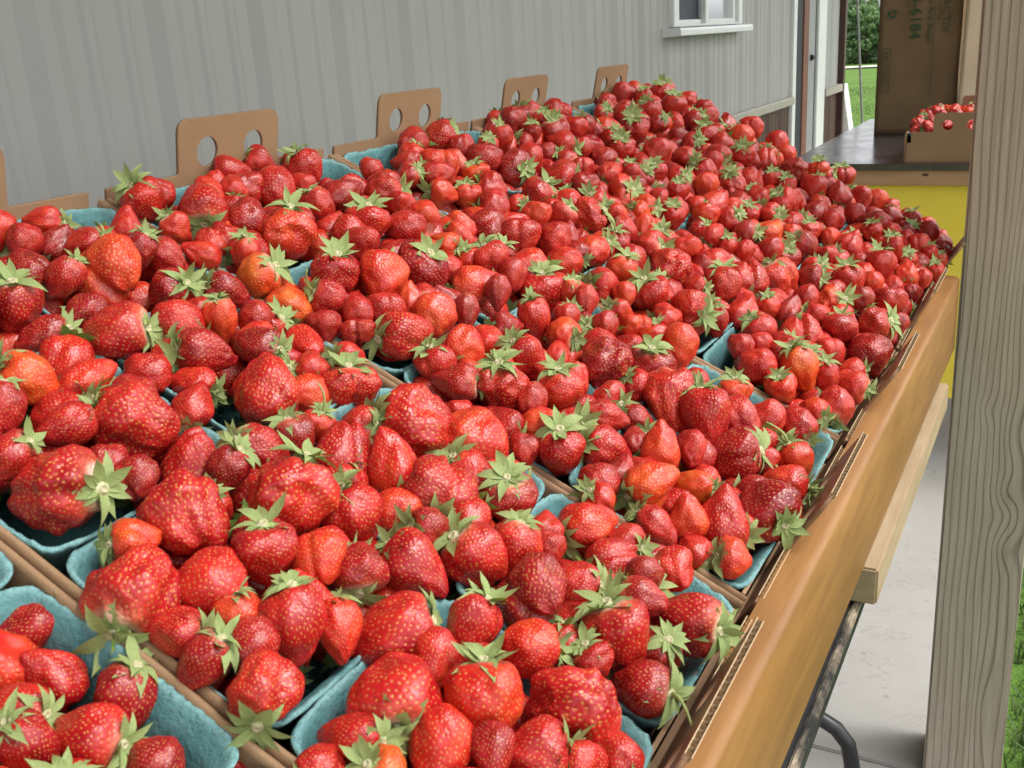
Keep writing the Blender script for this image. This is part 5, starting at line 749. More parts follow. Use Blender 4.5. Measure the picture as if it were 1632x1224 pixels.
'334,-2497,-95,23,-23,259,276,1,0,86,645;611,-3321,-450,29,-63,-71,263,313,1,0,85,-535;4497,-1260,-2354,44,75,-48,290,269,0,0,85,916;4151,-422,-2479,29,22,-93,334,305,1,0,85,926;392,-890,-570,-21,97,-14,375,350,0,0,85,85;4313,-1200,-2618,-3,25,-97,301,333,1,0,85,879;316,-2546,-53,78,55,-30,293,337,1,0,84,-358;3015,-965,-1666,83,10,-55,322,340,2,0,84,589;3585,-1283,-1925,48,21,-85,301,314,1,0,84,676;1374,-1787,-1103,-46,-63,-63,318,314,2,0,84,91;3119,-1717,-1736,89,-45,9,284,303,1,0,83,489;3267,-2466,-2004,100,-3,0,253,282,1,0,83,384;3271,-2143,-1953,61,-53,-59,267,317,0,0,83,451;1684,-1871,-1208,10,-95,28,303,350,1,0,83,135;1979,-1631,-1499,-91,-36,-19,314,304,0,0,83,256;4420,-2084,-2665,29,-86,-42,254,268,0,0,83,787;3497,-584,-1614,-58,-1,81,319,333,2,0,82,746;1853,-2104,-857,9,93,35,280,315,1,0,82,94;2966,-588,-1661,-12,-25,-96,330,361,2,0,82,633;228,-1119,-578,0,-98,18,355,368,2,0,82,16;2786,-2399,-1747,-25,37,-89,261,291,2,0,82,272;227,-2611,-663,-29,-22,-93,293,305,0,0,82,-342;290,-2322,-139,-68,28,-68,295,333,2,0,81,-290;3074,-1270,-1469,-15,50,85,294,302,1,0,81,548;3540,-1954,-1912,75,15,64,262,304,1,0,81,552;540,-2406,-392,-28,-27,-92,289,305,2,0,81,-254;1059,-2059,-716,-3,-13,99,297,347,2,0,81,-52;1473,-365,-916,3,-95,32,358,327,1,0,81,365;1884,-1687,-929,-9,-99,-14,296,334,1,0,81,199;3633,-1025,-1910,-38,-51,78,299,351,1,0,81,724;2286,-959,-1339,33,-90,28,323,306,0,0,81,431;3830,-2370,-2386,46,-88,-11,245,286,1,0,81,565;3164,-230,-2051,-17,98,11,345,322,2,0,81,728;692,-1264,-570,-3,78,-62,329,335,1,0,80,58;523,-649,-492,96,13,-25,357,334,2,0,80,146;2678,-1913,-1374,36,-37,86,271,306,2,0,80,336;778,-2520,-585,70,-35,-63,277,305,2,0,80,-233;4611,-524,-2238,48,-37,80,296,280,2,0,80,1025;4376,1636,-2637,20,84,-51,398,367,1,0,80,1138;892,-1194,-913,46,-87,-14,335,385,2,0,80,122;4115,260,-2517,35,86,-38,346,341,2,0,80,983;1406,-1274,-1160,-55,-79,25,322,311,1,0,80,205;-26,-2555,-486,-79,-47,40,293,309,1,0,80,-378;575,-1662,-206,5,-43,90,308,341,2,0,79,-68;3550,-318,-1699,67,35,-65,317,322,1,0,79,792;4281,-1208,-2249,-83,-55,-9,274,293,0,0,79,865;2683,-510,-1478,69,-45,-57,326,302,2,0,79,582;2219,-736,-1299,-63,-7,77,323,304,2,0,79,453;3986,-857,-2083,29,95,12,291,267,1,0,79,833;2881,-2128,-1574,90,-11,42,259,289,2,0,79,345;1048,-1746,-699,-73,48,48,301,278,2,0,79,20;681,-2721,-536,72,18,-67,268,302,2,0,79,-312;4024,-1088,-2347,-94,33,4,285,281,2,0,79,817;3234,-1903,-1830,70,27,67,262,266,2,0,79,484;3238,-849,-2098,22,-98,0,309,292,2,0,79,664;2698,-1884,-1762,21,96,-16,275,303,2,0,79,364;2112,-407,-1541,2,17,-99,342,324,1,0,79,491;483,-2562,-713,-46,-59,66,281,292,1,0,79,-283;2110,-329,-990,-87,50,-3,334,385,1,0,78,486;4554,-225,-2177,-95,-31,-9,301,344,0,0,78,1039;4251,-991,-2230,-21,51,-83,281,329,2,0,78,884;3655,-803,-1832,-28,-90,34,294,326,2,0,78,758;4382,642,-2314,-17,79,59,343,356,0,0,78,1072;885,-2725,-653,65,-76,-8,262,286,1,0,78,-270;3483,-716,-2093,-13,97,20,305,285,2,0,78,735;2821,-1045,-1820,-81,3,-58,302,361,1,0,78,540;1900,-558,-903,-47,-2,88,326,311,2,0,77,409;4463,-830,-2102,13,78,61,276,287,1,0,77,955;4451,-1131,-2117,-1,97,23,265,274,1,0,77,917;3003,318,-1668,27,61,74,347,342,0,0,77,753;2827,-1110,-1593,3,-99,-10,295,305,1,0,77,524;318,-325,-345,-77,-45,-45,358,349,1,0,77,166;2952,-1592,-1628,-44,28,-85,271,316,0,0,77,470;689,-2303,-537,74,-64,-20,278,308,1,0,77,-190;3907,877,-2295,-52,4,-85,358,382,0,0,77,991;1386,-285,-1162,-42,-79,-45,351,324,1,0,77,371;4575,-787,-2671,-11,-83,54,283,259,1,0,77,993;3007,733,-1399,-27,5,-96,353,365,2,0,76,793;2959,473,-1382,-97,0,24,346,320,2,0,76,757;1491,-2019,-701,93,1,-37,270,272,1,0,76,35;4671,942,-2318,-75,54,-37,341,381,2,0,76,1156;4157,737,-2186,-16,-95,-26,340,382,2,0,76,1030;4064,316,-2093,-69,52,-50,326,305,1,0,76,974;4062,-386,-2119,77,-57,-28,300,305,1,0,76,905;2208,-185,-1211,-10,-14,-98,332,382,1,0,76,531;2577,-1597,-1660,-26,-94,-20,278,319,0,0,76,389;4266,922,-2571,-23,19,95,353,380,2,0,76,1069;3250,-1796,-2081,87,-44,-22,262,303,1,0,76,517;3372,-1611,-2'
'082,-79,-27,56,265,284,1,0,76,578;3085,-1629,-1981,-48,18,-86,268,308,1,0,76,506;1652,-2080,-1320,-50,83,-25,272,278,1,0,76,87;1050,-2187,-466,-36,-93,-2,264,289,1,0,75,-102;2133,-603,-1022,79,-55,25,309,319,1,0,75,449;3727,-987,-1698,-46,88,15,272,314,1,0,75,747;1801,-776,-1042,40,6,-91,311,312,1,0,75,360;1711,-2193,-1049,9,-53,84,259,286,1,0,75,56;469,-2044,-715,97,22,13,287,284,1,0,75,-146;4415,176,-2613,-39,92,11,316,337,2,0,75,1043;630,-2653,-850,-33,91,26,262,265,1,0,75,-275;3591,-464,-1903,94,-29,18,295,353,0,0,74,787;369,-2133,-420,67,-70,-23,277,326,1,0,74,-205;4691,-393,-2466,81,58,13,282,278,1,0,74,1058;2713,251,-1471,-10,78,62,335,350,1,0,74,686;406,-1653,-389,52,-75,41,296,275,2,0,74,-83;1599,-1634,-1009,-72,-3,70,278,294,0,0,74,160;1378,-1627,-903,93,8,36,282,273,2,0,74,116;561,-2150,-264,21,82,-54,272,309,2,0,74,-189;1376,-987,-1144,-25,35,-90,311,366,2,0,74,252;233,-226,-598,-69,4,72,353,378,1,0,74,180;3505,-963,-2225,-47,-74,48,282,322,1,0,74,710;174,-2431,-490,87,42,-27,272,303,1,0,74,-312;3614,559,-1712,88,-21,43,326,350,1,0,73,899;4647,710,-2205,-65,28,70,314,330,2,0,73,1135;3412,-913,-1853,-6,76,65,278,307,1,0,73,688;2753,-913,-1461,-79,-23,57,286,310,2,0,73,536;771,-772,-385,-5,-3,-100,317,313,1,0,73,159;495,-1273,-368,-55,49,67,304,314,0,0,73,14;916,197,-890,-37,82,-43,356,359,0,0,73,358;51,-1866,-361,-70,64,-32,289,334,2,0,73,-190;369,-2450,-580,89,14,-43,264,284,1,0,73,-280;3918,-695,-2349,9,31,95,279,287,0,0,73,840;3313,-1233,-2055,13,20,-97,270,307,1,0,73,624;4139,-1631,-2502,78,36,51,245,271,1,0,73,775;524,-1052,-775,-94,-17,-29,317,354,1,0,73,84;4202,575,-1999,-92,22,-31,314,311,1,0,72,1026;2973,-245,-1652,-10,-61,-79,303,319,1,0,72,680;1636,-862,-888,84,-49,24,297,286,0,0,72,310;848,-1670,-612,14,46,-88,280,289,1,0,72,-2;3321,-247,-1785,51,-24,-82,297,304,2,0,72,753;221,-1753,-226,53,63,-57,282,317,1,0,72,-145;4170,1020,-2184,-70,23,-67,335,379,1,0,72,1055;393,-1049,-320,1,-78,63,306,343,1,0,72,42;4525,-156,-2396,95,32,0,284,257,2,0,72,1039;3361,-1236,-1834,-87,49,2,262,291,1,0,72,628;136,-1871,-578,43,52,74,286,299,2,0,72,-165;2827,1220,-1784,8,69,72,361,351,1,0,72,814;397,-1861,-550,-69,-66,30,280,271,2,0,72,-124;4695,-618,-2584,90,-18,-41,267,276,0,0,72,1039;2739,-387,-1769,93,-6,36,304,353,2,0,72,618;4071,-160,-2489,-14,-24,96,297,284,0,0,72,934;455,-1875,-191,-36,-61,-70,269,294,2,0,71,-140;799,-1602,-351,93,37,3,276,330,1,0,71,-9;2787,1168,-1511,-36,37,86,353,383,0,0,71,798;4729,1721,-2456,100,-8,-4,346,364,2,0,71,1214;164,-871,-316,55,-52,66,316,327,2,0,71,42;163,-1243,-315,-22,-24,-94,303,337,0,0,71,-34;611,532,-493,16,-5,-99,357,378,1,0,71,347;1003,-831,-721,-59,80,-4,305,311,1,0,71,200;4218,-736,-2096,90,-7,-44,263,304,1,0,71,904;3294,-728,-1757,41,-62,-66,277,274,1,0,71,685;535,-693,-802,-9,-97,20,321,384,2,0,71,154;1553,410,-1254,-94,32,-9,346,396,2,0,71,498;4465,455,-2134,88,-15,45,296,304,1,0,70,1075;3096,-765,-1477,0,-84,54,272,296,1,0,70,631;1715,-1138,-811,92,-38,6,278,276,1,0,70,271;4379,1195,-2337,55,-82,-15,327,369,1,0,70,1111;3968,-590,-2053,95,15,-28,267,306,1,0,70,860;1387,-1063,-877,-1,95,32,288,284,2,0,70,229;1539,444,-920,-49,26,-83,336,376,1,0,70,492;1706,772,-1057,84,-47,26,346,409,1,0,70,564;3972,547,-2060,26,-92,-30,309,369,1,0,70,975;2388,-712,-1129,25,92,-31,283,327,2,0,70,484;1616,-555,-1017,-59,69,42,303,363,1,0,70,363;1035,393,-729,-68,73,2,344,324,2,0,70,399;779,-796,-851,-5,63,-78,306,333,2,0,70,175;2760,-638,-1832,86,-44,-24,289,269,1,0,70,589;699,400,-760,53,44,-73,352,347,2,0,70,350;2086,-1914,-1173,-57,-79,-22,247,265,1,0,70,202;2814,-747,-1300,97,18,16,270,298,1,0,69,570;1979,-1252,-938,80,42,-42,264,299,1,0,69,305;2938,-179,-1374,-14,34,-93,292,334,1,0,69,675;2231,-488,-1272,-49,-80,35,290,344,1,0,69,493;902,-1032,-592,58,3,-81,288,269,0,0,69,140;1037,-1235,-684,17,8,98,282,282,2,0,69,127;626,-1957,-530,35,90,27,262,291,0,0,69,-111;3131,932,-1678,-41,19,-89,328,299,1,0,69,840;2651,-1276,-1512,-100,-8,-4,258,299,2,0,69,457;1497,-1263,-945,-84,36,40,273,276'
',1,0,69,214;-33,-874,-482,-76,-63,-12,313,354,0,0,69,20;1448,1001,-1230,-24,-30,92,356,331,2,0,69,553;2154,-719,-1519,-9,-37,93,290,313,1,0,69,451;2572,1035,-1779,96,-28,-4,345,327,2,0,69,751;4691,1788,-2197,-14,85,51,330,326,1,0,68,1211;365,-1604,-117,-31,-50,81,269,282,1,0,68,-94;3285,669,-1816,66,-74,-12,315,295,1,0,68,846;710,-366,-428,53,52,67,309,293,1,0,68,222;3052,583,-1651,63,-43,65,314,330,2,0,68,790;2073,-848,-1074,47,88,2,276,286,2,0,68,400;1894,-491,-1149,93,11,-34,290,272,1,0,68,427;3573,1639,-1936,73,65,22,344,318,1,0,68,984;2707,-185,-1536,-59,35,73,294,281,0,0,68,633;1346,-735,-883,-87,49,6,292,330,1,0,68,281;3089,1023,-2022,-69,-71,-16,331,313,0,0,68,845;603,-2252,-798,-94,20,27,250,299,1,0,68,-172;953,613,-868,-87,40,-30,345,311,2,0,68,420;172,-1626,-611,3,67,75,278,317,2,0,68,-100;4810,1156,-2243,52,-83,-22,305,277,0,0,67,1200;3279,636,-1547,-28,82,-50,307,296,1,0,67,838;629,1012,-523,6,-100,-6,355,376,0,0,67,414;710,-988,-466,27,85,46,285,342,2,0,67,111;2163,1116,-1194,-64,69,35,337,323,1,0,67,680;2017,249,-1062,-9,-94,-32,311,350,0,0,67,551;3508,202,-1774,-26,95,-19,290,267,1,0,67,842;2734,521,-1677,74,-66,-15,313,309,1,0,67,725;2581,-1194,-1730,-18,79,58,260,272,1,0,67,464;3054,-722,-1960,36,-92,15,268,270,1,0,67,640;2089,-1264,-1548,-33,-94,-2,263,240,1,0,67,348;1863,1683,-1349,57,27,77,365,376,0,0,67,692;4676,-155,-2585,8,48,87,265,278,1,0,67,1076;1271,-750,-1149,88,26,-39,292,343,1,0,67,276;-26,1241,-499,-28,81,-51,372,352,1,0,67,351;2751,307,-1233,-32,1,95,296,296,1,0,66,696;4830,1996,-2488,-55,38,-74,329,320,2,0,66,1249;159,1182,-295,97,-18,-16,360,337,1,0,66,363;4726,2184,-2363,20,-88,-42,338,321,1,0,66,1238;2796,2112,-1861,44,83,34,363,371,2,0,66,885;1616,-1602,-1286,13,73,68,251,299,1,0,66,183;2665,-874,-1807,56,6,-82,264,276,1,0,66,534;478,-1664,-758,56,66,-50,266,251,1,0,66,-52;1276,505,-1084,-51,80,-33,326,317,0,0,66,462;2228,-1690,-1597,-91,-41,-2,244,274,1,0,66,297;4328,-245,-2484,-77,-4,64,262,283,1,0,66,985;4536,357,-2704,-3,-6,-100,281,279,2,0,66,1085;1634,-1216,-1318,76,6,65,268,288,2,0,66,263;-21,-1188,-521,89,-44,13,287,296,0,0,66,-39;703,2195,-313,11,78,-62,381,365,1,0,65,555;3297,1960,-1555,-10,63,77,341,344,1,0,65,956;2764,985,-1257,-45,83,-32,315,330,2,0,65,772;1793,-319,-870,59,53,61,282,276,1,0,65,426;3259,403,-1779,11,55,83,292,315,1,0,65,813;927,-639,-604,44,45,-77,287,301,2,0,65,217;1564,178,-988,-10,-36,-93,303,305,1,0,65,462;1786,1770,-1090,2,-99,-10,358,378,1,0,65,685;4797,1276,-2542,-77,32,56,301,307,2,0,65,1203;4137,-860,-2438,-43,-84,-34,241,272,2,0,65,874;240,1655,-625,-24,12,-96,374,371,2,0,65,440;3195,1646,-2042,96,22,-16,337,305,0,0,65,918;2927,1633,-1876,50,-77,40,338,329,1,0,65,868;4520,-368,-2652,-17,-72,-67,253,276,2,0,65,1020;1971,2313,-1489,-98,13,-16,377,363,0,0,65,768;3859,-264,-2248,80,8,-60,266,242,0,0,65,874;2558,-659,-1673,66,-29,70,268,289,2,0,65,542;4462,3110,-2691,-57,-79,23,372,378,1,0,65,1231;-18,-1648,-480,-12,-91,-41,266,252,1,0,65,-141;1433,716,-900,-92,-37,12,325,377,1,0,65,509;3551,913,-1699,62,76,-21,297,326,1,0,64,919;1047,399,-461,40,83,-39,309,313,1,0,64,394;1949,466,-927,-64,-5,77,303,298,0,0,64,564;4269,1899,-1933,12,99,9,319,309,1,0,64,1134;4845,649,-2307,55,-81,19,271,276,2,0,64,1176;2071,2560,-1234,-65,-32,70,372,358,0,0,64,800;2328,1905,-1305,-78,28,56,349,407,2,0,64,786;3398,1099,-1805,-84,-54,5,309,360,1,0,64,907;3244,-489,-1723,25,92,-28,256,291,2,0,64,706;4415,285,-2317,-34,-75,-56,267,319,1,0,64,1051;4393,1649,-2306,82,-45,35,314,310,1,0,64,1143;392,-734,-273,4,99,12,282,338,1,0,64,101;879,-190,-547,-43,-88,22,298,289,1,0,64,282;1524,948,-971,-44,-88,17,324,376,1,0,64,553;3268,173,-1722,99,-15,6,280,298,2,0,64,790;2860,-1278,-1761,-8,13,99,238,285,1,0,64,509;3485,1212,-2187,-33,51,79,314,376,1,0,64,936;4405,1908,-2586,-59,-56,-58,323,344,1,0,64,1160;2799,847,-1816,11,99,-10,309,297,2,0,64,773;1340,223,-1080,62,-15,77,308,324,2,0,64,434;4371,-630,-2641,-89,19,41,242,271,1,0,64,958;4260,1275,-2594,-2,-16,99,308,351,1,0,64,1092;1490,'
'-608,-694,-56,-33,-76,270,293,1,0,63,321;3115,1255,-1703,-35,92,-17,311,311,2,0,63,867;1947,-201,-1149,79,13,-60,279,309,2,0,63,479;4631,1269,-2363,39,-91,17,294,306,0,0,63,1168;568,-853,-353,-23,10,97,275,292,1,0,63,110;3913,442,-2313,72,-56,42,280,319,2,0,63,955;1649,174,-1214,-23,-85,-47,298,341,1,0,63,482;2977,267,-1947,-65,58,-49,286,287,2,0,63,747;2592,197,-1762,86,-9,-50,289,276,2,0,63,663;2352,2539,-991,27,91,-31,352,372,2,0,62,839;3303,1626,-1808,9,60,-80,315,358,1,0,62,933;4142,1617,-2148,78,26,-57,308,307,2,0,62,1091;4692,672,-2466,-72,-69,-5,269,290,1,0,62,1142;3135,2046,-1724,74,49,46,331,329,2,0,62,936;1799,341,-1098,38,-90,-22,292,341,0,0,62,526;4810,900,-2522,-82,-53,22,275,266,1,0,62,1184;3589,959,-1944,-57,81,13,290,263,0,0,62,932;1870,1949,-1446,-1,60,80,350,322,1,0,62,720;4756,2278,-2625,41,14,-90,322,292,2,0,62,1247;50,947,-474,39,-82,-43,335,310,2,0,62,323;2969,628,-1894,-36,90,26,292,346,2,0,62,783;903,2030,-907,-47,83,29,358,403,0,0,62,577;709,-219,-737,-4,-99,-13,291,343,2,0,62,258;3014,-464,-1872,53,-37,76,255,232,1,0,62,664;2713,-155,-1778,-63,-67,-38,270,315,1,0,62,643;3235,193,-1991,93,-37,-9,273,274,1,0,62,789;3842,169,-2272,7,0,-100,268,286,1,0,62,915;4445,-167,-2670,58,-40,71,250,284,2,0,62,1020;4364,1210,-2056,47,77,-43,283,296,0,0,61,1108;2263,1258,-1014,20,50,-84,306,333,0,0,61,709;4481,908,-2143,79,61,-4,272,319,2,0,61,1112;3334,1043,-1580,-99,12,2,290,341,2,0,61,888;4557,4023,-2147,-36,90,-26,370,349,2,0,61,1287;1916,934,-1032,-74,-65,-19,307,298,1,0,61,616;2893,824,-1599,-5,-85,52,290,277,2,0,61,785;97,-560,-182,42,-5,-90,278,322,1,0,61,85;1019,1241,-628,74,64,18,323,332,2,0,61,502;2055,793,-1195,38,79,-48,301,281,2,0,61,627;1859,-546,-1363,-29,-84,-45,262,274,0,0,61,419;838,-442,-894,-28,18,94,277,268,1,0,61,247;2781,1667,-1629,-14,-39,-91,321,295,1,0,61,844;1263,-503,-1149,2,-4,-100,273,268,0,0,61,316;2746,2614,-1833,86,42,30,355,346,1,0,61,915;-11,-251,-455,-59,-55,-59,295,317,1,0,61,135;562,155,-725,-97,-6,23,301,272,2,0,61,293;750,-1640,-906,-70,8,-71,243,285,2,0,61,5;2228,-178,-1558,-42,-89,18,270,295,1,0,61,544;2515,-304,-1739,73,-68,4,266,255,1,0,61,585;4703,1049,-2639,-40,73,-56,279,292,2,0,61,1169;4104,2078,-1950,-37,93,-6,307,282,1,0,60,1113;4615,2396,-2204,-74,65,20,314,292,2,0,60,1227;410,1170,-114,-17,98,-10,322,329,1,0,60,392;4080,1150,-1954,-18,-71,68,279,302,1,0,60,1045;2680,685,-1476,-92,-26,-30,283,326,1,0,60,729;1929,1187,-1056,98,-10,-15,306,323,0,0,60,647;3605,1252,-1803,-74,60,-30,290,269,0,0,60,959;2194,1646,-1248,-89,-44,-9,318,330,0,0,60,740;3237,2434,-1664,27,96,11,333,342,2,0,60,981;590,1620,-464,-64,-59,50,334,344,0,0,60,480;989,-428,-661,94,-26,22,269,294,0,0,60,265;3991,1288,-2126,73,-54,42,286,317,2,0,60,1038;875,552,-597,76,0,65,302,286,2,0,60,392;2225,2310,-1129,42,-55,72,338,383,2,0,60,802;3479,1847,-2136,80,-47,37,312,318,1,0,60,984;4300,2490,-2568,64,-36,68,325,354,2,0,60,1172;2871,-217,-1904,26,-93,-25,259,243,1,0,60,668;4120,1279,-2319,64,-41,65,289,315,2,0,60,1064;1645,-203,-1287,-52,53,-67,270,269,2,0,60,431;3826,2626,-2362,-95,-19,-24,337,355,2,0,60,1096;2346,980,-1339,97,13,18,295,290,1,0,60,700;2022,2539,-940,40,47,79,340,330,0,0,59,788;2221,1016,-969,47,-86,20,292,316,1,0,59,675;630,-600,-271,-50,79,36,263,313,1,0,59,163;823,420,-381,-81,-53,-23,288,302,2,0,59,360;3613,2325,-1717,-59,73,35,314,343,1,0,59,1038;1578,1594,-745,-26,-69,-68,318,370,0,0,59,629;2130,673,-1009,-30,-87,-39,283,330,1,0,59,622;195,1264,-9,-58,-76,30,322,357,1,0,59,371;431,680,-82,3,27,-96,303,307,2,0,59,329;3395,2231,-1830,95,8,-31,318,339,0,0,59,995;3570,718,-1899,47,66,-58,269,318,1,0,59,907;3397,1859,-1865,-21,-83,-52,307,344,2,0,59,968;4185,3314,-2043,39,21,-90,340,319,1,0,59,1194;788,734,-480,45,-63,63,303,275,2,0,59,401;3974,873,-2050,-83,38,41,269,317,1,0,59,1003;1689,-247,-1045,-26,-62,74,264,271,0,0,59,424;234,1069,-660,-74,51,44,325,339,1,0,59,369;-15,-536,-479,-6,57,82,274,264,2,0,59,86;543,2140,-731,-65,-71,-26,353,343,0,0,59,535;486,1038,-735,22,-44,87,316,300'
',1,0,59,403;4464,1053,-2607,63,70,34,275,276,1,0,59,1119;2160,1794,-1488,-5,41,91,324,315,1,0,59,751;2665,889,-1597,94,-32,-12,287,280,0,0,59,750;794,2391,-854,81,8,-58,355,364,0,0,59,597;3408,508,-1913,89,-29,36,269,249,0,0,59,855;3237,3749,-2060,14,66,74,367,423,1,0,59,1063;684,953,-848,-28,-85,-44,315,315,0,0,59,423;4621,2028,-2615,81,12,57,302,319,1,0,59,1209;3491,1595,-2225,-11,98,-19,304,297,2,0,59,968;4545,1254,-2673,-49,85,-20,279,332,0,0,59,1149;3064,2077,-1426,72,-47,52,308,282,0,0,58,924;1592,2155,-721,4,-61,79,329,315,1,0,58,686;178,392,-29,17,53,-83,289,280,1,0,58,248;2677,1911,-1493,-43,65,-63,313,362,2,0,58,846;4037,2188,-2158,-23,83,-51,305,281,1,0,58,1107;318,946,-289,-13,61,-78,309,360,2,0,58,355;278,1996,-278,16,-50,-85,340,343,2,0,58,475;4098,1929,-2146,-72,9,-69,297,282,1,0,58,1103;1424,281,-784,-74,68,4,276,278,2,0,58,448;3004,1788,-1600,47,7,88,301,333,0,0,58,892;4717,3932,-2489,34,45,-83,352,324,1,0,58,1309;524,-221,-429,83,-55,-5,272,260,1,0,58,218;443,1187,-417,-57,-82,3,315,291,1,0,58,407;3550,2699,-1930,35,-2,94,327,377,0,0,58,1052;2871,2035,-1593,47,-57,67,314,343,1,0,58,889;3626,1876,-1945,-59,-13,80,300,321,0,0,58,1011;277,-480,-537,77,-63,-11,269,253,2,0,58,141;509,2418,-739,26,-94,22,356,392,0,0,58,559;2921,3411,-1951,59,-81,-4,357,393,1,0,58,995;3134,538,-2030,9,-27,96,268,309,2,0,58,807;210,-620,-409,-78,-11,62,265,254,2,0,58,100;729,-731,-632,29,22,93,253,275,0,0,58,170;205,1020,-75,-8,-9,-99,302,286,2,0,57,342;164,2150,-56,30,36,-88,335,335,1,0,57,472;4557,4635,-2179,-5,-81,-59,363,373,1,0,57,1308;2972,2605,-1664,91,-23,34,324,360,2,0,57,949;4541,2012,-2255,18,-98,-10,287,328,1,0,57,1193;3470,3222,-1805,11,14,98,335,402,1,0,57,1070;600,266,-525,-94,-29,-18,280,319,2,0,57,308;3279,2675,-1800,69,40,60,321,308,1,0,57,1005;3286,1250,-1968,-28,-25,-93,283,330,0,0,57,900;1962,-342,-1331,-1,-100,-10,251,299,1,0,57,467;684,704,-770,83,-1,56,293,338,2,0,57,389;4337,2033,-2393,-9,-80,-59,291,299,2,0,57,1154;4485,4974,-2649,63,31,71,379,361,1,0,57,1306;1004,-196,-824,-48,88,4,265,283,1,0,57,311;2628,2363,-1729,-39,80,-46,323,347,1,0,57,876;2795,3787,-1282,2,-30,-95,348,359,0,0,56,996;1569,2641,-734,60,25,76,329,383,2,0,56,727;915,865,-349,79,34,-51,287,311,1,0,56,433;1741,1157,-780,73,-14,67,287,264,1,0,56,608;4172,3643,-1999,56,60,-56,330,388,2,0,56,1207;3017,1255,-1446,55,-3,-84,275,290,2,0,56,847;3446,2189,-1600,83,-53,-13,295,334,1,0,56,999;2759,4087,-1290,-64,27,72,356,371,1,0,56,1008;1492,3125,-712,92,-22,-32,344,411,2,0,56,756;1716,1791,-750,72,48,-50,305,303,2,0,56,670;3376,1271,-1574,-34,-27,-90,271,295,2,0,56,915;1653,749,-775,-51,-81,28,274,315,2,0,56,546;4284,2099,-2185,15,-51,-85,289,329,1,0,56,1148;477,2604,-386,25,-81,-54,345,323,1,0,56,566;884,257,-578,-95,-28,-16,270,286,1,0,56,352;4453,3610,-2359,83,54,-16,328,367,0,0,56,1252;3936,4631,-2066,-47,-76,-45,362,336,1,0,56,1211;4316,5184,-2298,-20,-98,1,379,361,2,0,56,1289;4343,3879,-2301,-21,-16,96,340,405,1,0,56,1245;1722,2207,-1043,17,-90,41,317,350,2,0,56,715;1371,1155,-867,95,13,-29,295,334,1,0,56,551;1385,2063,-816,87,37,33,318,369,2,0,56,648;4433,2243,-2356,91,23,34,293,345,1,0,56,1184;3332,2546,-2079,60,-58,-55,315,372,1,0,56,1006;3141,4773,-1943,-50,-85,17,378,371,1,0,56,1101;3372,827,-2006,-39,91,13,264,259,1,0,56,879;1275,1263,-1132,67,51,54,300,280,2,0,56,554;235,1962,-653,35,31,88,331,353,1,0,56,474;158,2446,-574,-87,50,5,346,382,1,0,56,512;303,477,-562,-79,-60,8,288,290,0,0,56,296;665,-421,-646,79,16,-59,259,259,1,0,56,214;2218,2377,-1566,-15,98,11,323,367,1,0,56,812;4271,561,-2544,4,33,94,250,268,2,0,56,1042;4700,1820,-2805,-31,9,95,278,317,2,0,56,1213;1257,2469,-1075,-34,33,88,336,329,2,0,56,672;933,2647,-430,-64,54,55,331,360,0,0,55,633;935,1165,-416,-52,75,40,288,321,1,0,55,476;2964,4546,-1420,-9,44,-89,366,363,1,0,55,1063;4228,2518,-2184,-14,-40,-91,298,329,2,0,55,1161;766,1284,-552,93,-13,-35,295,270,2,0,55,468;3042,4060,-1659,-3,-100,9,349,323,1,0,55,1050;424,1861,-430,48,82,32,316,291,2,0,55,483;2334,2290,-1361,25,-9'
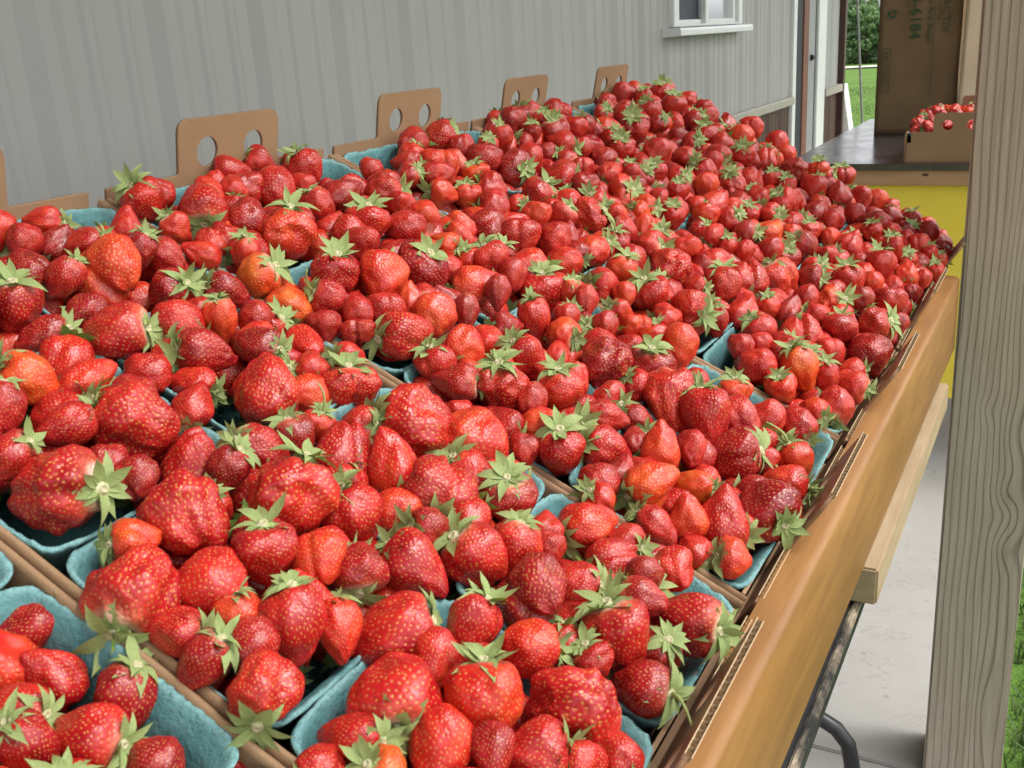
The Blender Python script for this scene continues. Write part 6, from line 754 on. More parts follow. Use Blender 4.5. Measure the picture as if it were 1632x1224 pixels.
'6,14,307,287,0,0,55,820;3240,3109,-1681,-25,53,81,324,334,2,0,55,1025;2979,3811,-1494,79,3,61,343,389,1,0,55,1026;2648,1610,-1444,-49,-4,-87,288,291,2,0,55,814;4750,3265,-2326,93,-24,29,311,326,1,0,55,1290;3173,1628,-1568,-53,78,34,279,288,2,0,55,908;4116,1104,-2488,23,-94,26,261,293,1,0,55,1051;1521,1847,-1248,-22,-58,-79,307,292,0,0,55,654;2833,4692,-1840,23,-62,75,371,353,2,0,55,1053;1915,228,-1376,-73,68,0,256,279,1,0,55,538;3945,1708,-2352,22,34,91,281,274,2,0,55,1060;3806,1108,-2353,72,24,-65,263,303,1,0,55,990;3915,2321,-2385,-81,55,-23,299,293,0,0,55,1094;3026,2561,-1987,-13,96,24,315,331,1,0,55,957;2527,2068,-1694,58,80,-16,305,315,2,0,55,836;1756,1027,-1173,83,-21,-51,279,299,0,0,55,604;1551,697,-1251,-63,49,-60,274,262,2,0,55,534;3066,3454,-1448,0,-15,-99,328,353,1,0,54,1018;1461,837,-693,33,78,-52,271,285,1,0,54,524;597,795,-265,2,22,98,277,303,1,0,54,374;1058,2574,-683,53,26,-81,326,326,1,0,54,647;4661,3036,-2330,69,46,-56,300,309,2,0,54,1265;209,602,-288,-80,-7,-60,278,267,1,0,54,292;3636,2395,-1945,93,14,34,294,335,0,0,54,1048;3978,2409,-1951,-18,-75,64,290,263,1,0,54,1110;4185,2238,-2543,-22,90,38,287,302,1,0,54,1138;58,1945,-403,48,85,24,318,304,1,0,54,443;1835,2433,-1287,-97,-11,-21,315,346,2,0,54,755;1239,764,-1073,51,-76,40,277,264,1,0,54,489;-5,2567,-395,-77,42,47,338,317,1,0,54,500;326,2711,-654,-66,-53,53,341,344,0,0,54,562;697,2707,-886,-59,-63,50,336,308,0,0,54,614;1920,1876,-912,-23,-97,-7,291,279,1,0,53,713;2000,2221,-1125,88,-2,48,301,304,1,0,53,760;868,1903,-573,-8,-3,-100,301,296,1,0,53,553;3323,3437,-1686,7,85,52,318,346,1,0,53,1058;1740,3170,-956,98,0,-20,324,309,2,0,53,797;378,620,-417,58,26,77,272,293,2,0,53,323;902,2405,-589,-73,-61,30,314,313,1,0,53,608;3497,2518,-1772,83,-31,46,291,316,2,0,53,1031;1732,2615,-1068,-65,-75,-14,314,295,1,0,53,753;2684,2239,-1498,89,26,-37,290,291,1,0,53,874;1893,3295,-1096,68,17,72,330,332,0,0,53,830;837,1608,-597,62,-79,0,296,311,0,0,53,517;1542,3351,-1103,2,6,100,337,346,0,0,53,785;1956,3858,-1445,45,5,-89,345,341,1,0,53,881;4153,1914,-2501,12,-96,26,273,322,1,0,53,1113;3419,2330,-2181,50,8,86,291,348,1,0,53,1007;3855,3087,-2299,1,-91,40,306,352,1,0,53,1126;2537,744,-1726,-77,47,43,255,253,2,0,53,714;3007,2000,-1950,-22,97,14,285,312,2,0,53,912;4820,5083,-2278,33,-70,-63,341,318,1,0,52,1364;347,1692,-150,-24,-72,65,293,317,1,0,52,447;308,3917,-26,15,99,-7,353,342,0,0,52,655;4702,2624,-2238,-46,16,-87,278,281,1,0,52,1255;1651,3829,-776,-100,-5,-3,340,362,0,0,52,832;1003,2059,-454,-93,-29,22,296,301,1,0,52,586;3616,4101,-1730,-96,-2,-26,324,327,1,0,52,1139;4807,4601,-2539,57,-67,-47,329,315,1,0,52,1346;2331,3235,-1325,-35,93,10,315,368,1,0,52,891;4506,2682,-2375,-68,59,-43,280,306,1,0,52,1220;120,2231,-299,56,82,-11,310,371,2,0,52,480;3595,2128,-1949,-97,25,-2,277,266,1,0,52,1023;3334,5247,-2117,-24,-96,14,363,381,2,0,52,1149;4035,3083,-2464,-53,-47,-71,301,337,1,0,52,1156;2110,2055,-1490,-74,28,61,289,290,0,0,52,767;829,3065,-847,-34,-84,-42,331,331,1,0,52,662;509,751,-626,-37,89,-29,270,248,1,0,52,366;756,2574,-658,12,-98,-15,318,300,1,0,52,606;4168,1654,-2397,-22,-95,22,260,267,1,0,52,1099;3400,2068,-2048,-11,-74,-66,278,256,0,0,52,985;4401,3747,-2006,37,58,73,299,335,1,0,51,1250;665,4043,-317,85,15,50,346,321,2,0,51,713;2085,3455,-998,73,-63,-26,318,352,1,0,51,868;2440,4697,-1120,-55,-46,69,344,398,1,0,51,997;1790,3349,-786,-82,-44,-37,315,341,2,0,51,816;1970,2122,-894,13,-32,94,285,286,2,0,51,743;1605,1214,-954,53,-21,82,265,314,1,0,51,596;4033,3847,-2148,-21,63,74,311,337,0,0,51,1193;1924,3988,-1102,85,-28,-44,332,356,1,0,51,883;2279,3722,-1235,74,-35,-58,321,313,2,0,51,916;2684,4639,-1524,2,-66,75,348,335,1,0,51,1029;4679,3489,-2324,-22,-14,97,294,310,0,0,51,1287;1581,1910,-920,15,45,-88,284,305,1,0,51,664;1393,1786,-743,70,-53,-48,280,272,1,0,51,620;183,4075,-311,74,62,-24,351,371,1,0,51,656;4497,4154,-2398,-17,22,-96,315,318,2,0,51,1281;1467,2304,-1124,-80,-34,-49,299,331,2,0,51,688;921,3366,-983,45,14,-88,334,359,2,0,51,701;4696,2525,-2688,-12,93,-34'
',272,325,1,0,51,1247;1801,3528,-1414,1,-100,9,328,352,1,0,51,837;1432,2552,-1230,-7,-7,100,307,284,2,0,51,706;1274,3622,-1077,4,2,-100,335,311,1,0,51,769;1615,3091,-1273,-68,65,-34,317,332,1,0,51,777;4456,3060,-2423,-83,54,13,288,274,1,0,51,1229;1335,2108,-1114,-10,60,79,292,312,0,0,51,650;2924,2385,-1844,39,13,-91,284,316,2,0,51,926;2201,1217,-1481,81,-12,-58,262,278,2,0,51,702;479,513,-711,22,13,97,259,270,2,0,51,332;4410,2166,-2611,-92,14,36,268,264,2,0,51,1175;1058,3595,-486,-56,71,-43,321,290,1,0,50,731;3722,4695,-1770,-6,-97,-22,327,296,1,0,50,1182;4167,5398,-2209,61,-31,-72,340,309,0,0,50,1274;2282,4518,-1275,-7,48,87,335,330,2,0,50,965;4703,4861,-2419,65,76,7,321,335,1,0,50,1338;4021,2612,-2153,-52,56,65,276,290,2,0,50,1129;2173,2055,-1135,77,-16,62,276,289,1,0,50,772;3217,5150,-1687,-3,100,-8,344,331,2,0,50,1128;709,2277,-556,30,33,89,294,294,0,0,50,569;1998,1877,-1159,83,56,1,272,325,2,0,50,729;3066,4024,-1928,-58,-2,81,318,292,2,0,50,1052;4157,4771,-2500,75,5,-66,328,326,0,0,50,1249;3925,4979,-2401,32,-25,-91,339,348,1,0,50,1223;1257,1674,-1060,20,-98,8,279,285,2,0,50,594;825,4670,-916,71,-30,-64,358,371,1,0,50,784;319,169,-654,19,-74,64,248,297,2,0,50,257;2100,3061,-1377,-75,66,5,303,282,1,0,50,845;2496,2578,-1745,2,-42,-91,288,340,1,0,50,872;4671,2550,-2443,-98,0,18,263,290,0,0,50,1244;-32,3065,-503,8,98,-20,329,303,2,0,50,547;981,1598,-867,88,-43,-17,278,325,2,0,50,542;3352,5035,-1452,-82,-57,-1,331,298,1,0,49,1143;4911,3925,-2330,87,48,-6,290,279,1,0,49,1343;2421,3945,-1118,87,-10,49,313,301,2,0,49,950;3463,5931,-1603,-78,-8,62,357,323,1,0,49,1195;4206,6435,-1984,-95,-29,-14,356,322,1,0,49,1313;4001,5162,-1906,-78,62,-14,329,315,1,0,49,1242;4340,4760,-2060,-18,-79,59,314,377,2,0,49,1279;3095,4922,-1627,44,-90,4,336,314,1,0,49,1101;762,3565,-530,-42,1,-91,319,311,0,0,49,691;1041,2230,-722,-2,-77,-63,287,316,1,0,49,613;473,3166,-462,-22,-26,-94,313,299,1,0,49,619;4523,4979,-2231,5,91,-41,322,320,1,0,49,1314;2967,2278,-1558,-30,95,6,271,299,1,0,49,924;2311,3989,-1335,12,-26,-96,319,355,2,0,49,938;778,3059,-553,68,69,-25,311,337,0,0,49,651;4827,3638,-2463,-36,-89,29,287,298,2,0,49,1318;3224,3873,-1564,-57,43,70,306,348,1,0,49,1067;2237,3067,-1178,-44,-88,-18,293,280,2,0,49,864;4334,3520,-2136,84,-46,-29,284,281,1,0,49,1229;3984,5525,-2418,-100,6,-4,345,401,1,0,49,1251;2854,6835,-1874,-48,-61,64,385,417,2,0,49,1149;1375,3133,-1056,9,-10,99,310,362,1,0,49,744;3344,3098,-2093,-3,-8,100,291,325,1,0,49,1043;1942,6424,-1408,99,-4,16,387,372,1,0,49,1021;18,2141,-532,-88,46,-12,294,267,2,0,49,462;838,5069,-821,76,-62,-18,359,337,2,0,49,811;2640,2667,-1536,27,-5,-96,281,253,0,0,49,899;448,1797,-719,10,81,-58,282,309,1,0,49,486;2542,4741,-1753,74,-58,35,339,358,1,0,49,1015;1856,4173,-839,-55,55,62,318,325,1,0,48,883;2178,3759,-953,-21,-32,-92,306,286,0,0,48,902;3766,6343,-1670,27,-59,76,349,352,0,0,48,1251;4352,6094,-2021,-32,29,90,340,307,0,0,48,1324;731,3758,-332,75,-26,-61,317,363,0,0,48,700;3511,2733,-1669,-12,15,98,270,303,2,0,48,1047;3225,4520,-1488,-88,34,-32,313,352,1,0,48,1100;1767,2437,-835,98,-10,-19,279,281,0,0,48,740;2861,2149,-1353,75,-9,65,262,305,1,0,48,894;447,3465,-375,74,-67,-4,318,310,1,0,48,640;3195,4678,-1708,77,-63,-7,319,289,2,0,48,1104;2147,5270,-1191,78,-62,-11,346,346,1,0,48,989;2736,2483,-1527,-94,28,18,271,315,2,0,48,901;821,4107,-546,-33,52,79,325,372,2,0,48,740;4862,6544,-2497,47,-24,-85,350,347,2,0,48,1406;4488,3354,-2276,82,49,28,277,282,1,0,48,1248;1498,3513,-891,-15,-10,-98,307,325,2,0,48,789;2320,2667,-1257,37,93,0,279,280,2,0,48,847;342,1605,-376,83,-27,49,273,322,1,0,48,442;643,1940,-530,-3,57,-82,278,284,1,0,48,524;1032,3677,-715,-76,8,-64,312,365,0,0,48,737;2013,1651,-1107,-21,37,-90,255,293,0,0,48,709;1861,2694,-1395,-74,-31,59,290,342,0,0,48,782;137,277,-487,-73,-29,61,244,265,2,0,48,241;4427,2472,-2354,-65,-4,-76,254,283,0,0,48,1195;4270,2715,-2497,87,5,-49,266,277,2,0,48,1179;1756,2214,-1389,35,81,47,278,289,0,0,48,726;2595,1770,-1747,6,73,-68,257,254,0,0,48,823;917,949,-990,35,-94,'
'0,254,248,1,0,48,461;4277,3854,-2598,-69,26,-68,292,315,0,0,48,1232;1968,6051,-1467,-7,-43,-90,368,412,1,0,48,1006;2782,5603,-1791,29,-95,9,347,351,2,0,48,1090;1872,1206,-1285,-68,-3,-73,251,299,2,0,48,644;2249,4717,-1466,-77,-40,49,333,357,1,0,48,973;281,721,-624,-41,90,13,253,286,2,0,48,329;1612,2142,-1248,-5,-47,-88,276,251,1,0,48,696;4348,6192,-2559,-13,88,-45,353,364,2,0,48,1324;3410,4146,-1885,-84,-54,5,305,349,1,0,48,1110;1765,5404,-829,61,77,19,345,398,0,0,47,945;3238,3635,-1538,-41,-37,83,288,297,1,0,47,1056;4057,4107,-1933,-48,-82,-33,291,298,0,0,47,1209;3456,3672,-1590,54,-81,-22,286,260,2,0,47,1092;1619,2384,-679,28,-61,-74,271,296,2,0,47,711;4903,4166,-2297,90,40,16,287,322,2,0,47,1350;2194,7493,-1016,44,-82,35,384,366,2,0,47,1095;2773,4860,-1235,26,-23,94,320,293,2,0,47,1052;3108,5241,-1465,-37,25,-90,328,387,1,0,47,1117;152,4175,-62,-22,-53,-82,330,347,2,0,47,657;3313,5395,-1827,-7,-98,-16,331,329,1,0,47,1152;1364,2332,-803,-35,-38,-86,273,293,2,0,47,670;320,3807,-373,-84,54,8,322,298,2,0,47,652;4118,4913,-2212,-36,93,8,314,333,1,0,47,1250;3018,3625,-1650,-8,97,23,287,306,0,0,47,1021;1431,2541,-925,-78,61,13,281,305,1,0,47,701;3570,5438,-1937,-41,6,-91,331,362,2,0,47,1190;2139,2724,-1066,-79,-38,48,275,252,1,0,47,822;4357,5546,-2278,4,-96,28,322,321,0,0,47,1307;492,2242,-464,26,-51,-82,281,303,1,0,47,534;3167,2228,-1879,97,-18,-14,259,275,2,0,47,956;4547,3472,-2561,1,85,53,273,285,2,0,47,1262;3905,2004,-2353,-19,24,-95,244,264,1,0,47,1072;492,3156,-788,27,52,81,308,321,2,0,47,625;749,1728,-886,30,-92,-25,266,268,1,0,47,524;2204,3768,-1547,30,31,90,304,346,1,0,47,910;4612,2730,-2579,-15,85,-51,258,292,1,0,47,1241;16,4114,-515,80,-34,-49,333,318,1,0,47,642;3084,4516,-1943,-68,-69,-26,312,341,0,0,47,1080;4800,4801,-2784,6,30,-95,304,341,2,0,47,1349;2825,5095,-1812,36,-91,18,326,320,1,0,47,1072;1731,4165,-1177,33,48,81,318,307,2,0,47,869;1558,1633,-1074,-98,-20,-9,258,261,1,0,47,636;2814,3143,-1821,-78,-58,22,282,332,2,0,47,961;2316,3526,-1347,-58,-21,-79,295,277,0,0,47,909;2024,4929,-865,-33,-29,90,322,293,2,0,46,952;3642,3852,-1744,3,0,100,285,331,1,0,46,1131;3267,4777,-1451,-17,38,-91,307,360,0,0,46,1119;1147,5457,-530,-73,47,-51,340,328,1,0,46,870;4610,3696,-2086,28,0,96,270,289,0,0,46,1284;659,1913,-287,61,59,53,262,288,1,0,46,518;2116,3451,-1247,2,-60,80,290,303,2,0,46,874;1835,3520,-1118,45,-51,73,292,284,0,0,46,838;4776,6810,-2510,57,14,81,340,403,1,0,46,1400;321,2352,-324,67,-49,-55,277,330,1,0,46,519;663,4528,-443,8,54,84,325,298,1,0,46,750;1040,1799,-724,-43,-72,54,256,298,1,0,46,569;3045,6429,-1683,-62,-74,-26,346,379,1,0,46,1158;4900,5610,-2491,-45,-5,89,311,288,1,0,46,1389;2006,3732,-1142,43,84,34,296,269,2,0,46,877;1885,3694,-950,73,27,-62,292,264,1,0,46,856;679,2709,-476,71,10,70,280,300,0,0,46,605;2103,3454,-1476,20,92,-34,293,299,1,0,46,875;3320,3436,-2050,31,31,-90,280,287,1,0,46,1058;90,6952,-528,-73,-18,66,393,372,1,0,46,835;744,3845,-832,-26,-97,2,311,303,2,0,46,714;2588,6539,-1675,-51,-55,66,359,340,2,0,46,1105;2959,3741,-1881,75,35,56,290,267,0,0,46,1020;2005,6933,-1405,19,82,54,376,386,2,0,46,1051;641,3590,-772,32,93,-17,303,312,0,0,46,681;4738,6009,-2673,-92,39,-3,324,361,1,0,46,1374;2617,3339,-1796,-57,82,-8,281,266,1,0,46,944;52,4832,-528,25,4,-97,338,362,2,0,46,700;3395,6783,-2158,-21,96,17,361,392,1,0,46,1215;329,2259,-672,-84,-19,-50,277,303,1,0,46,518;4524,5313,-2660,-31,-73,-61,315,354,0,0,46,1323;3957,4511,-2394,9,-87,48,298,302,1,0,46,1209;2752,5104,-1303,89,-44,-10,315,341,2,0,45,1061;2339,6839,-1088,-78,-62,7,356,408,2,0,45,1086;3604,6839,-1672,-97,-23,8,341,317,2,0,45,1245;2731,2727,-1253,-99,-11,-3,257,302,2,0,45,916;2737,6422,-1252,-3,-60,-80,344,345,1,0,45,1118;4771,7473,-2264,-48,40,-79,351,386,2,0,45,1415;4743,3791,-2269,35,41,-84,263,301,2,0,45,1309;4574,5449,-2121,22,93,28,306,350,2,0,45,1337;206,7054,-30,-47,-66,59,379,355,1,0,45,849;3435,4792,-1645,-4,94,33,302,272,1,0,45,1144;1857,4764,-1115,4,99,12,316,292,1,0,45,922;1493,4705,-908,-71,71,2,318,368,0,0,45,870;2315,497'
'1,-1347,38,26,89,315,333,2,0,45,995;1669,3695,-1002,-32,-63,71,289,273,1,0,45,827;757,5227,-595,65,59,-49,332,366,2,0,45,810;846,3284,-552,71,21,-67,286,260,2,0,45,679;1914,6023,-1157,-89,9,45,340,335,1,0,45,997;1061,4499,-634,54,-55,-63,311,362,1,0,45,799;991,5295,-661,-16,-47,87,335,328,1,0,45,842;3568,4771,-1949,35,93,11,300,351,1,0,45,1162;4175,4583,-2237,-36,90,22,288,290,1,0,45,1246;175,1726,-297,30,76,-58,260,301,2,0,45,431;2120,4145,-1131,-6,87,50,297,335,0,0,45,920;3294,5594,-1645,67,-27,69,320,325,1,0,45,1158;1413,6885,-1211,-65,34,-68,370,341,1,0,45,980;2193,4141,-1599,-77,62,16,298,283,1,0,45,933;275,4606,-675,-33,33,-89,327,316,1,0,45,712;3052,5168,-1994,-41,-20,89,317,320,1,0,45,1106;-12,1739,-460,-77,-28,-58,262,256,0,0,45,412;4614,6340,-2733,48,-82,31,327,308,1,0,45,1364;4259,3219,-2567,22,58,79,258,286,1,0,45,1201;2131,5013,-1564,91,-39,-18,320,315,1,0,45,974;1333,6043,-1154,-54,27,80,350,322,1,0,45,928;4414,7393,-2570,-79,-15,-60,358,352,2,0,45,1364;3080,3106,-1889,90,-43,-6,265,297,1,0,45,1000;4699,5583,-2604,11,-31,95,310,344,1,0,45,1357;4247,4079,-2439,95,15,-26,277,264,2,0,45,1237;3151,2355,-2046,-43,85,30,251,287,2,0,45,963;3160,6688,-1500,60,71,-37,337,351,2,0,44,1183;4645,6288,-2198,54,84,-2,316,355,0,0,44,1371;3347,6922,-1604,25,-56,79,344,361,1,0,44,1215;3002,5065,-1311,96,-16,-21,303,331,1,0,44,1094;4083,5444,-1952,-78,-63,1,302,306,1,0,44,1264;456,6267,-219,-7,81,59,351,400,1,0,44,835;4271,4014,-1991,98,9,-15,268,305,1,0,44,1240;4885,6146,-2306,-73,-69,-5,311,327,2,0,44,1401;2285,5597,-974,100,1,0,319,345,2,0,44,1022;4933,7710,-2345,90,-23,-38,347,366,2,0,44,1441;2012,5180,-908,38,86,-35,314,288,1,0,44,965;762,3331,-343,75,-56,-34,281,324,1,0,44,669;4480,5930,-2156,-95,-7,-31,310,296,2,0,44,1337;4706,7903,-2426,-53,-84,11,356,347,1,0,44,1414;4331,6311,-2316,41,90,14,321,311,0,0,44,1326;761,4921,-594,54,-81,22,321,310,1,0,44,790;2643,5379,-1487,-80,-51,31,313,335,1,0,44,1060;3929,4952,-2095,89,-5,45,293,290,0,0,44,1223;3368,4040,-1676,96,-28,4,280,263,2,0,44,1098;4859,4145,-2543,23,-71,-66,266,313,1,0,44,1340;1690,4513,-941,78,-56,-29,303,287,1,0,44,884;4326,4128,-2176,-7,-79,61,274,289,1,0,44,1253;4529,5138,-2414,23,97,10,292,280,1,0,44,1319;4706,7481,-2798,-4,-74,-67,350,340,0,0,44,1403;403,4091,-719,94,26,-22,304,337,1,0,44,689;162,3213,-618,-61,-47,-64,291,346,2,0,44,586;4019,6226,-2473,-39,36,85,322,384,1,0,44,1279;257,6411,-643,-43,-90,-8,360,354,2,0,44,824;4074,6982,-2506,90,9,43,343,390,0,0,44,1309;1518,4616,-1242,-40,-89,-24,306,345,2,0,44,870;3476,7496,-2171,29,85,43,358,374,2,0,44,1248;4529,4061,-2619,74,64,23,271,313,0,0,44,1282;393,3735,-673,3,-46,89,301,289,0,0,44,660;4426,6453,-2580,9,-11,-99,325,350,2,0,44,1342;1922,5399,-1471,81,-45,-37,322,341,2,0,44,968;3138,3546,-1930,59,-69,-41,269,301,1,0,44,1036;-27,3364,-489,-19,-88,44,296,342,1,0,44,574;840,4051,-929,-15,96,-22,302,353,1,0,44,743;2432,6260,-1085,38,75,-54,323,341,1,0,43,1073;2041,8238,-834,-85,16,49,374,368,1,0,43,1106;3584,5313,-1699,92,40,2,298,339,2,0,43,1188;1609,6464,-724,-50,-69,-53,334,373,2,0,43,980;4985,8378,-2324,-17,93,33,352,370,1,0,43,1460;4253,5001,-2025,61,-50,62,281,290,2,0,43,1274;396,5560,-124,8,-25,-96,330,309,0,0,43,784;608,3410,-131,30,54,79,279,311,2,0,43,652;2423,5296,-1161,-9,69,72,307,293,2,0,43,1026;1508,6751,-706,4,38,-93,345,352,2,0,43,982;4850,5316,-2393,-43,-90,-3,289,304,0,0,43,1374;4552,5469,-2391,21,-47,86,296,289,0,0,43,1333;967,5060,-602,-48,-47,74,316,340,1,0,43,824;1062,3075,-722,60,8,80,272,295,2,0,43,693;3567,5027,-1922,66,-5,-75,288,336,1,0,43,1173;425,4101,-432,-80,-51,31,294,314,1,0,43,689;4248,7493,-2239,80,12,-59,338,404,2,0,43,1346;2226,5981,-1298,-57,6,-82,326,386,2,0,43,1034;3553,6194,-1939,-26,-95,-16,318,299,1,0,43,1216;3447,5941,-1878,68,17,72,312,370,2,0,43,1193;1083,4166,-585,54,65,-54,292,298,1,0,43,778;1385,5978,-905,-63,-26,73,328,298,2,0,43,930;1348,3993,-859,-63,67,39,289,311,1,0,43,803;2539,5071,-1727,-10,26,96,300,289,0,0,43,1032;2163,5503,-1496,-57,69,-45,315,298,2,'
'0,43,1004;3205,5586,-2066,-5,-96,28,306,341,0,0,43,1146;2087,7467,-1502,44,85,27,358,344,0,0,43,1082;4310,3643,-2588,90,43,1,257,272,2,0,43,1229;2051,2587,-1494,34,80,-49,254,296,1,0,43,802;356,3345,-608,34,10,-93,281,294,1,0,43,622;751,3860,-604,15,27,-95,289,331,1,0,43,714;4322,8026,-2603,-89,-1,45,351,334,2,0,43,1366;1417,1610,-917,-21,-98,-3,235,268,1,0,43,609;3829,4710,-2287,-40,-79,-47,286,269,0,0,43,1198;2612,3158,-1698,12,53,-84,262,281,0,0,43,931;3818,6964,-2331,-16,-19,-97,334,369,1,0,43,1275;1908,5138,-1447,-66,14,74,312,364,1,0,43,952;3885,5361,-2147,-16,39,91,298,325,1,0,43,1232;4505,8475,-2670,-28,-14,95,365,387,2,0,43,1398;932,2599,-963,30,-78,-55,261,249,1,0,43,637;3255,9326,-2090,33,14,-93,391,384,1,0,43,1273;1755,4665,-761,72,68,-10,287,331,1,0,42,900;2301,5029,-1018,-72,66,-21,294,290,0,0,42,995;4263,9586,-1871,41,50,76,370,386,0,0,42,1396;2851,5428,-1325,-81,57,-10,299,315,1,0,42,1090;522,6708,-170,-78,-61,13,343,404,1,0,42,866;3700,9393,-1707,-40,-57,-71,374,345,2,0,42,1327;1086,6857,-458,56,-12,82,342,341,0,0,42,938;2977,9361,-1423,11,9,-99,380,351,2,0,42,1245;1775,6307,-826,-85,41,34,324,300,1,0,42,993;4506,7390,-2071,-59,-70,41,328,340,2,0,42,1379;3339,7369,-1557,74,67,-2,339,389,2,0,42,1229;3277,6606,-1760,-80,-6,-59,318,361,1,0,42,1195;1541,4161,-885,26,-83,50,283,318,1,0,42,841;1727,8475,-1060,48,-86,-16,370,379,1,0,42,1080;3437,7380,-1889,-27,21,94,335,310,1,0,42,1241;3477,4579,-1826,70,28,65,275,295,0,0,42,1140;4233,6002,-2256,5,99,-16,300,306,2,0,42,1303;2851,7025,-1601,-17,26,-95,336,360,2,0,42,1156;3408,7030,-1859,29,-27,-92,328,331,1,0,42,1226;357,4542,-351,76,24,-60,298,354,2,0,42,713;2025,6390,-1140,-92,-35,19,327,299,2,0,42,1028;1971,3067,-1152,18,87,-47,258,300,1,0,42,825;3708,6064,-1778,-86,52,3,307,329,1,0,42,1233;3570,6421,-1876,-14,-57,-81,315,287,0,0,42,1226;4588,4493,-2434,-92,-35,-16,269,316,2,0,42,1307;4050,4137,-2164,92,4,40,262,293,1,0,42,1208;2702,6867,-1347,41,-34,-85,327,295,1,0,42,1132;1626,3977,-1011,36,-17,92,278,316,0,0,42,841;4450,5577,-2660,-98,15,11,292,350,2,0,42,1320;1925,3281,-1392,-29,83,-47,262,262,2,0,42,836;4142,9075,-2489,-58,58,57,368,412,1,0,42,1368;455,7904,-717,-97,-18,-18,376,374,2,0,42,922;1420,6624,-1147,94,-18,30,341,317,2,0,42,968;119,3596,-551,-51,85,-14,286,309,1,0,42,613;1518,3590,-1250,33,56,-76,271,321,1,0,42,801;223,2666,-427,71,-5,71,263,313,2,0,42,540;3374,7914,-2125,-95,-32,6,348,405,1,0,42,1248;1304,4114,-1122,20,-79,58,287,284,0,0,42,809;4308,5195,-2596,97,1,-24,288,323,1,0,42,1287;1755,4769,-1342,-36,26,90,295,281,0,0,42,911;2001,4553,-1259,79,-28,54,288,333,2,0,42,929;1869,4152,-1381,-61,-22,77,283,288,0,0,42,888;2247,5272,-1536,-18,-19,97,301,345,2,0,42,1003;3972,3310,-2397,66,-15,74,250,277,1,0,42,1157;1758,3752,-1225,38,-40,83,274,305,1,0,42,845;958,7877,-288,-93,-31,17,357,356,2,0,41,971;2855,7646,-1270,-12,95,27,340,337,0,0,41,1179;3062,7741,-1418,21,-21,-96,333,345,1,0,41,1207;4391,6964,-2066,-81,-45,38,307,312,1,0,41,1353;4023,8366,-1897,76,26,60,340,314,2,0,41,1340;3612,7397,-1712,0,-13,-99,325,383,2,0,41,1264;608,5417,-249,78,-39,49,304,336,1,0,41,801;4502,8910,-2090,-82,54,18,347,397,1,0,41,1410;3409,7680,-1551,-60,52,-60,329,384,1,0,41,1247;4293,6668,-2013,-45,41,79,302,337,1,0,41,1332;910,9156,-346,-64,-1,77,384,352,1,0,41,1020;4683,6987,-2189,32,17,93,305,352,2,0,41,1393;4341,9253,-2054,38,-28,-88,358,352,0,0,41,1397;4750,6569,-2266,89,-45,0,303,329,1,0,41,1392;3541,5614,-1651,-65,53,-55,289,339,0,0,41,1193;3328,5330,-1565,-81,55,19,286,337,2,0,41,1152;3718,8364,-1772,-86,38,35,341,323,1,0,41,1304;664,6090,-267,98,-2,17,323,360,2,0,41,848;1442,5282,-928,66,-39,-64,303,297,2,0,41,898;2281,6504,-1224,86,-16,49,320,374,0,0,41,1065;1852,8203,-1044,-87,-1,-49,353,401,0,0,41,1084;964,3930,-660,-57,47,-67,277,270,1,0,41,747;3517,8836,-1807,-26,-29,92,359,330,0,0,41,1292;1364,6502,-852,-65,-76,-10,323,354,2,0,41,954;2168,8128,-1192,-32,41,85,352,325,2,0,41,1116;447,6089,-424,14,-75,-65,321,293,1,0,41,825;4131,6852,-2206,-20,15,97,310,34'
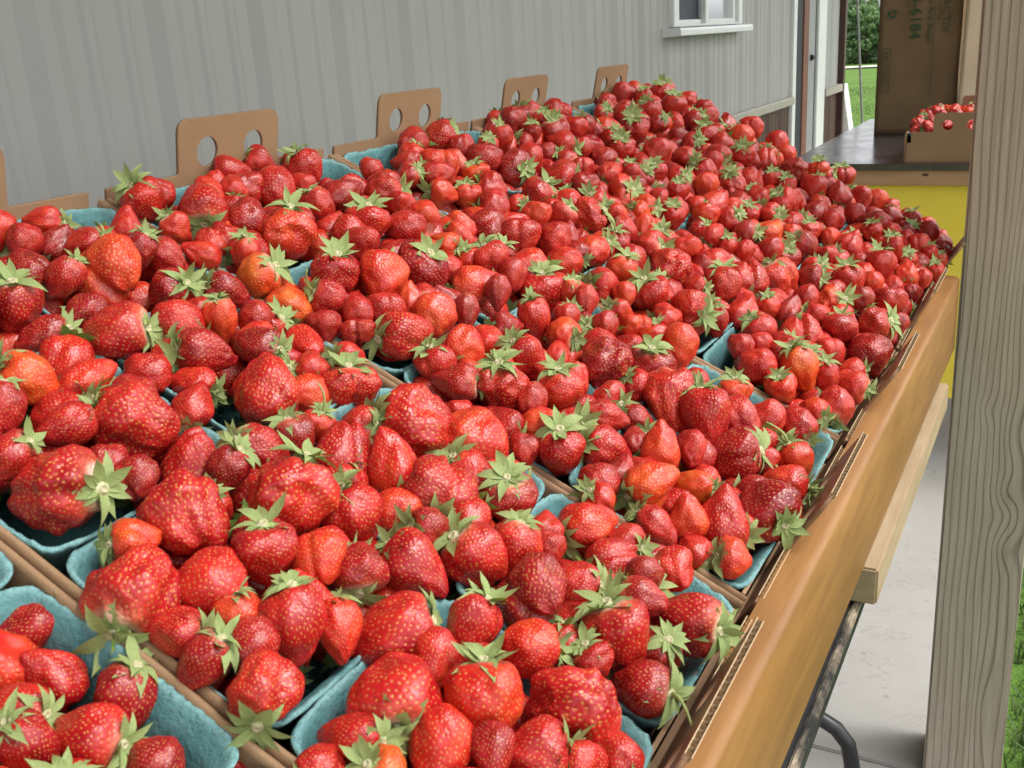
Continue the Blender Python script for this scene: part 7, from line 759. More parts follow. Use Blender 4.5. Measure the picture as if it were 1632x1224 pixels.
'2,0,0,41,1314;251,4755,-244,57,15,81,295,336,1,0,41,715;1958,6776,-1180,-23,40,-89,330,305,2,0,41,1038;2943,6237,-1534,68,65,35,306,334,1,0,41,1137;3311,3807,-1806,-74,41,-54,258,293,1,0,41,1077;769,5541,-589,-11,63,77,314,294,2,0,41,830;1031,3378,-711,-46,-44,77,262,313,2,0,41,713;1000,6688,-703,-42,-79,44,329,336,1,0,41,921;1842,4481,-1107,-72,-57,-38,277,286,1,0,41,903;419,4903,-424,54,-41,-74,300,319,1,0,41,747;4567,6192,-2419,73,24,64,295,275,1,0,41,1355;4368,5339,-2099,26,97,2,277,316,2,0,41,1303;4613,6418,-2410,77,-54,35,298,277,2,0,41,1368;3016,4484,-1678,-48,-3,-87,273,309,1,0,41,1068;3392,4925,-2165,-85,26,47,279,278,1,0,41,1143;579,7017,-719,51,81,-30,347,377,2,0,41,892;3206,5990,-1989,-61,51,-60,300,306,2,0,41,1162;3254,8412,-2103,30,-90,-32,353,369,1,0,41,1249;1655,6612,-1342,-18,-93,31,333,326,2,0,41,995;1654,5149,-1319,42,80,-43,295,304,2,0,41,920;4335,6840,-2599,94,-23,-27,312,289,1,0,41,1339;1956,4917,-1376,-3,31,95,287,317,2,0,41,945;1979,4667,-1498,-86,-43,-28,285,330,1,0,41,935;4347,4659,-2345,-26,-71,-65,263,243,2,0,41,1275;2994,5442,-1986,49,87,3,296,309,2,0,41,1111;192,5219,-443,-63,-75,-21,306,298,1,0,41,742;2135,4484,-1553,88,46,-13,281,281,1,0,41,945;3405,3545,-1873,-39,-25,-89,246,273,2,0,41,1078;4646,4552,-2761,-14,91,-38,264,283,2,0,41,1317;1296,4630,-1055,91,16,38,287,313,1,0,41,841;4926,7988,-2313,-43,-68,-59,322,355,0,0,40,1445;3768,9071,-1677,-34,84,-43,351,409,1,0,40,1327;2072,6623,-952,47,-82,32,316,341,0,0,40,1044;1768,6755,-771,-89,-15,-44,320,321,0,0,40,1013;2381,8346,-1082,95,-20,-23,350,346,1,0,40,1148;569,7009,-165,40,-79,46,336,365,1,0,40,887;450,3717,-174,-49,-71,-51,268,288,2,0,40,659;4469,9621,-2121,54,26,80,356,355,1,0,40,1419;2883,6625,-1363,-92,28,28,307,319,2,0,40,1145;2803,8225,-1311,39,-21,89,343,333,0,0,40,1192;4071,6338,-1798,78,-25,58,293,269,2,0,40,1292;1928,6492,-759,67,-35,65,314,294,0,0,40,1020;4521,6746,-2162,-12,-40,91,298,306,0,0,40,1365;4588,8488,-2197,47,-75,-46,329,300,1,0,40,1412;637,6504,-538,-1,96,-30,325,314,1,0,40,870;3157,7634,-1738,48,8,-87,331,308,1,0,40,1214;125,7836,-245,68,-31,-66,353,329,1,0,40,882;2111,4758,-1223,87,26,-41,279,278,2,0,40,956;4471,8023,-2330,66,-69,-30,322,364,2,0,40,1387;1696,6681,-1024,2,44,-90,322,357,2,0,40,1002;4040,6094,-2099,-58,81,-7,286,339,2,0,40,1279;2914,7903,-1602,67,73,-12,339,403,1,0,40,1194;3004,5558,-1650,-32,-47,-82,286,274,1,0,40,1117;623,4759,-449,-75,15,64,290,287,2,0,40,761;523,5204,-443,8,58,-81,298,327,2,0,40,779;3137,6987,-1747,-68,41,-61,311,297,0,0,40,1190;1474,5055,-814,-71,65,27,289,313,2,0,40,888;1844,7902,-1076,2,100,-6,339,337,1,0,40,1071;1369,3769,-844,63,-64,44,261,297,0,0,40,790;877,6089,-599,-36,-42,83,310,346,1,0,40,875;4818,6266,-2510,-38,84,38,287,327,2,0,40,1393;1661,4878,-827,16,-28,95,280,328,1,0,40,902;1839,5318,-1076,16,90,-39,292,288,1,0,40,951;4949,5947,-2453,76,52,39,282,301,0,0,40,1405;3280,6331,-1802,99,14,-8,300,285,1,0,40,1185;2420,5566,-1181,59,-63,-50,291,279,2,0,40,1039;356,5411,-381,-83,-47,-30,304,323,2,0,40,773;4635,7638,-2443,93,-31,-17,316,361,0,0,40,1399;4005,5570,-2158,86,44,26,280,293,2,0,40,1257;537,3830,-474,-92,-36,13,272,289,2,0,40,683;3306,4942,-1779,-53,-72,-44,269,311,1,0,40,1132;4937,7460,-2456,-94,13,31,307,324,2,0,40,1436;1569,4938,-1290,55,7,-83,287,282,2,0,40,897;2076,9736,-1502,7,89,-44,379,357,1,0,40,1160;688,3332,-694,6,-97,-23,261,283,2,0,40,664;1614,3948,-1240,-87,-15,-46,266,289,2,0,40,839;4343,4498,-2467,-76,63,17,257,251,1,0,40,1268;2567,6172,-1689,43,83,37,307,327,1,0,40,1087;1385,6300,-1209,-63,36,-69,313,345,1,0,40,948;2159,8317,-1573,0,-100,6,350,317,2,0,40,1122;1848,8423,-1413,-16,88,46,354,331,2,0,40,1092;3910,6693,-2354,-16,-84,-52,307,364,1,0,40,1279;220,3894,-621,-28,22,-93,276,307,0,0,40,651;-2,6681,-495,30,-89,34,331,314,0,0,40,810;749,8029,-804,-86,-48,17,357,383,1,0,40,958;3258,5053,-1951,47,12,87,274,261,0,0,40,1130;2718,5171,-1582,-70,33,64,282,302,2,0,40,1061;1239,5181,-1129,11,31,94,297,346,0,0,40,869;4374,4882,-2402,31,65,-69,263,307,1,0'
',40,1287;728,7771,-900,-47,-28,84,354,376,0,0,40,945;775,6559,-733,-50,-5,87,322,298,1,0,40,890;1345,9892,-971,-68,-9,-73,387,385,1,0,40,1091;3525,4594,-2084,-34,93,-12,265,294,0,0,40,1148;4087,7679,-1912,-86,-33,40,311,312,1,0,39,1331;4600,5212,-2187,-3,-49,-87,261,310,1,0,39,1334;4206,7424,-1963,-31,-10,94,303,274,1,0,39,1340;3216,5931,-1436,-43,13,-89,283,320,1,0,39,1161;2054,6221,-955,-59,-26,-76,296,325,1,0,39,1023;4856,9216,-2284,80,51,-32,339,365,0,0,39,1458;4183,7053,-1999,-11,91,-40,300,315,1,0,39,1327;4999,6685,-2250,92,30,-25,284,283,1,0,39,1431;265,6273,-1,14,93,-33,311,280,1,0,39,812;1454,7610,-693,8,16,-98,327,319,1,0,39,1015;3599,7791,-1935,37,-26,-89,316,343,1,0,39,1273;1621,5982,-967,6,-95,31,297,313,1,0,39,959;4490,7734,-2204,67,27,-70,314,334,2,0,39,1384;2718,3990,-1536,-82,48,-31,252,295,1,0,39,998;4537,6994,-2408,-39,-87,30,299,326,1,0,39,1372;3987,8156,-2099,-86,-26,44,327,301,2,0,39,1330;3086,6021,-1701,-93,-2,37,284,319,1,0,39,1147;2722,6703,-1519,92,34,-18,301,280,1,0,39,1128;4268,8192,-2258,-31,17,93,325,363,2,0,39,1365;1971,5077,-1149,-40,-90,20,274,292,1,0,39,955;3475,8396,-1889,-33,85,-41,336,401,2,0,39,1275;688,7418,-380,-57,-16,-81,329,312,0,0,39,921;1057,4844,-717,-80,-59,8,280,275,2,0,39,822;2066,5514,-1126,55,-77,-33,286,341,1,0,39,991;4522,8282,-2389,-74,-41,54,325,343,1,0,39,1398;2908,5294,-1631,17,-88,45,272,251,2,0,39,1092;1863,7574,-1132,-58,46,67,328,308,2,0,39,1060;4716,9470,-2500,18,72,67,341,324,2,0,39,1443;4767,8454,-2481,-59,65,-48,322,349,2,0,39,1432;3996,7379,-2079,89,12,43,311,329,1,0,39,1311;2890,5958,-1593,4,-83,-55,291,326,2,0,39,1119;590,5615,-457,-58,19,80,300,327,1,0,39,813;2343,5430,-1344,-15,52,-84,285,278,1,0,39,1023;4040,5218,-2281,-53,25,-81,267,299,1,0,39,1249;1683,8186,-1295,-90,37,-24,345,345,2,0,39,1065;2814,7747,-1841,-15,-92,35,329,316,0,0,39,1177;4132,7813,-2510,95,19,24,315,308,2,0,39,1338;3311,6807,-1913,-19,-97,-17,304,283,1,0,39,1206;4449,4729,-2634,53,-54,65,252,293,1,0,39,1292;2790,6182,-1844,-14,76,-64,294,270,1,0,39,1116;1289,8177,-1093,-4,98,-20,347,343,2,0,39,1022;2849,4047,-1826,-24,-94,22,253,299,2,0,39,1021;212,8448,-404,-6,-97,23,357,334,2,0,39,921;2557,7027,-1745,-7,-32,-94,311,291,2,0,39,1120;1608,8824,-1286,-81,-32,49,360,339,1,0,39,1081;4275,5443,-2495,-91,13,40,267,271,1,0,39,1290;2635,4512,-1764,-58,-76,29,266,265,1,0,39,1016;614,4171,-828,88,-1,47,274,272,2,0,39,723;382,6095,-707,12,-27,-96,312,372,2,0,39,820;4094,5957,-2433,-76,-13,-64,278,269,1,0,39,1281;725,5284,-895,-48,-25,-84,294,265,1,0,39,812;2768,5606,-1563,-70,-50,-51,283,255,0,0,39,1087;1505,5143,-1115,91,-40,15,287,310,0,0,39,899;4341,7722,-1989,61,39,69,300,290,1,0,38,1365;1668,8258,-683,-73,20,66,333,379,1,0,38,1065;3257,8855,-1405,-47,-4,88,333,320,1,0,38,1263;4854,5919,-2230,-32,17,93,263,308,0,0,38,1392;4354,8137,-1973,83,47,31,306,331,1,0,38,1376;3282,6497,-1403,-56,71,42,285,312,2,0,38,1192;1908,9877,-766,32,67,67,364,329,1,0,38,1147;2941,6878,-1400,-32,93,-19,299,354,1,0,38,1162;891,5372,-423,-65,76,4,281,337,1,0,38,833;191,4812,-25,-41,65,64,278,322,1,0,38,709;1983,7015,-877,4,26,-96,304,336,1,0,38,1050;4122,9196,-1900,88,40,-25,329,303,2,0,38,1371;3596,6546,-1630,-87,-25,43,286,341,2,0,38,1235;1525,6113,-711,-81,31,49,289,314,1,0,38,953;2816,5959,-1331,75,21,62,280,321,0,0,38,1109;2423,8814,-1135,10,-63,-77,341,327,2,0,38,1168;3013,6077,-1383,91,-41,-4,279,282,1,0,38,1140;4039,9456,-1932,-71,13,-69,338,338,1,0,38,1366;2188,6031,-1023,94,27,-19,287,328,2,0,38,1031;980,6437,-377,-81,30,-50,299,334,1,0,38,904;1786,6243,-1061,47,-85,25,292,291,1,0,38,992;4785,8208,-2532,-54,84,7,311,288,2,0,38,1430;674,9230,-512,51,-83,-23,361,343,2,0,38,1000;1766,7414,-944,12,-38,-92,313,347,2,0,38,1042;101,6220,-176,64,-5,76,307,291,2,0,38,792;4392,10393,-2319,23,-17,-96,353,392,0,0,38,1422;2053,9040,-1183,30,-41,-86,343,342,0,0,38,1135;4511,6603,-2354,89,-45,-12,284,268,2,0,38,1359;4630,5972,-2326,16,99,7,267,303,1,0,38,1359;2748,4942,-1502,-91,2,41,264,311,1,0,38,1053;2277,9324,-1310,-4'
'9,35,-80,347,318,1,0,38,1168;2306,9650,-1340,57,-40,72,354,412,1,0,38,1181;1051,8238,-631,-43,13,-89,333,324,1,0,38,998;3440,8037,-1847,-49,-31,-81,315,291,2,0,38,1261;3213,9106,-1685,-72,68,13,343,364,1,0,38,1264;1093,8836,-602,76,-64,11,352,394,2,0,38,1027;4603,8813,-2416,-24,87,43,324,338,1,0,38,1419;1679,9043,-1011,-87,49,6,352,395,1,0,38,1096;2780,7685,-1569,48,-38,79,315,311,0,0,38,1171;1399,7038,-768,-42,-22,-88,313,319,2,0,38,984;2186,7019,-1213,18,-72,67,308,349,1,0,38,1075;3972,7696,-2140,3,63,-77,305,276,1,0,38,1316;241,6310,-352,17,46,-87,304,357,1,0,38,814;130,4567,-217,4,43,90,271,246,2,0,38,686;814,4630,-605,-31,61,73,270,285,2,0,38,777;2569,8341,-1748,-65,-43,-63,335,315,0,0,38,1169;695,10287,-648,-93,-35,-14,379,357,2,0,38,1041;3286,6325,-2084,9,-31,95,285,301,1,0,38,1185;844,5519,-911,-33,61,-72,286,261,1,0,38,840;2617,8066,-1742,45,84,28,321,306,1,0,38,1165;110,6140,-527,-3,-7,-100,303,312,1,0,38,791;3453,6051,-2191,-88,44,19,280,281,2,0,38,1197;3942,10277,-2346,-22,13,97,361,358,1,0,38,1370;4800,4981,-2632,-42,-23,88,251,292,0,0,38,1356;4169,7543,-2496,-91,-39,15,305,346,0,0,38,1336;459,4494,-540,-31,-51,-80,268,288,2,0,38,724;1409,3880,-1120,48,38,79,252,258,2,0,38,806;372,5073,-674,48,11,87,283,277,2,0,38,755;2561,5421,-1734,-39,92,-3,276,263,1,0,38,1052;4126,8095,-2454,-29,-7,95,318,304,1,0,38,1344;3495,6519,-2102,-43,-89,16,292,286,0,0,38,1219;3472,9165,-1654,-6,-98,-19,329,327,2,0,37,1295;1734,7055,-715,-16,94,30,300,290,0,0,37,1023;4895,6877,-2292,-33,88,-35,276,322,2,0,37,1419;3588,7810,-1684,-1,-53,-85,300,337,0,0,37,1273;1443,9427,-649,30,-73,62,346,315,1,0,37,1084;4529,9909,-2150,-32,-34,88,334,301,0,0,37,1431;981,9808,-449,24,39,89,362,339,2,0,37,1051;1137,6606,-408,-16,52,-84,294,327,1,0,37,931;2869,8949,-1352,100,-7,4,325,313,2,0,37,1222;770,4939,-334,31,-46,-83,268,309,2,0,37,790;4084,6807,-1930,-35,-5,93,280,330,1,0,37,1307;1895,5960,-897,-94,4,-35,276,301,1,0,37,991;1048,6217,-499,-57,40,72,292,267,1,0,37,901;817,5943,-391,-92,-34,-20,289,300,1,0,37,858;3389,8902,-1604,89,40,-23,327,310,2,0,37,1279;2770,7898,-1323,-9,65,-75,310,353,0,0,37,1177;743,7860,-463,-34,-83,-44,320,350,2,0,37,948;4369,11287,-2320,91,33,24,359,339,1,0,37,1434;3490,6662,-1911,70,65,29,285,318,1,0,37,1224;891,6987,-601,-6,32,-94,302,306,1,0,37,924;1819,5590,-1042,-85,-6,-52,277,306,1,0,37,963;4142,9123,-2200,2,100,0,320,350,2,0,37,1370;3968,9717,-2115,-58,38,-72,333,304,2,0,37,1363;1954,7043,-1171,-25,-27,93,298,271,0,0,37,1049;289,5938,-235,27,42,-86,292,349,1,0,37,797;2716,6353,-1519,-31,94,12,284,299,1,0,37,1113;1749,5015,-1002,89,8,-45,266,278,1,0,37,922;1421,7392,-892,66,-66,-37,307,285,2,0,37,1002;2671,10657,-1497,-69,-68,-26,364,330,2,0,37,1246;2662,7494,-1446,-3,-48,88,304,350,1,0,37,1150;173,6608,-292,-11,-97,23,308,283,1,0,37,823;2675,8903,-1518,-67,-64,-37,329,384,1,0,37,1198;1111,5957,-581,-59,-78,-21,286,292,0,0,37,895;1367,5544,-881,-93,28,-22,279,302,0,0,37,904;614,6803,-536,-85,53,6,306,340,1,0,37,883;3417,7655,-1873,-7,-12,99,302,293,2,0,37,1247;1614,5547,-974,36,93,2,275,318,2,0,37,935;3296,6110,-1708,-49,3,87,272,290,1,0,37,1179;1349,4938,-1117,-27,-78,57,267,265,1,0,37,868;1362,5512,-1175,84,-55,-6,281,317,2,0,37,903;2902,7511,-1898,27,-75,-61,304,358,2,0,37,1179;510,9063,-735,89,6,46,347,318,1,0,37,978;1233,3299,-1121,-53,78,33,234,278,2,0,37,739;440,4839,-733,-30,-95,13,268,284,1,0,37,748;4769,6518,-2763,0,-96,-29,272,309,1,0,37,1390;3845,6110,-2225,33,-64,69,274,303,2,0,37,1252;4314,8815,-2598,-94,16,-29,321,330,1,0,37,1382;1594,5344,-1209,18,98,1,272,283,0,0,37,922;1680,5557,-1249,-62,-44,-65,275,287,1,0,37,945;4768,6818,-2761,29,-36,-89,279,261,1,0,37,1397;4547,7956,-2713,-92,26,30,302,299,1,0,37,1393;116,5554,-425,14,35,93,285,306,1,0,37,755;2173,6305,-1466,15,-98,-11,283,297,1,0,37,1043;252,8899,-662,83,-42,36,346,354,2,0,37,945;3464,9605,-1632,-16,63,76,328,390,2,0,36,1305;3456,8001,-1544,-12,99,10,293,318,1,0,36,1262;411,9417,-158,-79,-61,8,341,349,1,0,36,980;3531,8353,-1617,2,-74,67,305,356'
',1,0,36,1281;4651,11281,-2172,40,-51,-76,348,416,0,0,36,1466;1062,10720,-499,24,-40,89,362,351,0,0,36,1090;165,6492,-68,-27,-96,0,293,325,1,0,36,814;4415,10935,-1998,-15,67,-73,342,392,2,0,36,1436;3441,6253,-1620,5,-97,-23,267,297,0,0,36,1204;1498,7870,-703,-1,-49,87,308,284,1,0,36,1031;4080,8813,-1939,-71,-70,-5,311,352,1,0,36,1357;2172,11050,-1000,80,58,-19,366,338,1,0,36,1207;335,7472,-4,-21,-98,6,305,331,1,0,36,885;3100,9721,-1479,54,-32,-78,330,361,0,0,36,1268;4797,11061,-2146,-85,-42,32,342,319,1,0,36,1479;4058,10830,-1943,-97,13,-19,347,331,0,0,36,1395;1655,10396,-751,80,3,-59,351,368,2,0,36,1138;3325,8501,-1579,-82,15,55,304,357,1,0,36,1261;1874,8857,-882,-94,13,-31,322,368,0,0,36,1110;198,6043,-37,-21,63,75,286,274,1,0,36,791;3201,6312,-1503,5,-70,-71,268,291,2,0,36,1174;2181,8830,-1009,18,-96,-21,322,331,2,0,36,1142;1545,5564,-725,90,10,42,265,304,1,0,36,926;2333,9011,-1354,87,47,-13,323,301,1,0,36,1164;399,7949,-413,44,-4,90,319,341,0,0,36,917;1620,9834,-997,28,84,-47,341,381,2,0,36,1116;3988,7918,-1961,89,45,-7,293,323,0,0,36,1325;2015,11222,-1171,-68,61,41,368,356,1,0,36,1196;2955,9248,-1659,88,15,-44,326,331,1,0,36,1239;4340,9844,-2304,95,-9,-30,324,376,2,0,36,1407;4177,7977,-2174,-65,73,-22,294,278,1,0,36,1349;3611,9533,-1972,70,71,-4,329,335,2,0,36,1319;1474,9306,-878,-79,-54,-30,339,319,0,0,36,1084;4076,8851,-2196,69,52,-50,312,347,1,0,36,1357;3989,6517,-2121,21,11,-97,271,310,1,0,36,1285;2636,8078,-1485,-51,23,83,306,322,1,0,36,1168;2645,6160,-1444,6,73,-68,270,302,2,0,36,1096;2745,9157,-1514,8,-25,-97,328,328,2,0,36,1214;2232,6254,-1254,38,-88,-29,276,321,2,0,36,1048;3638,7549,-1924,-73,-12,-67,292,269,2,0,36,1271;165,5042,-563,-8,-71,-70,270,274,1,0,36,728;442,5525,-765,-67,53,52,275,305,1,0,36,793;1840,10428,-1383,-66,8,-75,361,367,0,0,36,1157;3833,7899,-2335,-8,53,84,299,354,2,0,36,1303;305,9589,-575,89,-41,-21,350,332,0,0,36,978;4245,8310,-2576,-37,-71,-60,300,279,2,0,36,1363;4682,5135,-2738,-1,-50,87,243,271,0,0,36,1341;1525,7471,-1216,-59,-56,58,304,279,1,0,36,1018;3028,6702,-1724,41,-51,-75,276,262,2,0,36,1166;137,7398,-606,60,54,59,310,303,2,0,36,864;4103,6495,-2371,-99,5,13,265,305,1,0,36,1299;239,6681,-622,-62,26,74,301,319,0,0,36,837;855,6457,-941,38,11,-92,291,348,2,0,36,894;4482,10301,-2690,-89,36,-29,335,343,0,0,36,1429;4090,9640,-2514,25,-62,-75,330,363,2,0,36,1373;613,4633,-756,59,-80,-12,256,263,1,0,36,755;258,5938,-539,61,14,-78,281,333,1,0,36,796;2644,5933,-1602,-54,73,-42,266,279,1,0,36,1086;1745,6895,-1308,2,36,-93,296,299,2,0,36,1018;2228,6024,-1543,1,-98,18,274,271,0,0,36,1037;1699,6203,-1355,56,75,-36,279,329,0,0,36,981;132,10347,-559,-10,34,93,371,352,2,0,36,991;3000,6551,-1886,49,-86,11,279,310,2,0,36,1157;436,6777,-702,-43,-60,-67,304,288,1,0,36,864;3459,10670,-2206,17,25,95,355,371,2,0,36,1326;1732,5932,-1323,-21,93,29,278,317,1,0,36,971;3482,5524,-2164,81,53,-25,254,300,0,0,36,1181;4623,8197,-2170,39,-34,-86,285,336,2,0,35,1411;2823,9578,-1218,-2,17,-99,318,293,1,0,35,1235;431,10791,-126,65,-8,-76,358,338,1,0,35,1033;1893,10327,-864,83,56,-2,343,326,1,0,35,1159;2369,9898,-968,-54,-73,42,334,320,1,0,35,1196;1124,7500,-404,51,-16,84,298,279,2,0,35,973;3210,9327,-1520,-73,41,54,312,301,1,0,35,1270;3046,8456,-1290,74,52,-42,300,323,2,0,35,1227;2395,10769,-1015,21,-81,55,346,383,2,0,35,1222;534,7376,-187,23,23,-95,295,273,1,0,35,902;1982,9395,-914,-53,-55,65,326,304,2,0,35,1139;1954,7622,-830,57,5,-82,292,313,0,0,35,1072;572,9225,-224,27,-96,6,327,351,2,0,35,988;259,6738,27,2,-96,-29,288,299,0,0,35,838;194,7788,17,-68,69,-24,309,366,1,0,35,886;2077,7827,-967,-51,17,-85,292,321,0,0,35,1094;3657,8120,-1681,90,43,-9,294,344,1,0,35,1290;4938,9462,-2359,-25,79,-56,310,329,1,0,35,1471;1452,8453,-639,13,98,16,312,367,0,0,35,1049;4546,10349,-2110,58,3,82,323,333,0,0,35,1440;734,6896,-343,-27,46,-84,290,301,1,0,35,900;4657,9099,-2224,7,81,-59,303,292,1,0,35,1432;2763,10336,-1479,58,79,-20,336,376,2,0,35,1248;1044,7537,-723,-39,7,-92,301,310,2,0,35,967;4057,9401,-2182,-89,43,14,312,297,0,0,35,1'
'366;4699,10294,-2425,19,-34,-92,328,309,2,0,35,1455;3396,11360,-1833,-39,85,36,352,327,1,0,35,1336;452,7036,-436,-11,-42,90,297,337,0,0,35,877;420,7743,-277,42,-88,-24,305,353,1,0,35,908;1986,8394,-1188,-26,89,-37,308,278,1,0,35,1106;3925,10491,-2106,-85,-1,-53,335,343,1,0,35,1373;1541,8345,-900,68,-73,-6,314,342,2,0,35,1055;2380,7968,-1273,-37,83,-41,297,339,2,0,35,1134;1085,7946,-658,-30,92,-25,302,300,2,0,35,989;2958,8965,-1635,-14,18,-97,312,288,1,0,35,1232;4673,7404,-2476,65,-5,76,272,316,1,0,35,1399;420,10301,-436,-87,30,-39,350,381,2,0,35,1015;695,6288,-402,-33,-9,94,281,266,1,0,35,864;4288,6574,-2259,-19,70,-69,259,304,1,0,35,1327;188,6926,-294,1,74,68,291,281,2,0,35,843;1045,6403,-700,78,-44,44,282,282,2,0,35,912;2145,7374,-1260,61,17,-77,287,341,2,0,35,1085;2682,5582,-1346,-88,-26,-40,250,282,2,0,35,1075;137,5072,-286,-26,85,-45,261,303,1,0,35,724;3946,7053,-2112,19,-48,-86,269,295,2,0,35,1295;3140,7396,-1726,-75,9,-65,283,280,2,0,35,1205;4508,7371,-2318,-69,5,-72,270,289,1,0,35,1377;4359,6860,-2289,-11,99,-6,263,311,2,0,35,1345;3134,7044,-1508,79,-19,58,278,294,2,0,35,1192;392,6791,-431,-61,-57,-54,293,309,1,0,35,858;3997,8285,-2401,-39,6,-92,291,340,0,0,35,1333;623,6247,-675,-13,-78,61,276,255,2,0,35,855;1315,11168,-1109,-87,-18,47,364,389,2,0,35,1128;1624,7867,-1246,-97,-13,19,303,291,0,0,35,1046;2788,5334,-1840,56,46,-69,248,251,2,0,35,1078;4470,7834,-2528,-71,70,-3,280,280,0,0,35,1381;725,8317,-782,40,-53,-75,317,365,1,0,35,968;2033,11220,-1497,-58,76,29,364,341,0,0,35,1198;2230,7057,-1453,75,66,-8,285,277,1,0,35,1082;529,5378,-603,-10,78,-61,262,290,2,0,35,793;4744,9866,-2776,44,89,-10,320,319,1,0,35,1451;272,5451,-592,-25,42,88,269,267,2,0,35,768;291,8430,-665,11,31,-94,326,317,2,0,35,929;3847,8933,-2291,74,44,-50,308,337,1,0,35,1331;2593,8822,-1777,-19,92,34,313,355,0,0,35,1187;2919,5923,-1953,90,8,-42,262,263,2,0,35,1121;2228,6795,-1597,-69,-64,35,282,271,0,0,35,1071;2813,10469,-1704,-85,49,20,338,315,0,0,35,1256;4606,6643,-2757,81,-58,13,264,274,0,0,35,1370;2836,11079,-1913,-41,-86,31,350,329,0,0,35,1272;-43,6433,-460,74,-67,9,286,314,2,0,35,792;4728,10979,-2766,81,30,51,336,323,2,0,35,1466;4610,7986,-2056,-29,-67,-68,273,301,0,0,34,1406;5041,10650,-2265,19,-59,-78,315,353,1,0,34,1501;2899,9880,-1359,-54,-65,-54,319,343,1,0,34,1251;4300,10666,-2000,47,87,-12,323,379,2,0,34,1418;2778,11318,-1301,-56,-79,-22,346,384,1,0,34,1274;1855,8418,-837,-63,-67,39,295,329,2,0,34,1092;1694,7962,-798,36,-71,60,292,315,2,0,34,1056;4391,8369,-2077,-43,-15,-89,281,332,1,0,34,1385;1585,7382,-695,-5,98,21,281,318,1,0,34,1020;4445,11382,-2048,12,99,-9,336,346,1,0,34,1445;1965,9675,-936,-87,42,-26,316,301,1,0,34,1147;4116,9815,-1880,-22,15,96,312,322,0,0,34,1383;2435,7745,-1152,100,-5,-8,280,323,0,0,34,1133;2863,7377,-1246,-66,-69,-29,276,277,2,0,34,1171;863,8407,-384,12,67,-73,302,351,1,0,34,985;1723,10441,-1048,-68,-22,70,333,340,1,0,34,1146;1024,9155,-610,-16,-16,97,320,365,2,0,34,1032;4272,7786,-2284,49,67,55,278,290,1,0,34,1356;4180,10874,-2215,-70,51,50,325,345,2,0,34,1408;441,9820,-416,18,32,93,329,355,1,0,34,1000;566,10602,-415,-94,-25,-24,342,380,0,0,34,1040;1996,9331,-1199,40,-91,12,315,298,2,0,34,1139;3622,9251,-1962,-48,-86,-17,304,314,2,0,34,1314;103,10330,-276,25,-90,-35,344,342,1,0,34,987;1563,6984,-988,-90,39,18,279,312,1,0,34,1001;4047,8391,-2180,6,99,12,283,286,2,0,34,1343;3524,11031,-1905,86,-46,23,336,379,1,0,34,1342;1572,11042,-977,62,-2,79,349,361,1,0,34,1149;2238,6799,-1310,82,52,23,270,273,1,0,34,1072;4909,9224,-2530,-29,-80,-52,295,333,1,0,34,1463;2129,7862,-1198,-74,67,-3,287,323,0,0,34,1102;828,6347,-580,38,-92,-4,268,303,1,0,34,883;4820,10971,-2508,87,19,45,324,297,2,0,34,1478;1528,6347,-972,-11,28,95,267,319,0,0,34,966;3131,11180,-1708,-44,19,-88,336,346,1,0,34,1305;4927,7884,-2520,9,-28,96,268,298,0,0,34,1442;3405,9412,-1823,-75,47,-47,305,338,2,0,34,1293;117,8236,-212,47,-17,-87,305,336,1,0,34,900;1475,10270,-943,73,-59,35,335,324,2,0,34,1116;1389,7795,-890,-30,-59,75,294,271,1,0,34,1016;810,7389,-'
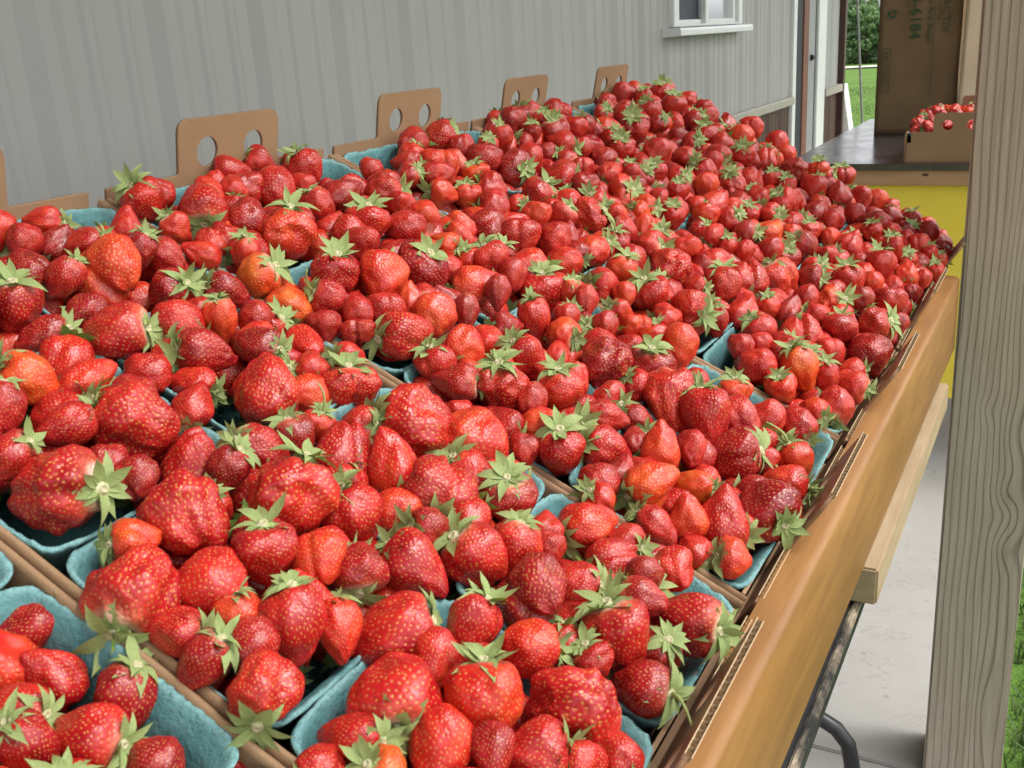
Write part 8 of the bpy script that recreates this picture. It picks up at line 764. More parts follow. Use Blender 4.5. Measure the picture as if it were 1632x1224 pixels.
'616,85,35,39,286,305,2,0,34,934;806,9901,-627,-51,66,55,330,378,0,0,34,1038;-19,7603,-501,-10,-92,-37,297,313,1,0,34,858;3474,9855,-2135,36,-13,-92,313,326,0,0,34,1310;4811,11208,-2667,-8,-26,96,330,368,2,0,34,1479;2986,8897,-1936,-55,-57,62,304,292,0,0,34,1232;4440,5936,-2583,2,79,-61,242,289,2,0,34,1329;4628,7721,-2668,-67,41,-62,270,291,2,0,34,1399;2986,6344,-1977,9,30,-95,262,285,1,0,34,1147;4591,8244,-2638,-75,-39,53,278,284,1,0,34,1405;3242,9608,-1995,1,-76,-65,311,319,2,0,34,1279;3912,10797,-2251,83,53,19,330,331,1,0,34,1377;2214,9428,-1603,89,-16,42,320,313,1,0,34,1165;2196,7892,-1589,26,-65,-72,291,348,1,0,34,1111;1224,8989,-1141,-3,0,100,317,380,2,0,34,1047;4556,9570,-2731,-32,-71,62,305,285,2,0,34,1425;2514,7645,-1696,-10,-99,6,286,285,1,0,34,1138;1993,7688,-1320,-97,-20,-12,292,346,0,0,34,1080;3099,10279,-1916,4,77,64,325,343,2,0,34,1281;2559,9461,-1766,64,-76,-11,319,347,2,0,34,1202;3193,8448,-1809,-56,-15,82,293,327,1,0,34,1243;4302,7032,-2394,-55,83,-7,259,261,1,0,34,1341;989,5965,-873,42,91,7,262,300,2,0,34,883;1614,4818,-1112,50,-82,-27,240,269,0,0,34,894;3919,6722,-2074,26,-77,-58,259,277,1,0,34,1282;4764,10322,-2695,-93,-31,21,320,300,2,0,34,1461;123,7780,-604,-95,-23,-23,299,307,2,0,34,881;217,10797,54,-48,-85,-20,342,345,2,0,33,1013;2333,9025,-1038,59,4,-81,298,273,1,0,33,1165;215,10577,-98,-30,51,-81,334,366,2,0,33,1006;4770,9838,-2226,-40,7,-92,295,338,1,0,33,1458;2879,10814,-1270,46,43,-77,322,370,1,0,33,1272;3407,10624,-1627,-89,-20,-42,316,345,2,0,33,1322;1657,9247,-709,-74,-61,28,306,338,1,0,33,1100;700,8305,-256,47,61,-64,292,271,1,0,33,963;429,8990,-55,3,-2,-100,311,303,1,0,33,964;5017,9704,-2337,79,-38,-48,288,312,1,0,33,1484;794,10802,-275,-8,35,93,338,331,1,0,33,1067;4680,10801,-2125,33,4,-94,310,333,0,0,33,1462;812,6615,-292,-51,19,-84,267,308,2,0,33,894;814,7616,-316,62,45,64,285,323,0,0,33,944;2998,10570,-1418,-59,65,-48,323,292,0,0,33,1278;1011,8909,-359,-79,3,-61,302,342,1,0,33,1020;3039,8203,-1427,84,-42,35,281,297,1,0,33,1219;1797,9507,-829,-47,-15,87,305,280,2,0,33,1124;2213,10499,-925,-50,-29,-81,324,309,0,0,33,1197;4214,11120,-2010,21,37,90,319,313,0,0,33,1417;2147,10265,-952,-56,-70,44,321,310,1,0,33,1183;3146,8000,-1474,-79,44,42,278,281,2,0,33,1225;2238,8108,-946,50,85,-15,281,320,2,0,33,1123;4632,9328,-2206,73,63,26,290,323,1,0,33,1433;3640,10507,-1716,58,72,-38,311,324,2,0,33,1344;1875,9136,-883,83,32,46,306,284,1,0,33,1120;2682,8463,-1361,55,-31,-77,290,296,1,0,33,1186;907,8064,-558,-32,5,-95,290,320,2,0,33,975;4914,10713,-2481,-96,-6,28,308,301,2,0,33,1485;2936,10932,-1575,-48,11,-87,323,345,1,0,33,1280;2258,7627,-1229,2,-20,98,279,330,2,0,33,1108;3111,10615,-1705,-34,49,-80,316,299,1,0,33,1290;2306,8443,-1346,73,-64,-24,286,320,1,0,33,1143;3197,8155,-1698,69,-4,-73,282,324,1,0,33,1235;677,7562,-557,-3,100,-9,287,262,2,0,33,928;664,8295,-534,71,-67,-20,299,300,1,0,33,960;492,9384,-428,20,-44,87,315,322,1,0,33,988;4187,9597,-2148,48,78,-40,294,325,1,0,33,1385;3143,9463,-1740,-20,66,72,301,326,1,0,33,1266;219,9867,-237,50,-63,-60,328,301,1,0,33,980;3308,7872,-1747,12,-95,-30,277,309,2,0,33,1240;1066,8481,-642,63,24,74,300,277,2,0,33,1010;2364,7458,-1313,-92,0,-38,272,271,1,0,33,1114;1401,10548,-885,75,13,64,327,348,0,0,33,1118;310,8188,-365,5,98,-20,293,279,0,0,33,918;873,6608,-499,88,45,14,265,311,0,0,33,902;1400,9582,-1121,-45,73,52,316,351,1,0,33,1086;492,9411,-781,-15,-28,95,317,301,1,0,33,990;855,10934,-949,98,16,-13,338,377,1,0,33,1078;199,10901,-531,64,55,54,340,382,1,0,33,1017;3826,8436,-2276,-16,-18,97,280,290,1,0,33,1316;2169,6549,-1531,-78,-54,31,259,284,0,0,33,1054;1292,9324,-1080,-95,0,30,315,311,1,0,33,1066;2,9898,-442,80,54,27,327,387,1,0,33,961;1632,10667,-1231,-67,45,60,332,367,2,0,33,1144;4447,9242,-2602,-11,-81,-58,291,311,1,0,33,1407;2964,9537,-1904,30,94,-17,308,318,1,0,33,1247;1295,7675,-1070,-47,46,75,281,273,2,0,33,1002;2879,7383,-1708,66,-59,-46,269,272,2,0,33,1172;3848,9565,-2378,24,34,-91,299,316,1,0,33,1345;3462,10272,-2073,-20,-16,97,317,368,1,0,33,131'
'9;2508,11210,-1741,56,-11,82,334,314,1,0,33,1243;1895,9531,-1331,68,-67,30,309,317,1,0,33,1135;691,10792,-742,15,-99,1,343,390,2,0,33,1058;1267,7909,-1161,84,44,31,293,338,2,0,33,1009;1785,7419,-1402,-82,-48,-30,274,298,1,0,33,1046;1589,10347,-1258,72,-68,11,322,329,0,0,33,1130;1371,6777,-910,61,-6,79,263,306,0,0,33,969;1805,9305,-1354,65,-74,15,304,275,1,0,33,1118;291,7618,-439,7,-10,99,291,308,2,0,33,890;4006,7380,-2404,-7,56,-83,259,281,1,0,33,1311;4602,6937,-2648,11,-98,-16,253,290,0,0,33,1378;1648,10661,-737,-65,-75,12,319,378,1,0,32,1145;4848,8958,-2301,-76,-65,-5,269,300,0,0,32,1452;4317,9903,-2046,64,68,36,286,339,1,0,32,1407;4092,10384,-1923,59,-67,-46,302,355,0,0,32,1391;3277,11026,-1528,55,-75,37,312,298,1,0,32,1317;3534,10834,-1692,18,95,-24,312,302,1,0,32,1340;1144,7749,-528,69,24,-68,276,295,1,0,32,987;179,8039,-44,-46,88,-13,285,335,1,0,32,896;1502,8998,-688,8,88,47,290,317,0,0,32,1075;520,8818,-215,67,-44,-60,299,340,1,0,32,967;692,8089,-326,79,13,60,281,337,1,0,32,953;2848,8182,-1568,94,0,33,275,314,2,0,32,1196;4793,8968,-2531,-7,97,24,272,314,1,0,32,1444;4530,9199,-2388,88,-47,-9,280,330,0,0,32,1417;283,11163,-332,52,-80,-30,339,346,1,0,32,1033;486,8406,-446,70,7,71,294,290,1,0,32,946;3559,10287,-1808,-36,-71,61,300,330,2,0,32,1331;1942,9821,-1162,-32,-93,17,306,281,0,0,32,1149;3003,7405,-1537,46,-72,-52,261,294,0,0,32,1188;3982,11378,-2014,99,5,-10,317,317,2,0,32,1396;2905,9821,-1620,-61,68,40,297,330,1,0,32,1249;2636,9891,-1461,9,93,35,306,339,2,0,32,1223;1367,9084,-894,86,-12,-49,295,285,1,0,32,1065;4559,11034,-2407,-79,50,-34,308,337,0,0,32,1451;432,6424,-440,26,74,62,256,278,1,0,32,842;2981,8445,-1660,-24,69,69,274,301,2,0,32,1219;889,7799,-667,90,33,-28,282,268,1,0,32,962;1619,8019,-1007,-99,-1,-17,274,294,1,0,32,1051;388,9700,-187,26,94,-20,310,311,1,0,32,989;1713,10820,-1037,-2,100,-8,320,310,2,0,32,1156;3229,9939,-1717,91,-4,-42,298,310,1,0,32,1287;2427,9500,-1149,-94,18,-28,296,277,1,0,32,1190;1829,9500,-1078,-92,33,-22,301,274,2,0,32,1127;-13,7922,-468,-71,26,65,290,277,1,0,32,874;3253,8123,-1963,49,44,-76,269,317,1,0,32,1241;787,9420,-856,-24,-71,67,311,354,2,0,32,1019;2089,8090,-1493,-45,-87,22,275,310,1,0,32,1106;3442,9180,-2198,67,70,25,288,260,1,0,32,1290;2039,8833,-1524,-77,8,-63,289,277,1,0,32,1127;4178,9884,-2512,0,-35,-94,296,277,1,0,32,1388;2198,10379,-1461,-27,-90,-34,317,377,1,0,32,1191;117,9164,-512,22,-52,-83,305,355,1,0,32,943;928,9822,-915,-97,-10,20,310,281,1,0,32,1047;461,7433,-439,18,7,98,272,289,1,0,32,898;644,5983,-660,23,-92,-31,248,294,1,0,32,842;795,7533,-846,8,84,54,280,285,2,0,32,941;1482,8892,-1082,-76,5,65,290,267,1,0,32,1070;788,9094,-815,56,29,-78,302,294,1,0,32,1006;3819,7541,-2344,-32,32,89,255,301,0,0,32,1292;4388,10972,-2649,-19,-75,-63,309,305,2,0,32,1429;3323,8938,-2050,52,23,82,282,285,1,0,32,1271;4782,9708,-2558,-90,-14,-41,289,303,0,0,32,1455;1976,7931,-1344,-63,77,-12,274,316,0,0,32,1087;2786,8187,-1840,-64,52,-56,276,266,0,0,32,1188;545,6519,-812,-46,-40,79,262,242,1,0,32,863;2291,8193,-1412,65,52,55,280,324,0,0,32,1132;3689,11308,-1709,-58,-34,74,303,273,1,0,31,1365;821,10273,-388,-1,-25,-97,310,309,0,0,31,1052;645,9660,-202,32,-4,-95,298,325,1,0,31,1013;240,11047,-63,-23,52,-82,324,299,2,0,31,1024;4924,11208,-2359,87,22,45,301,356,2,0,31,1494;331,9233,7,24,97,-7,293,290,1,0,31,964;2106,9861,-955,65,-73,-24,292,286,1,0,31,1167;2345,9288,-1079,-39,-62,68,287,306,1,0,31,1175;3652,9791,-1747,-87,-35,35,283,287,2,0,31,1330;1430,9836,-666,-58,-31,-76,301,355,1,0,31,1097;762,9402,-338,-11,45,89,298,346,1,0,31,1015;3395,10441,-1466,-21,-16,96,297,352,0,0,31,1317;615,9909,-283,-1,33,95,299,290,2,0,31,1019;2772,9297,-1298,-82,57,2,283,274,1,0,31,1221;1436,8160,-663,47,88,7,275,308,1,0,31,1036;186,7445,-318,-85,53,-3,271,281,1,0,31,870;4610,9741,-2396,-77,44,-46,283,291,0,0,31,1436;2140,8438,-990,25,-59,77,271,315,2,0,31,1124;3226,10412,-1753,-48,-85,-22,295,318,2,0,31,1298;1985,7388,-1085,-87,20,-45,257,284,1,0,31,1067;4413,10636,-2236,78,31,54,295,307,0,0,31,1429;4'
'626,10746,-2428,-32,-81,49,294,268,0,0,31,1453;1681,7659,-984,-86,40,32,266,275,1,0,31,1043;2365,10381,-1217,-37,76,-54,298,278,1,0,31,1208;3455,9914,-1785,80,-59,-9,292,346,1,0,31,1311;3002,10261,-1654,-43,33,-84,297,301,1,0,31,1271;2195,8814,-1254,98,-20,5,278,308,0,0,31,1143;2107,10283,-1236,-58,-74,34,306,365,2,0,31,1179;3299,10754,-1820,-8,32,94,301,337,2,0,31,1313;332,10673,-345,-18,-60,78,321,293,1,0,31,1020;4251,8483,-2219,-16,75,-64,264,268,1,0,31,1370;4358,8999,-2327,-23,22,95,273,324,0,0,31,1393;3140,8825,-1683,9,69,-72,275,305,1,0,31,1248;2907,9558,-1632,-42,28,-86,285,322,1,0,31,1242;1025,10555,-715,-49,-59,-64,311,294,2,0,31,1082;804,8986,-604,47,86,20,287,339,1,0,31,1003;4553,10769,-2671,-78,63,1,298,303,0,0,31,1444;4694,8807,-2769,-67,19,71,264,244,0,0,31,1428;1633,9416,-1263,55,70,45,289,280,0,0,31,1104;74,10700,-361,-25,-93,-26,321,330,2,0,31,998;3047,10905,-1822,-98,-15,13,305,332,1,0,31,1290;3014,8217,-1832,53,-36,77,266,259,0,0,31,1215;3899,11202,-2322,-93,-35,-13,304,318,2,0,31,1383;3149,6978,-2009,-97,-3,25,244,273,1,0,31,1191;646,9740,-772,-95,19,-25,300,288,1,0,31,1017;3142,7616,-1984,-13,-55,-82,255,270,1,0,31,1212;2,8829,-483,-21,67,-71,294,269,2,0,31,917;1419,10554,-1155,55,74,-40,308,315,2,0,31,1120;910,11293,-901,73,60,32,330,312,0,0,31,1094;925,6186,-807,-100,1,9,248,286,2,0,31,887;3964,9243,-2340,-65,0,-76,273,304,2,0,31,1351;1780,11117,-1402,-84,54,9,317,324,1,0,31,1171;2746,9085,-1821,12,56,-82,285,303,1,0,31,1211;720,6771,-887,23,65,-72,258,301,1,0,31,895;-33,8384,-471,39,-91,11,284,288,2,0,31,894;3491,8227,-2191,95,30,-5,265,280,2,0,31,1271;13,9429,-439,-35,51,79,304,295,1,0,31,944;524,7556,-770,-89,-45,-11,267,241,1,0,31,913;857,6956,-826,20,-8,98,261,254,1,0,31,919;981,7828,-897,23,10,-97,267,278,1,0,31,974;2850,9719,-1817,45,87,-20,288,261,1,0,31,1240;1795,9776,-1412,-31,64,71,302,361,1,0,31,1132;4302,11066,-2404,39,46,79,307,290,2,0,31,1423;2791,9331,-1860,42,-59,-69,282,309,2,0,31,1223;3949,10548,-2340,21,81,-56,299,322,1,0,31,1376;4177,8422,-2409,86,-8,-50,259,293,1,0,31,1358;1978,11229,-855,-24,-79,-56,306,318,2,0,30,1193;1442,10797,-683,99,13,6,306,341,0,0,30,1129;1009,10947,-418,86,-30,40,306,336,1,0,30,1092;4995,10951,-2356,-35,-35,87,284,315,1,0,30,1498;2439,11062,-1153,9,-54,83,300,324,2,0,30,1234;3179,10773,-1508,-61,-41,68,295,327,0,0,30,1302;4658,10526,-2227,36,90,-25,282,277,2,0,30,1455;4156,10469,-2234,64,4,77,285,336,1,0,30,1398;1906,10677,-1133,-5,-8,100,299,275,1,0,30,1171;3309,9718,-1813,-58,25,78,275,267,1,0,30,1290;4934,10441,-2367,-86,29,-41,278,327,1,0,30,1485;2744,11171,-1552,-18,-94,27,305,328,1,0,30,1266;2312,11272,-1174,-86,47,21,303,282,1,0,30,1227;663,9643,-556,-7,99,-14,290,320,1,0,30,1015;1402,8833,-808,89,43,12,270,313,0,0,30,1059;4476,9443,-2371,-86,-37,-35,263,284,1,0,30,1415;2260,9915,-1243,-30,89,-35,290,335,1,0,30,1184;1531,9626,-821,-20,-66,73,289,261,2,0,30,1100;2777,9589,-1446,-82,56,7,276,312,1,0,30,1230;977,10962,-678,-97,12,-20,307,291,2,0,30,1090;2081,10520,-1152,-23,16,-96,299,282,2,0,30,1184;1343,8212,-859,-24,-70,-68,262,269,1,0,30,1029;1742,11287,-1067,78,62,-5,313,321,1,0,30,1172;2181,11019,-1268,-43,-79,-44,301,280,1,0,30,1207;4933,10264,-2514,63,75,18,275,289,2,0,30,1481;333,8924,-393,83,-16,-53,281,297,0,0,30,953;1369,8501,-872,72,68,-10,271,314,0,0,30,1043;4107,9943,-2173,-64,-75,17,278,318,2,0,30,1383;538,7717,-480,63,-77,13,263,269,1,0,30,920;2960,11290,-1937,31,36,88,307,284,1,0,30,1290;612,10496,-812,-81,-58,3,301,321,1,0,30,1041;3084,9160,-1928,73,67,16,271,271,2,0,30,1251;3284,11166,-1998,34,10,-93,303,306,0,0,30,1319;1891,9104,-1411,57,-78,25,279,279,2,0,30,1120;4293,9430,-2495,32,56,76,272,283,0,0,30,1393;2926,7997,-1942,-91,-2,-42,254,296,1,0,30,1198;181,8206,-633,-59,69,-42,269,247,2,0,30,907;1937,8815,-1240,-48,-34,-81,274,285,1,0,30,1115;4689,10551,-2626,-11,81,58,281,311,1,0,30,1456;2996,8441,-1960,-83,55,-4,258,251,1,0,30,1220;312,7665,-685,-12,-76,63,262,260,1,0,30,896;3391,10547,-1975,-57,-77,-30,288,300,0,0,30,1317;2973,'
'10672,-1896,75,31,-59,297,323,1,0,30,1277;412,8166,-578,-90,-29,33,274,313,1,0,30,929;2573,7435,-1760,-63,0,78,248,250,1,0,30,1138;858,8865,-890,-1,47,-88,278,274,0,0,30,1005;3161,10677,-2046,5,-100,-1,290,337,0,0,30,1296;2646,9380,-1547,-1,-25,-97,274,272,2,0,30,1209;1533,11226,-1286,-98,19,1,317,316,2,0,30,1150;595,7363,-600,36,93,8,257,303,2,0,30,910;1721,11085,-741,62,-43,66,299,348,1,0,29,1164;4228,11354,-1851,-30,-92,-27,282,338,1,0,29,1423;1899,10835,-887,-46,-80,-39,290,312,1,0,29,1175;3486,11180,-1653,-50,-79,37,282,272,1,0,29,1342;914,11365,-399,-27,-96,0,308,315,1,0,29,1097;3158,11278,-1396,98,3,20,290,313,1,0,29,1311;178,9567,-71,-43,-6,90,280,318,1,0,29,964;1129,9591,-532,-96,-28,0,275,321,2,0,29,1058;987,10412,-471,-4,18,98,285,333,1,0,29,1073;1422,10343,-678,63,5,77,285,278,1,0,29,1113;397,9164,-416,-73,17,66,276,288,1,0,29,969;646,10876,-499,7,100,-4,303,318,2,0,29,1056;651,8830,-489,22,-7,-97,265,307,0,0,29,981;3967,9052,-1977,15,-86,-48,251,297,2,0,29,1349;4768,11358,-2458,-98,18,12,283,303,1,0,29,1478;2961,11353,-1576,25,93,25,290,328,2,0,29,1292;121,10919,-234,50,-63,-59,303,294,2,0,29,1010;4253,10260,-2129,-15,56,82,270,277,1,0,29,1405;1018,9455,-728,97,-5,23,274,305,2,0,29,1043;2211,10874,-1463,14,-48,-86,289,295,1,0,29,1206;1772,9000,-1274,80,-36,48,268,268,1,0,29,1104;1601,9790,-1257,34,42,84,277,298,0,0,29,1113;3939,9852,-2304,96,11,27,268,275,0,0,29,1361;3263,10425,-2110,60,-80,-9,280,308,0,0,29,1301;4545,11294,-2544,-14,22,97,282,268,1,0,29,1452;942,8177,-942,30,-80,-51,261,294,0,0,29,985;2652,10264,-1800,-43,-48,76,281,299,1,0,29,1234;2041,9236,-1493,-26,6,96,268,316,1,0,29,1140;3566,8957,-2069,87,-1,-48,256,293,2,0,29,1299;1341,10790,-1033,-60,62,-51,297,339,0,0,29,1119;1484,9108,-1237,72,-34,-60,268,286,0,0,29,1078;3353,9122,-1937,87,-48,-12,256,269,2,0,29,1280;848,8476,-631,-53,-26,80,265,296,1,0,29,987;4828,8445,-2712,-87,49,8,245,287,0,0,29,1438;4072,8818,-2506,11,-32,94,251,289,1,0,29,1354;2552,10625,-1733,-7,8,99,282,312,1,0,29,1233;1748,8814,-1081,-70,33,-63,264,286,2,0,29,1095;3189,7807,-2028,3,-75,-66,246,285,2,0,29,1223;127,9607,-302,-66,-72,20,283,277,0,0,29,961;3470,9569,-2213,57,38,-73,267,283,1,0,29,1303;1628,7645,-1298,23,60,77,251,264,1,0,29,1037;956,8437,-848,-28,68,68,263,297,1,0,29,997;1928,10320,-1096,-90,-15,-41,279,286,1,0,29,1163;2968,11169,-1280,-94,8,-32,276,295,1,0,28,1290;763,11170,-353,-8,83,55,288,300,1,0,28,1077;1726,11370,-771,20,-98,7,286,319,2,0,28,1173;2763,11051,-1270,-23,42,-88,283,310,0,0,28,1266;2099,10771,-988,-47,87,18,283,325,1,0,28,1193;1437,11220,-687,65,19,74,286,339,1,0,28,1141;2209,10737,-1230,-76,-29,-59,281,286,1,0,28,1202;1902,10962,-1152,5,-79,61,280,302,1,0,28,1178;2146,9511,-1176,-15,47,87,262,300,1,0,28,1160;618,11280,-528,-41,-74,53,293,344,2,0,28,1067;1061,11380,-729,-19,-20,96,291,283,1,0,28,1111;1621,9453,-998,-40,-61,68,266,268,0,0,28,1104;4824,9910,-2459,-50,75,45,255,294,1,0,28,1464;1409,11016,-799,-6,-49,87,285,303,1,0,28,1133;1620,8822,-848,77,14,63,253,291,2,0,28,1081;660,8881,-769,64,36,68,265,308,1,0,28,985;4444,9769,-2590,87,8,-48,252,241,1,0,28,1416;4163,10428,-2498,97,-22,-3,262,309,1,0,28,1396;455,10732,-724,-5,-98,20,288,274,1,0,28,1034;3456,11254,-2146,-98,12,18,285,275,0,0,28,1338;2764,10700,-1790,-83,-55,-12,274,287,1,0,28,1256;1970,10628,-1466,-14,73,-67,283,277,1,0,28,1175;4708,9202,-2763,18,47,-86,248,263,0,0,28,1436;293,9939,-644,65,44,62,284,335,1,0,28,991;4245,10822,-2458,-18,-44,88,270,304,0,0,28,1412;1395,8403,-1095,-57,8,-82,252,291,1,0,28,1042;1483,8114,-1203,40,-82,-40,249,285,1,0,28,1040;245,9340,-634,-17,63,-76,270,290,0,0,28,963;4753,10693,-2825,41,-28,86,268,302,2,0,28,1464;1676,10898,-1345,-61,10,78,282,322,2,0,28,1155;527,10402,-147,-65,-43,-62,272,308,1,0,27,1028;833,9867,-244,49,-76,-42,262,303,2,0,27,1039;2164,11340,-988,17,-89,-42,276,330,2,0,27,1214;356,10245,-157,-53,-21,82,265,297,2,0,27,1007;4151,11227,-2220,92,0,-39,267,285,1,0,27,1410;850,9481,-548,11,66,74,255,304,1,0,27,1027;747,10588,-569,-3,25,97'
',279,263,0,0,27,1056;244,9420,-344,-72,-32,-62,262,314,2,0,27,965;440,10976,-384,-99,-15,4,283,282,1,0,27,1041;3625,10585,-1937,-73,-68,-11,258,287,2,0,27,1343;3921,11163,-2071,-2,80,60,265,297,2,0,27,1386;1084,9894,-686,-57,-38,73,264,315,1,0,27,1065;2561,9732,-1684,62,-47,63,250,265,1,0,27,1210;1989,10999,-1369,-4,-99,-16,279,272,1,0,27,1188;950,10395,-881,-90,42,12,268,274,1,0,27,1069;3091,9866,-2035,89,-41,-20,257,293,1,0,27,1269;2297,10658,-1452,-11,70,71,270,279,1,0,27,1209;840,10614,-854,7,-67,74,270,262,1,0,27,1066;4126,10644,-2498,61,70,39,260,289,2,0,27,1396;1110,11166,-516,7,63,77,269,301,0,0,26,1109;216,11292,22,-5,98,-20,277,326,1,0,26,1030;1465,11309,-928,-66,26,-71,269,315,2,0,26,1146;-45,11200,-482,72,-17,67,280,312,2,0,26,1005;367,10533,-537,-85,14,-50,271,325,1,0,26,1019;2629,10933,-1757,-40,65,-65,256,285,2,0,26,1249;4312,11275,-2558,-96,21,-17,254,305,1,0,26,1427;4108,11378,-2439,-89,-10,45,255,262,1,0,26,1407;496,9920,-755,-75,40,53,256,303,1,0,26,1009;1462,10972,-1178,-44,-89,-8,272,288,1,0,26,1136;862,11249,-601,-93,-36,-1,265,309,1,0,25,1088;601,11371,-748,91,-17,-37,268,320,2,0,25,1069;4582,11210,-2749,-65,-76,-2,245,291,1,0,25,1453;341,11222,-558,64,-75,16,268,268,2,0,25,1040;63,11271,-274,52,-49,-70,264,303,1,0,25,1017;2645,11368,-1629,96,-27,-2,257,304,0,0,25,1261;176,10668,-610,8,42,90,262,301,2,0,25,1007;740,11101,-828,-20,95,24,262,259,1,0,25,1073;30,9657,-557,43,-87,-23,250,266,1,0,25,955;484,11068,-737,-24,88,40,249,288,2,0,24,1048')
def decode():
    out = []
    for ln in DATA.split(';'):
        if not ln: continue
        q = ln.split(','); v = list(map(int, q[:12])); out.append((v, q[12] if len(q) > 12 else ''))
    return out
ROWB = ['wall-side', 'second', 'third', 'front-edge']
SIDEB = ['near', 'far']
def basis_from(z, spin):
    z = Vector(z).normalized(); x = z.orthogonal().normalized(); y = z.cross(x)
    R_ = Matrix((x, y, z)).transposed(); return (R_ @ Matrix.Rotation(spin, 3, 'Z')).to_4x4()
RIP = {0: .24, 1: .42, 2: .62, 3: .78}
def calyx_world(Mx, me, cd_, r, ann=1):
    """caps sit on the shoulder and flop outwards, away from the fruit below them"""
    ax = (Mx.to_3x3() @ Vector((0, 0, 1))).normalized(); p = Mx @ Vector((0, 0, me['top_z'])); up = (Vector(CAM)-p).normalized()
    n = ax
    if ax.dot(up) > -.3: n = (ax+up*r.uniform(.35, .85)).normalized()
    return Matrix.Translation(p+n*cd_*.05) @ basis_from(n, r.uniform(0, 6.28)) @ Matrix.Scale(cd_, 4)
def build_berries():
    rows = decode(); N = len(rows)
    # the 300 that show largest become individuals: DATA is sorted by size in the picture
    labels = []; recs = []; stuff = []
    for n_, (v, fl) in enumerate(rows):
        P = Vector((v[0]/1e4, v[1]/1e4, v[2]/1e4)); cal = (v[3]/100, v[4]/100, v[5]/100); W_, L_ = v[6]/1e4, v[7]/1e4; col = v[8]; ann = v[9]; px = v[10]; imx = v[11]
        r = random.Random(n_*13+5)
        if px < 52 and 'f' not in fl: L_ = max(L_, W_*r.uniform(1.0, 1.25))
        asp = L_/W_
        if 'f' in fl: kd = 'furrowed'
        elif asp < .86: kd = r.choice(['wide lobed', 'round', 'plump'])
        elif asp > 1.16: kd = r.choice(['pointed', 'conical', 'conical'])
        elif W_ > .038: kd = r.choice(['furrowed', 'wide lobed', 'plump', 'heart-shaped'])
        else: kd = r.choice(['conical', 'plump', 'round', 'heart-shaped', 'conical'])
        if px < 52 and kd in ('round', 'wide lobed', 'plump'): kd = r.choice(['conical', 'pointed', 'heart-shaped', 'plump'])
        recs.append((P, cal, W_, L_, col, ann, px, imx, fl, kd, r))
    for n_, (P, cal, W_, L_, col, ann, px, imx, fl, kd, r) in enumerate(recs):
        me = r.choice(BHI[kd])
        Mx = Matrix.Translation(P) @ basis_from(cal, r.uniform(0, 6.28)) @ Matrix.Diagonal((W_, W_, L_, 1))
        rip = RIP[col]+r.uniform(-.08, .08); sh = r.uniform(.75, 1) if 'w' in fl else (r.uniform(0, .35) if r.random() < .5 else 0)
        toward = Vector(cal).dot((Vector(CAM)-P).normalized())
        has = ann == 0 and r.random() < .7 or ann and toward > -.28
        cd_ = min(.042, max(.0245, W_*r.uniform(.88, 1.12)))
        if px >= 62: cd_ = min(.044, cd_*1.18)
        if n_ >= NIND:
            stuff.append((Mx, me, rip, sh, has, cd_, W_, L_, r)); continue
        o = obj('strawberry', me); o.matrix_world = Mx; o['ripeness'] = rip; o['shoulder'] = sh
        # label
        loc = SLOPE.inverted() @ P; k_ = int(math.floor(loc.y/TW)); i_ = min(3, max(0, int(loc.x/PA))); j_ = 0 if (loc.y-k_*TW) < TW/2 else 1
        size = 'large' if W_ > .034 else 'small' if W_ < .024 else 'medium'
        cname = ['dark red', 'red', 'orange-red', 'orange'][col]
        if sh > .7: cname += ' pale-shouldered'
        pose = 'tip forward' if toward < -.45 else 'calyx to camera' if toward > .4 and has else 'calyx up' if cal[2] > .55 and has else 'calyx visible' if has and toward > -.05 else 'calyx hidden'
        uu = (loc.x/PA) % 1; vv = ((loc.y-k_*TW)/PY) % 1
        spot = ('front' if uu > .6 else 'back' if uu < .4 else 'mid')+('-far' if vv > .6 else '-near' if vv < .4 else '')
        labels.append([o, '%s %s %s strawberry' % (size, cname, kd), pose, spot, ROWB[i_], SIDEB[j_], TRN[max(-2, min(3, k_))], imx, P])
        if has:
            tz = me['top_z']; c = obj('calyx', HUB[r.randrange(4)] if px >= 62 and ann else CALYX[r.randrange(9)], o)
            c.matrix_parent_inverse = Mx.inverted() @ calyx_world(Mx, me, cd_, r, ann)
            if px >= 62 and ann:
                for sm, a, s, pt, dz in calyx_layout(n_):
                    q = obj('sepal', sm, c); q.matrix_basis = Matrix.Translation((0, 0, dz)) @ Matrix.Rotation(a, 4, 'Z') @ Matrix.Rotation(-pt, 4, 'Y') @ Matrix.Scale(s, 4)
            if 's' in fl or r.random() < .06: obj('stem', STEM[r.randrange(3)], c)
    # labels that single each berry out
    from collections import defaultdict
    base = defaultdict(list)
    for L in labels: base['%s, %s, %s basket, %s side of %s' % (L[1], L[2], L[4], L[5], L[6])].append(L)
    for t, ls in base.items():
        if len(ls) == 1: ls[0][0]['label'] = t; continue
        sub = defaultdict(list)
        for L in ls: sub['%s, %s, %s of %s basket, %s side, %s' % (L[1], L[2], L[3], L[4], L[5], L[6])].append(L)
        for t2, l2 in sub.items():
            l2.sort(key=lambda L: L[7])
            t2 = t2.replace(', mid of', ', middle of').replace('mid-', '')
            if len(l2) == 1: l2[0][0]['label'] = t2; continue
            for q, L in enumerate(l2):
                wd = 'leftmost' if q == 0 else 'rightmost' if q == len(l2)-1 else 'middle' if len(l2) == 3 else ['second', 'third', 'fourth', 'fifth'][q-1]
                L[0]['label'] = wd+' '+t2
    for L in labels:
        if len(L[0]['label'].replace('-', ' ').split()) > 16: L[0]['label'] = L[0]['label'].replace(', '+L[2], '')
    for L in labels: L[0]['category'] = 'strawberry'; L[0]['group'] = 'strawberries heaped in the baskets'
    return stuff
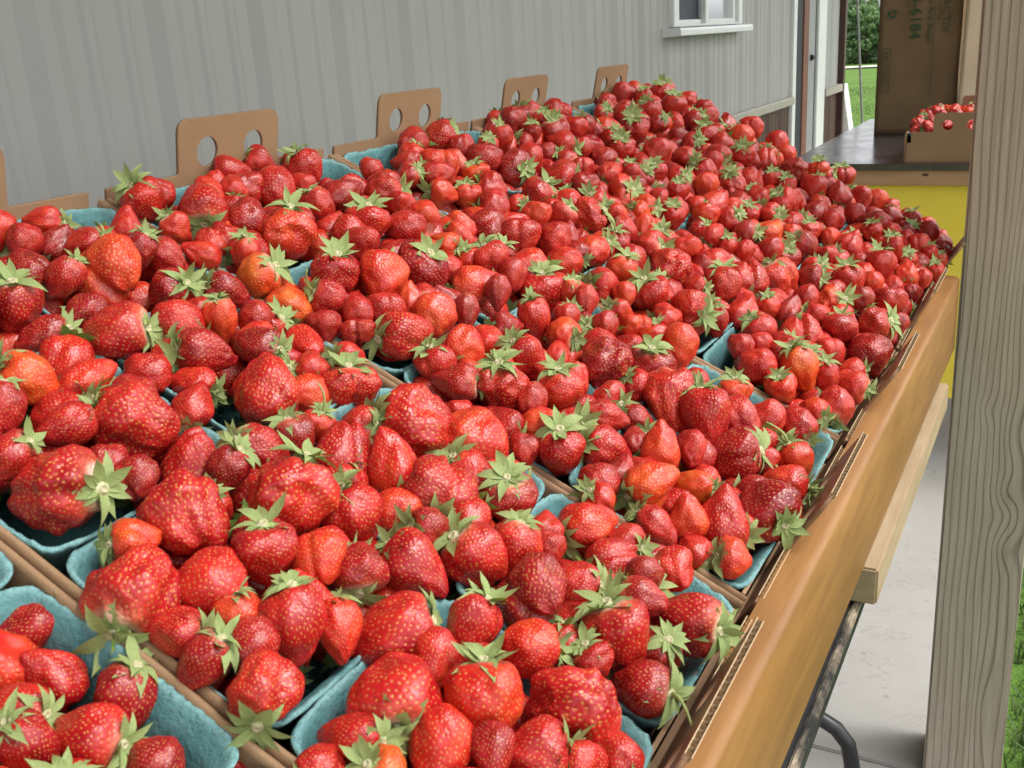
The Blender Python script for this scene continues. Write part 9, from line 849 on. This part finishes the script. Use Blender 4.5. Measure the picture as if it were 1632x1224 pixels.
def instance_cloud(name, label, items, cat):
    """remaining berries as one object: points carrying transforms, with mesh instances on them"""
    protos = []; 
    def pid(me):
        if me not in protos: protos.append(me)
        return protos.index(me)
    pts = []; rot = []; scl = []; idx = []; rp = []; shl = []
    for Mx, me, rip, sh in items:
        l, q, s = Mx.decompose(); pts.append(tuple(l)); rot.append(q); scl.append(tuple(s)); idx.append(pid(me)); rp.append(rip); shl.append(sh)
    m = bpy.data.meshes.new(name); m.from_pydata(pts, [], [])
    def at(n_, t, vals, key='value'):
        a = m.attributes.new(n_, t, 'POINT'); a.data.foreach_set(key, np.array(vals, dtype=np.int32 if t == 'INT' else np.float32).ravel())
    at('turn', 'QUATERNION', [(q.w, q.x, q.y, q.z) for q in rot]); at('size', 'FLOAT_VECTOR', scl, 'vector'); at('kind_index', 'INT', idx)
    at('ripeness', 'FLOAT', rp); at('shoulder', 'FLOAT', shl)
    g = bpy.data.node_groups.new(name, 'GeometryNodeTree'); g.interface.new_socket('Geometry', in_out='INPUT', socket_type='NodeSocketGeometry'); g.interface.new_socket('Geometry', in_out='OUTPUT', socket_type='NodeSocketGeometry')
    gi = g.nodes.new('NodeGroupInput'); go = g.nodes.new('NodeGroupOutput')
    iop = g.nodes.new('GeometryNodeInstanceOnPoints'); g2i = g.nodes.new('GeometryNodeGeometryToInstance')
    for pm in reversed(protos):
        po = bpy.data.objects.new('berry_shape', pm); oi = g.nodes.new('GeometryNodeObjectInfo'); oi.inputs['Object'].default_value = po
        g.links.new(oi.outputs['Geometry'], g2i.inputs[0])
    def named(n_, t): q = g.nodes.new('GeometryNodeInputNamedAttribute'); q.data_type = t; q.inputs['Name'].default_value = n_; return q.outputs['Attribute']
    g.links.new(gi.outputs[0], iop.inputs['Points']); g.links.new(g2i.outputs[0], iop.inputs['Instance']); iop.inputs['Pick Instance'].default_value = True
    g.links.new(named('kind_index', 'INT'), iop.inputs['Instance Index']); g.links.new(named('turn', 'QUATERNION'), iop.inputs['Rotation']); g.links.new(named('size', 'FLOAT_VECTOR'), iop.inputs['Scale'])
    g.links.new(iop.outputs[0], go.inputs[0])
    o = obj(name, m); md = o.modifiers.new('scatter', 'NODES'); md.node_group = g
    for pm in (M_BERRY, M_SEPAL): m.materials.append(pm)
    return tag(o, label, cat, kind='stuff')
stuff = build_berries()

# ------------------------------------------------------------------ counter with bags and carton
CZ = -.267
def counter():
    MT = NT('dark_counter_laminate'); v = MT.coord('Object'); n = MT.noise(v, 14, 5, .6); MT.base(MT.ramp(n, [(.3, (.035, .028, .034)), (.7, (.06, .05, .06))]), MT.ramp(n, [(.3, (.14,)*3), (.7, (.26,)*3)]), .45)
    ME = noisy('counter_edge_dark', (.05, .045, .03), (.09, .08, .05), 20, .6)
    MF = noisy('pine_fascia', (.40, .22, .11), (.50, .29, .16), 8, .6, .2, 40, .001, (1, 8, 8)); MKN = noisy('pine_knot', (.06, .03, .015), (.10, .05, .03), 30, .6)
    MY = noisy('yellow_painted_panel', (.86, .66, .06), (.90, .71, .09), 2.5, .5)
    ML = noisy('counter_leg_lumber', (.38, .26, .15), (.48, .34, .2), 8, .7)
    c = tag(empty('sales_counter', (0, 2.3, GZ)), 'sales counter with dark shiny top, wood fascia and yellow front panel', 'counter')
    z = CZ-GZ
    obj('counter_top', boxm('counter_top', (-.03, 0, z-.015), (1.35, 1.35, z), MT.m, .002), c)
    obj('top_edge', boxm('top_edge', (-.03, -.004, z-.017), (1.35, -.0005, z-.001), ME), c)
    f = obj('fascia', boxm('fascia', (-.02, .004, z-.056), (1.34, .022, z-.0165), MF, .001), c)
    k = MB(); V = [(.335+.008*math.cos(a), .0025, z-.029+.0035*math.sin(a)) for a in np.linspace(0, 2*PI, 12, endpoint=False)]; V2 = [(x, .0045, zz) for x, y, zz in V]
    k.add(V+V2, [tuple(range(12))[::-1]]+[(i, (i+1) % 12, 12+(i+1) % 12, 12+i) for i in range(12)]); obj('knot', k.mesh('knot', MKN), f)
    obj('front_panel', boxm('front_panel', (-.01, .0245, .185), (1.33, .034, z-.058), MY, .001), c)
    for x in (.0, 1.28):
        for y in (.05, 1.25): obj('leg', boxm('leg', (x, y, 0), (x+.04, y+.06, z-.0155), ML, .002), c)
counter()
def text_mesh(s, size, mat, extr=.0004, shear=0, space=1.0):
    cu_ = bpy.data.curves.new('print', 'FONT'); cu_.body = s; cu_.size = size; cu_.extrude = extr; cu_.shear = shear; cu_.space_character = space; cu_.resolution_u = 3
    to = bpy.data.objects.new('temporary', cu_); COL.objects.link(to); dg = bpy.context.evaluated_depsgraph_get(); me = bpy.data.meshes.new_from_object(to.evaluated_get(dg))
    bpy.data.objects.remove(to); bpy.data.curves.remove(cu_); me.materials.clear(); me.materials.append(mat); return me
def bag(x0, y0, wd, dp, h, mat, seed, top_in=.0, skew=0):
    """open paper bag: wrinkled walls, folded gusset; local origin at front left bottom corner"""
    V = []; nx, nz = 14, 26; n = 0; loop = []
    for i in range(nx): loop.append((i/nx*wd, 0, 0))
    for i in range(8): loop.append((wd, i/8*dp, 1))
    for i in range(nx): loop.append((wd-i/nx*wd, dp, 2))
    for i in range(8): loop.append((0, dp-i/8*dp, 3))
    n = len(loop)
    for j in range(nz+1):
        t = j/nz; z = h*t
        for (x, y, s) in loop:
            u = mnoise.noise(Vector((x*9+seed, y*9+s*5, z*7)))*.006*min(1, t*5); g = 0
            if s in (1, 3): g = -.05*math.sin(PI*y/dp)*t*(1 if s == 1 else -1)
            cz = .0022*math.exp(-((z-.085)/.004)**2)+.0018*math.exp(-((z-.145)/.004)**2)
            xx = x+(u*.5 if s in (1, 3) else 0)+g+skew*z; yy = y+(u if s in (0, 2) else 0)-(cz if s == 0 else 0)
            V.append((xx, yy, z+(.004*mnoise.noise(Vector((x*20, y*20, seed))) if j == nz else 0)))
    F = [(j*n+k, j*n+(k+1) % n, (j+1)*n+(k+1) % n, (j+1)*n+k) for j in range(nz) for k in range(n)]+[tuple(range(n))[::-1]]
    return mesh('paper_bag', V, F, mat, True)
def bags():
    k = NT('brown_kraft_paper'); v = k.coord('Object'); n = k.noise(v, 9, 5, .6); f = k.noise(v, 300, 3, .6)
    c = k.ramp(n, [(.3, (.17, .11, .055)), (.7, (.22, .145, .078))]); c = k.mix(k.math('MULTIPLY', f, .2), c, (.15, .09, .05)); k.base(c, .75, .25); k.bump(n, .3, .004)
    k2 = NT('lit_kraft_paper'); v = k2.coord('Object'); n = k2.noise(v, 9, 5, .6)
    c = k2.ramp(n, [(.3, (.66, .53, .36)), (.7, (.76, .62, .43))]); k2.base(c, .7, .3); k2.bump(n, .4, .004)  # lit copy of the brown kraft; the stronger light is put into the colour
    MI = noisy('green_ink', (.018, .062, .022), (.030, .085, .035), 60, .7)
    MI2 = noisy('faint_green_ink', (.060, .070, .030), (.09, .095, .045), 60, .7)
    b = obj('paper_bag', bag(0, 0, .2455, .16, .60, k.m, 3)); b.location = (.083, 3.05, CZ)
    tag(b, 'tall brown paper bag with green print standing behind the carton on the counter', 'bag')
    def put(s, size, x, z, mat, shear=0, space=1.0):
        # reads downwards: glyph x -> -z, glyph y -> +x
        o = obj('print', text_mesh(s, size, mat, .0003, shear, space), b)
        o.matrix_basis = Matrix(((0, 1, 0, x), (0, 0, -1, -.0048), (-1, 0, 0, z), (0, 0, 0, 1))); return o
    zb = -CZ
    put('3-6184', .046, .096, .157+zb, MI, 0, 1.0)
    put('den Party Budget', .021, .148, .160+zb, MI2, .2); put('FACTIV', .032, .190, .160+zb, MI2, 0, 1.15)
    put('leaf and yard bags', .010, .178, .150+zb, MI2); put('RECYCLED', .0165, .021, -.008+zb, MI, 0, 1.25)
    m = MB(); z0, z1, xa, xb = -.130+zb, .004+zb, .016, .041
    for a_, b_ in (((xa, z0), (xa+.002, z1)), ((xb-.002, z0), (xb, z1)), ((xa+.002, z0), (xb-.002, z0+.002)), ((xa+.002, z1-.002), (xb-.002, z1))): m.box((a_[0], -.0052, a_[1]), (b_[0], -.0046, b_[1]))
    obj('print_frame', m.mesh('print_frame', MI2), b)
    obj('print_rule', boxm('print_rule', (.166, -.0052, -.15+zb), (.1672, -.0046, .20+zb), MI2), b)
    obj('print_rule', boxm('print_rule', (.0885, -.0052, .09+zb), (.0897, -.0046, .20+zb), MI2), b)
    # small emblem above the box: ring of three bent bars
    m = MB()
    for q in range(3):
        a = q*2.094
        for s in range(4):
            a0 = a+s*.42; a1 = a0+.40
            m.add([(.040+r_*math.cos(t_), -.0052, .105+zb+r_*math.sin(t_)) for r_, t_ in ((.007, a0), (.014, a0), (.014, a1), (.007, a1))], [(0, 1, 2, 3)])
    obj('emblem', m.mesh('emblem', MI), b)
    b2 = obj('paper_bag', bag(0, 0, .20, .14, .56, k2.m, 8, skew=.015)); b2.location = (.333, 3.02, CZ); b2.rotation_euler = (0, 0, .0)
    tag(b2, 'paper bag coloured as brightly lit standing to the right of the printed brown bag', 'bag')
bags()
CARTON = Matrix.Translation((.288+TW, 2.3, CZ+TRAY_H)) @ Matrix.Rotation(PI/2, 4, 'Z')
ct = place_tray((.278+TW, 2.305, CZ+TRAY_H), (0, 0, PI/2), 'small cardboard carton of strawberries with round handle holes on the dark counter', lean_b=0, lean_f=0, seed=2)
CARTON = Matrix.Translation((.278+TW, 2.305, CZ+TRAY_H)) @ Matrix.Rotation(PI/2, 4, 'Z')
for i in range(4):
    for j in range(2):
        place_basket(9, i, j, CARTON, 'teal pulp basket in the counter carton, '+['first', 'second', 'third', 'last'][i]+' pair from the camera, '+('right' if j == 0 else 'left')+' one', 'teal pulp baskets in the counter carton')
def carton_berries():
    r = random.Random(99); pl = []; out = []
    for t in range(26000):
        a = r.uniform(.018, TL-.018); y = r.uniform(.018, TW-.018); R_ = r.uniform(.015, .0195); h = r.uniform(-.045, .006+.022*math.sin(PI*a/TL))
        p = Vector((a, y, h))
        if any((p-q).length < (R_+s)*.88 for q, s in pl): continue
        if h > -.02 and (a < .034 or a > TL-.034): continue
        if h < -.005 and (min(a % PA, PA-a % PA) < .016 or min(y % PY, PY-y % PY) < .016): continue
        pl.append((p, R_))
    for p, R_ in pl:
        d = Vector((r.gauss(0, 1), r.gauss(0, 1), r.gauss(.6, 1))); W_ = R_*2; me = r.choice(BHI[r.choice(BK)])
        Mx = CARTON @ Matrix.Translation(p) @ basis_from(d, r.uniform(0, 6)) @ Matrix.Diagonal((W_, W_, W_*r.uniform(.9, 1.15), 1))
        out.append((Mx, me, r.choice([.2, .4, .5, .65]), 0, r.random() < .8, .026, W_, W_, r))
    return out
stuff += carton_berries()
items = []
for Mx, me, rip, sh, has, cd_, W_, L_, r in stuff:
    items.append((Mx, me, rip, sh))
    if has:
        items.append((calyx_world(Mx, me, cd_, r), CALYX[r.randrange(9)], 0, 0))
instance_cloud('strawberry_heap', 'remaining strawberries heaped far off and deep in the baskets', items, 'strawberries')

# ------------------------------------------------------------------ small things by the far end
def far_things():
    m = noisy('galvanised_cable', (.20, .20, .20), (.34, .34, .33), 30, .45)
    t = MB().tube([(-.428, 5, 1.43), (-.337, 5, .189+.0), (-.286, 5, -.429), (-.232, 5, GZ-.05)], .0058, 8)
    tag(obj('guy_cable', t.mesh('guy_cable', m, True)), 'thin grey cable running down past the building corner to the ground', 'cable')
    mw = noisy('white_painted_board', (.72, .74, .70), (.82, .84, .80), 3, .5)
    o = obj('leaning_board', boxm('leaning_board', (-.012, 0, 0), (.045, .14, .86), mw, .003), None, (-.485, 6.02, GZ-.03), (0, -.165, 0))
    tag(o, 'narrow white board leaning against the far end of the building', 'board')
far_things()
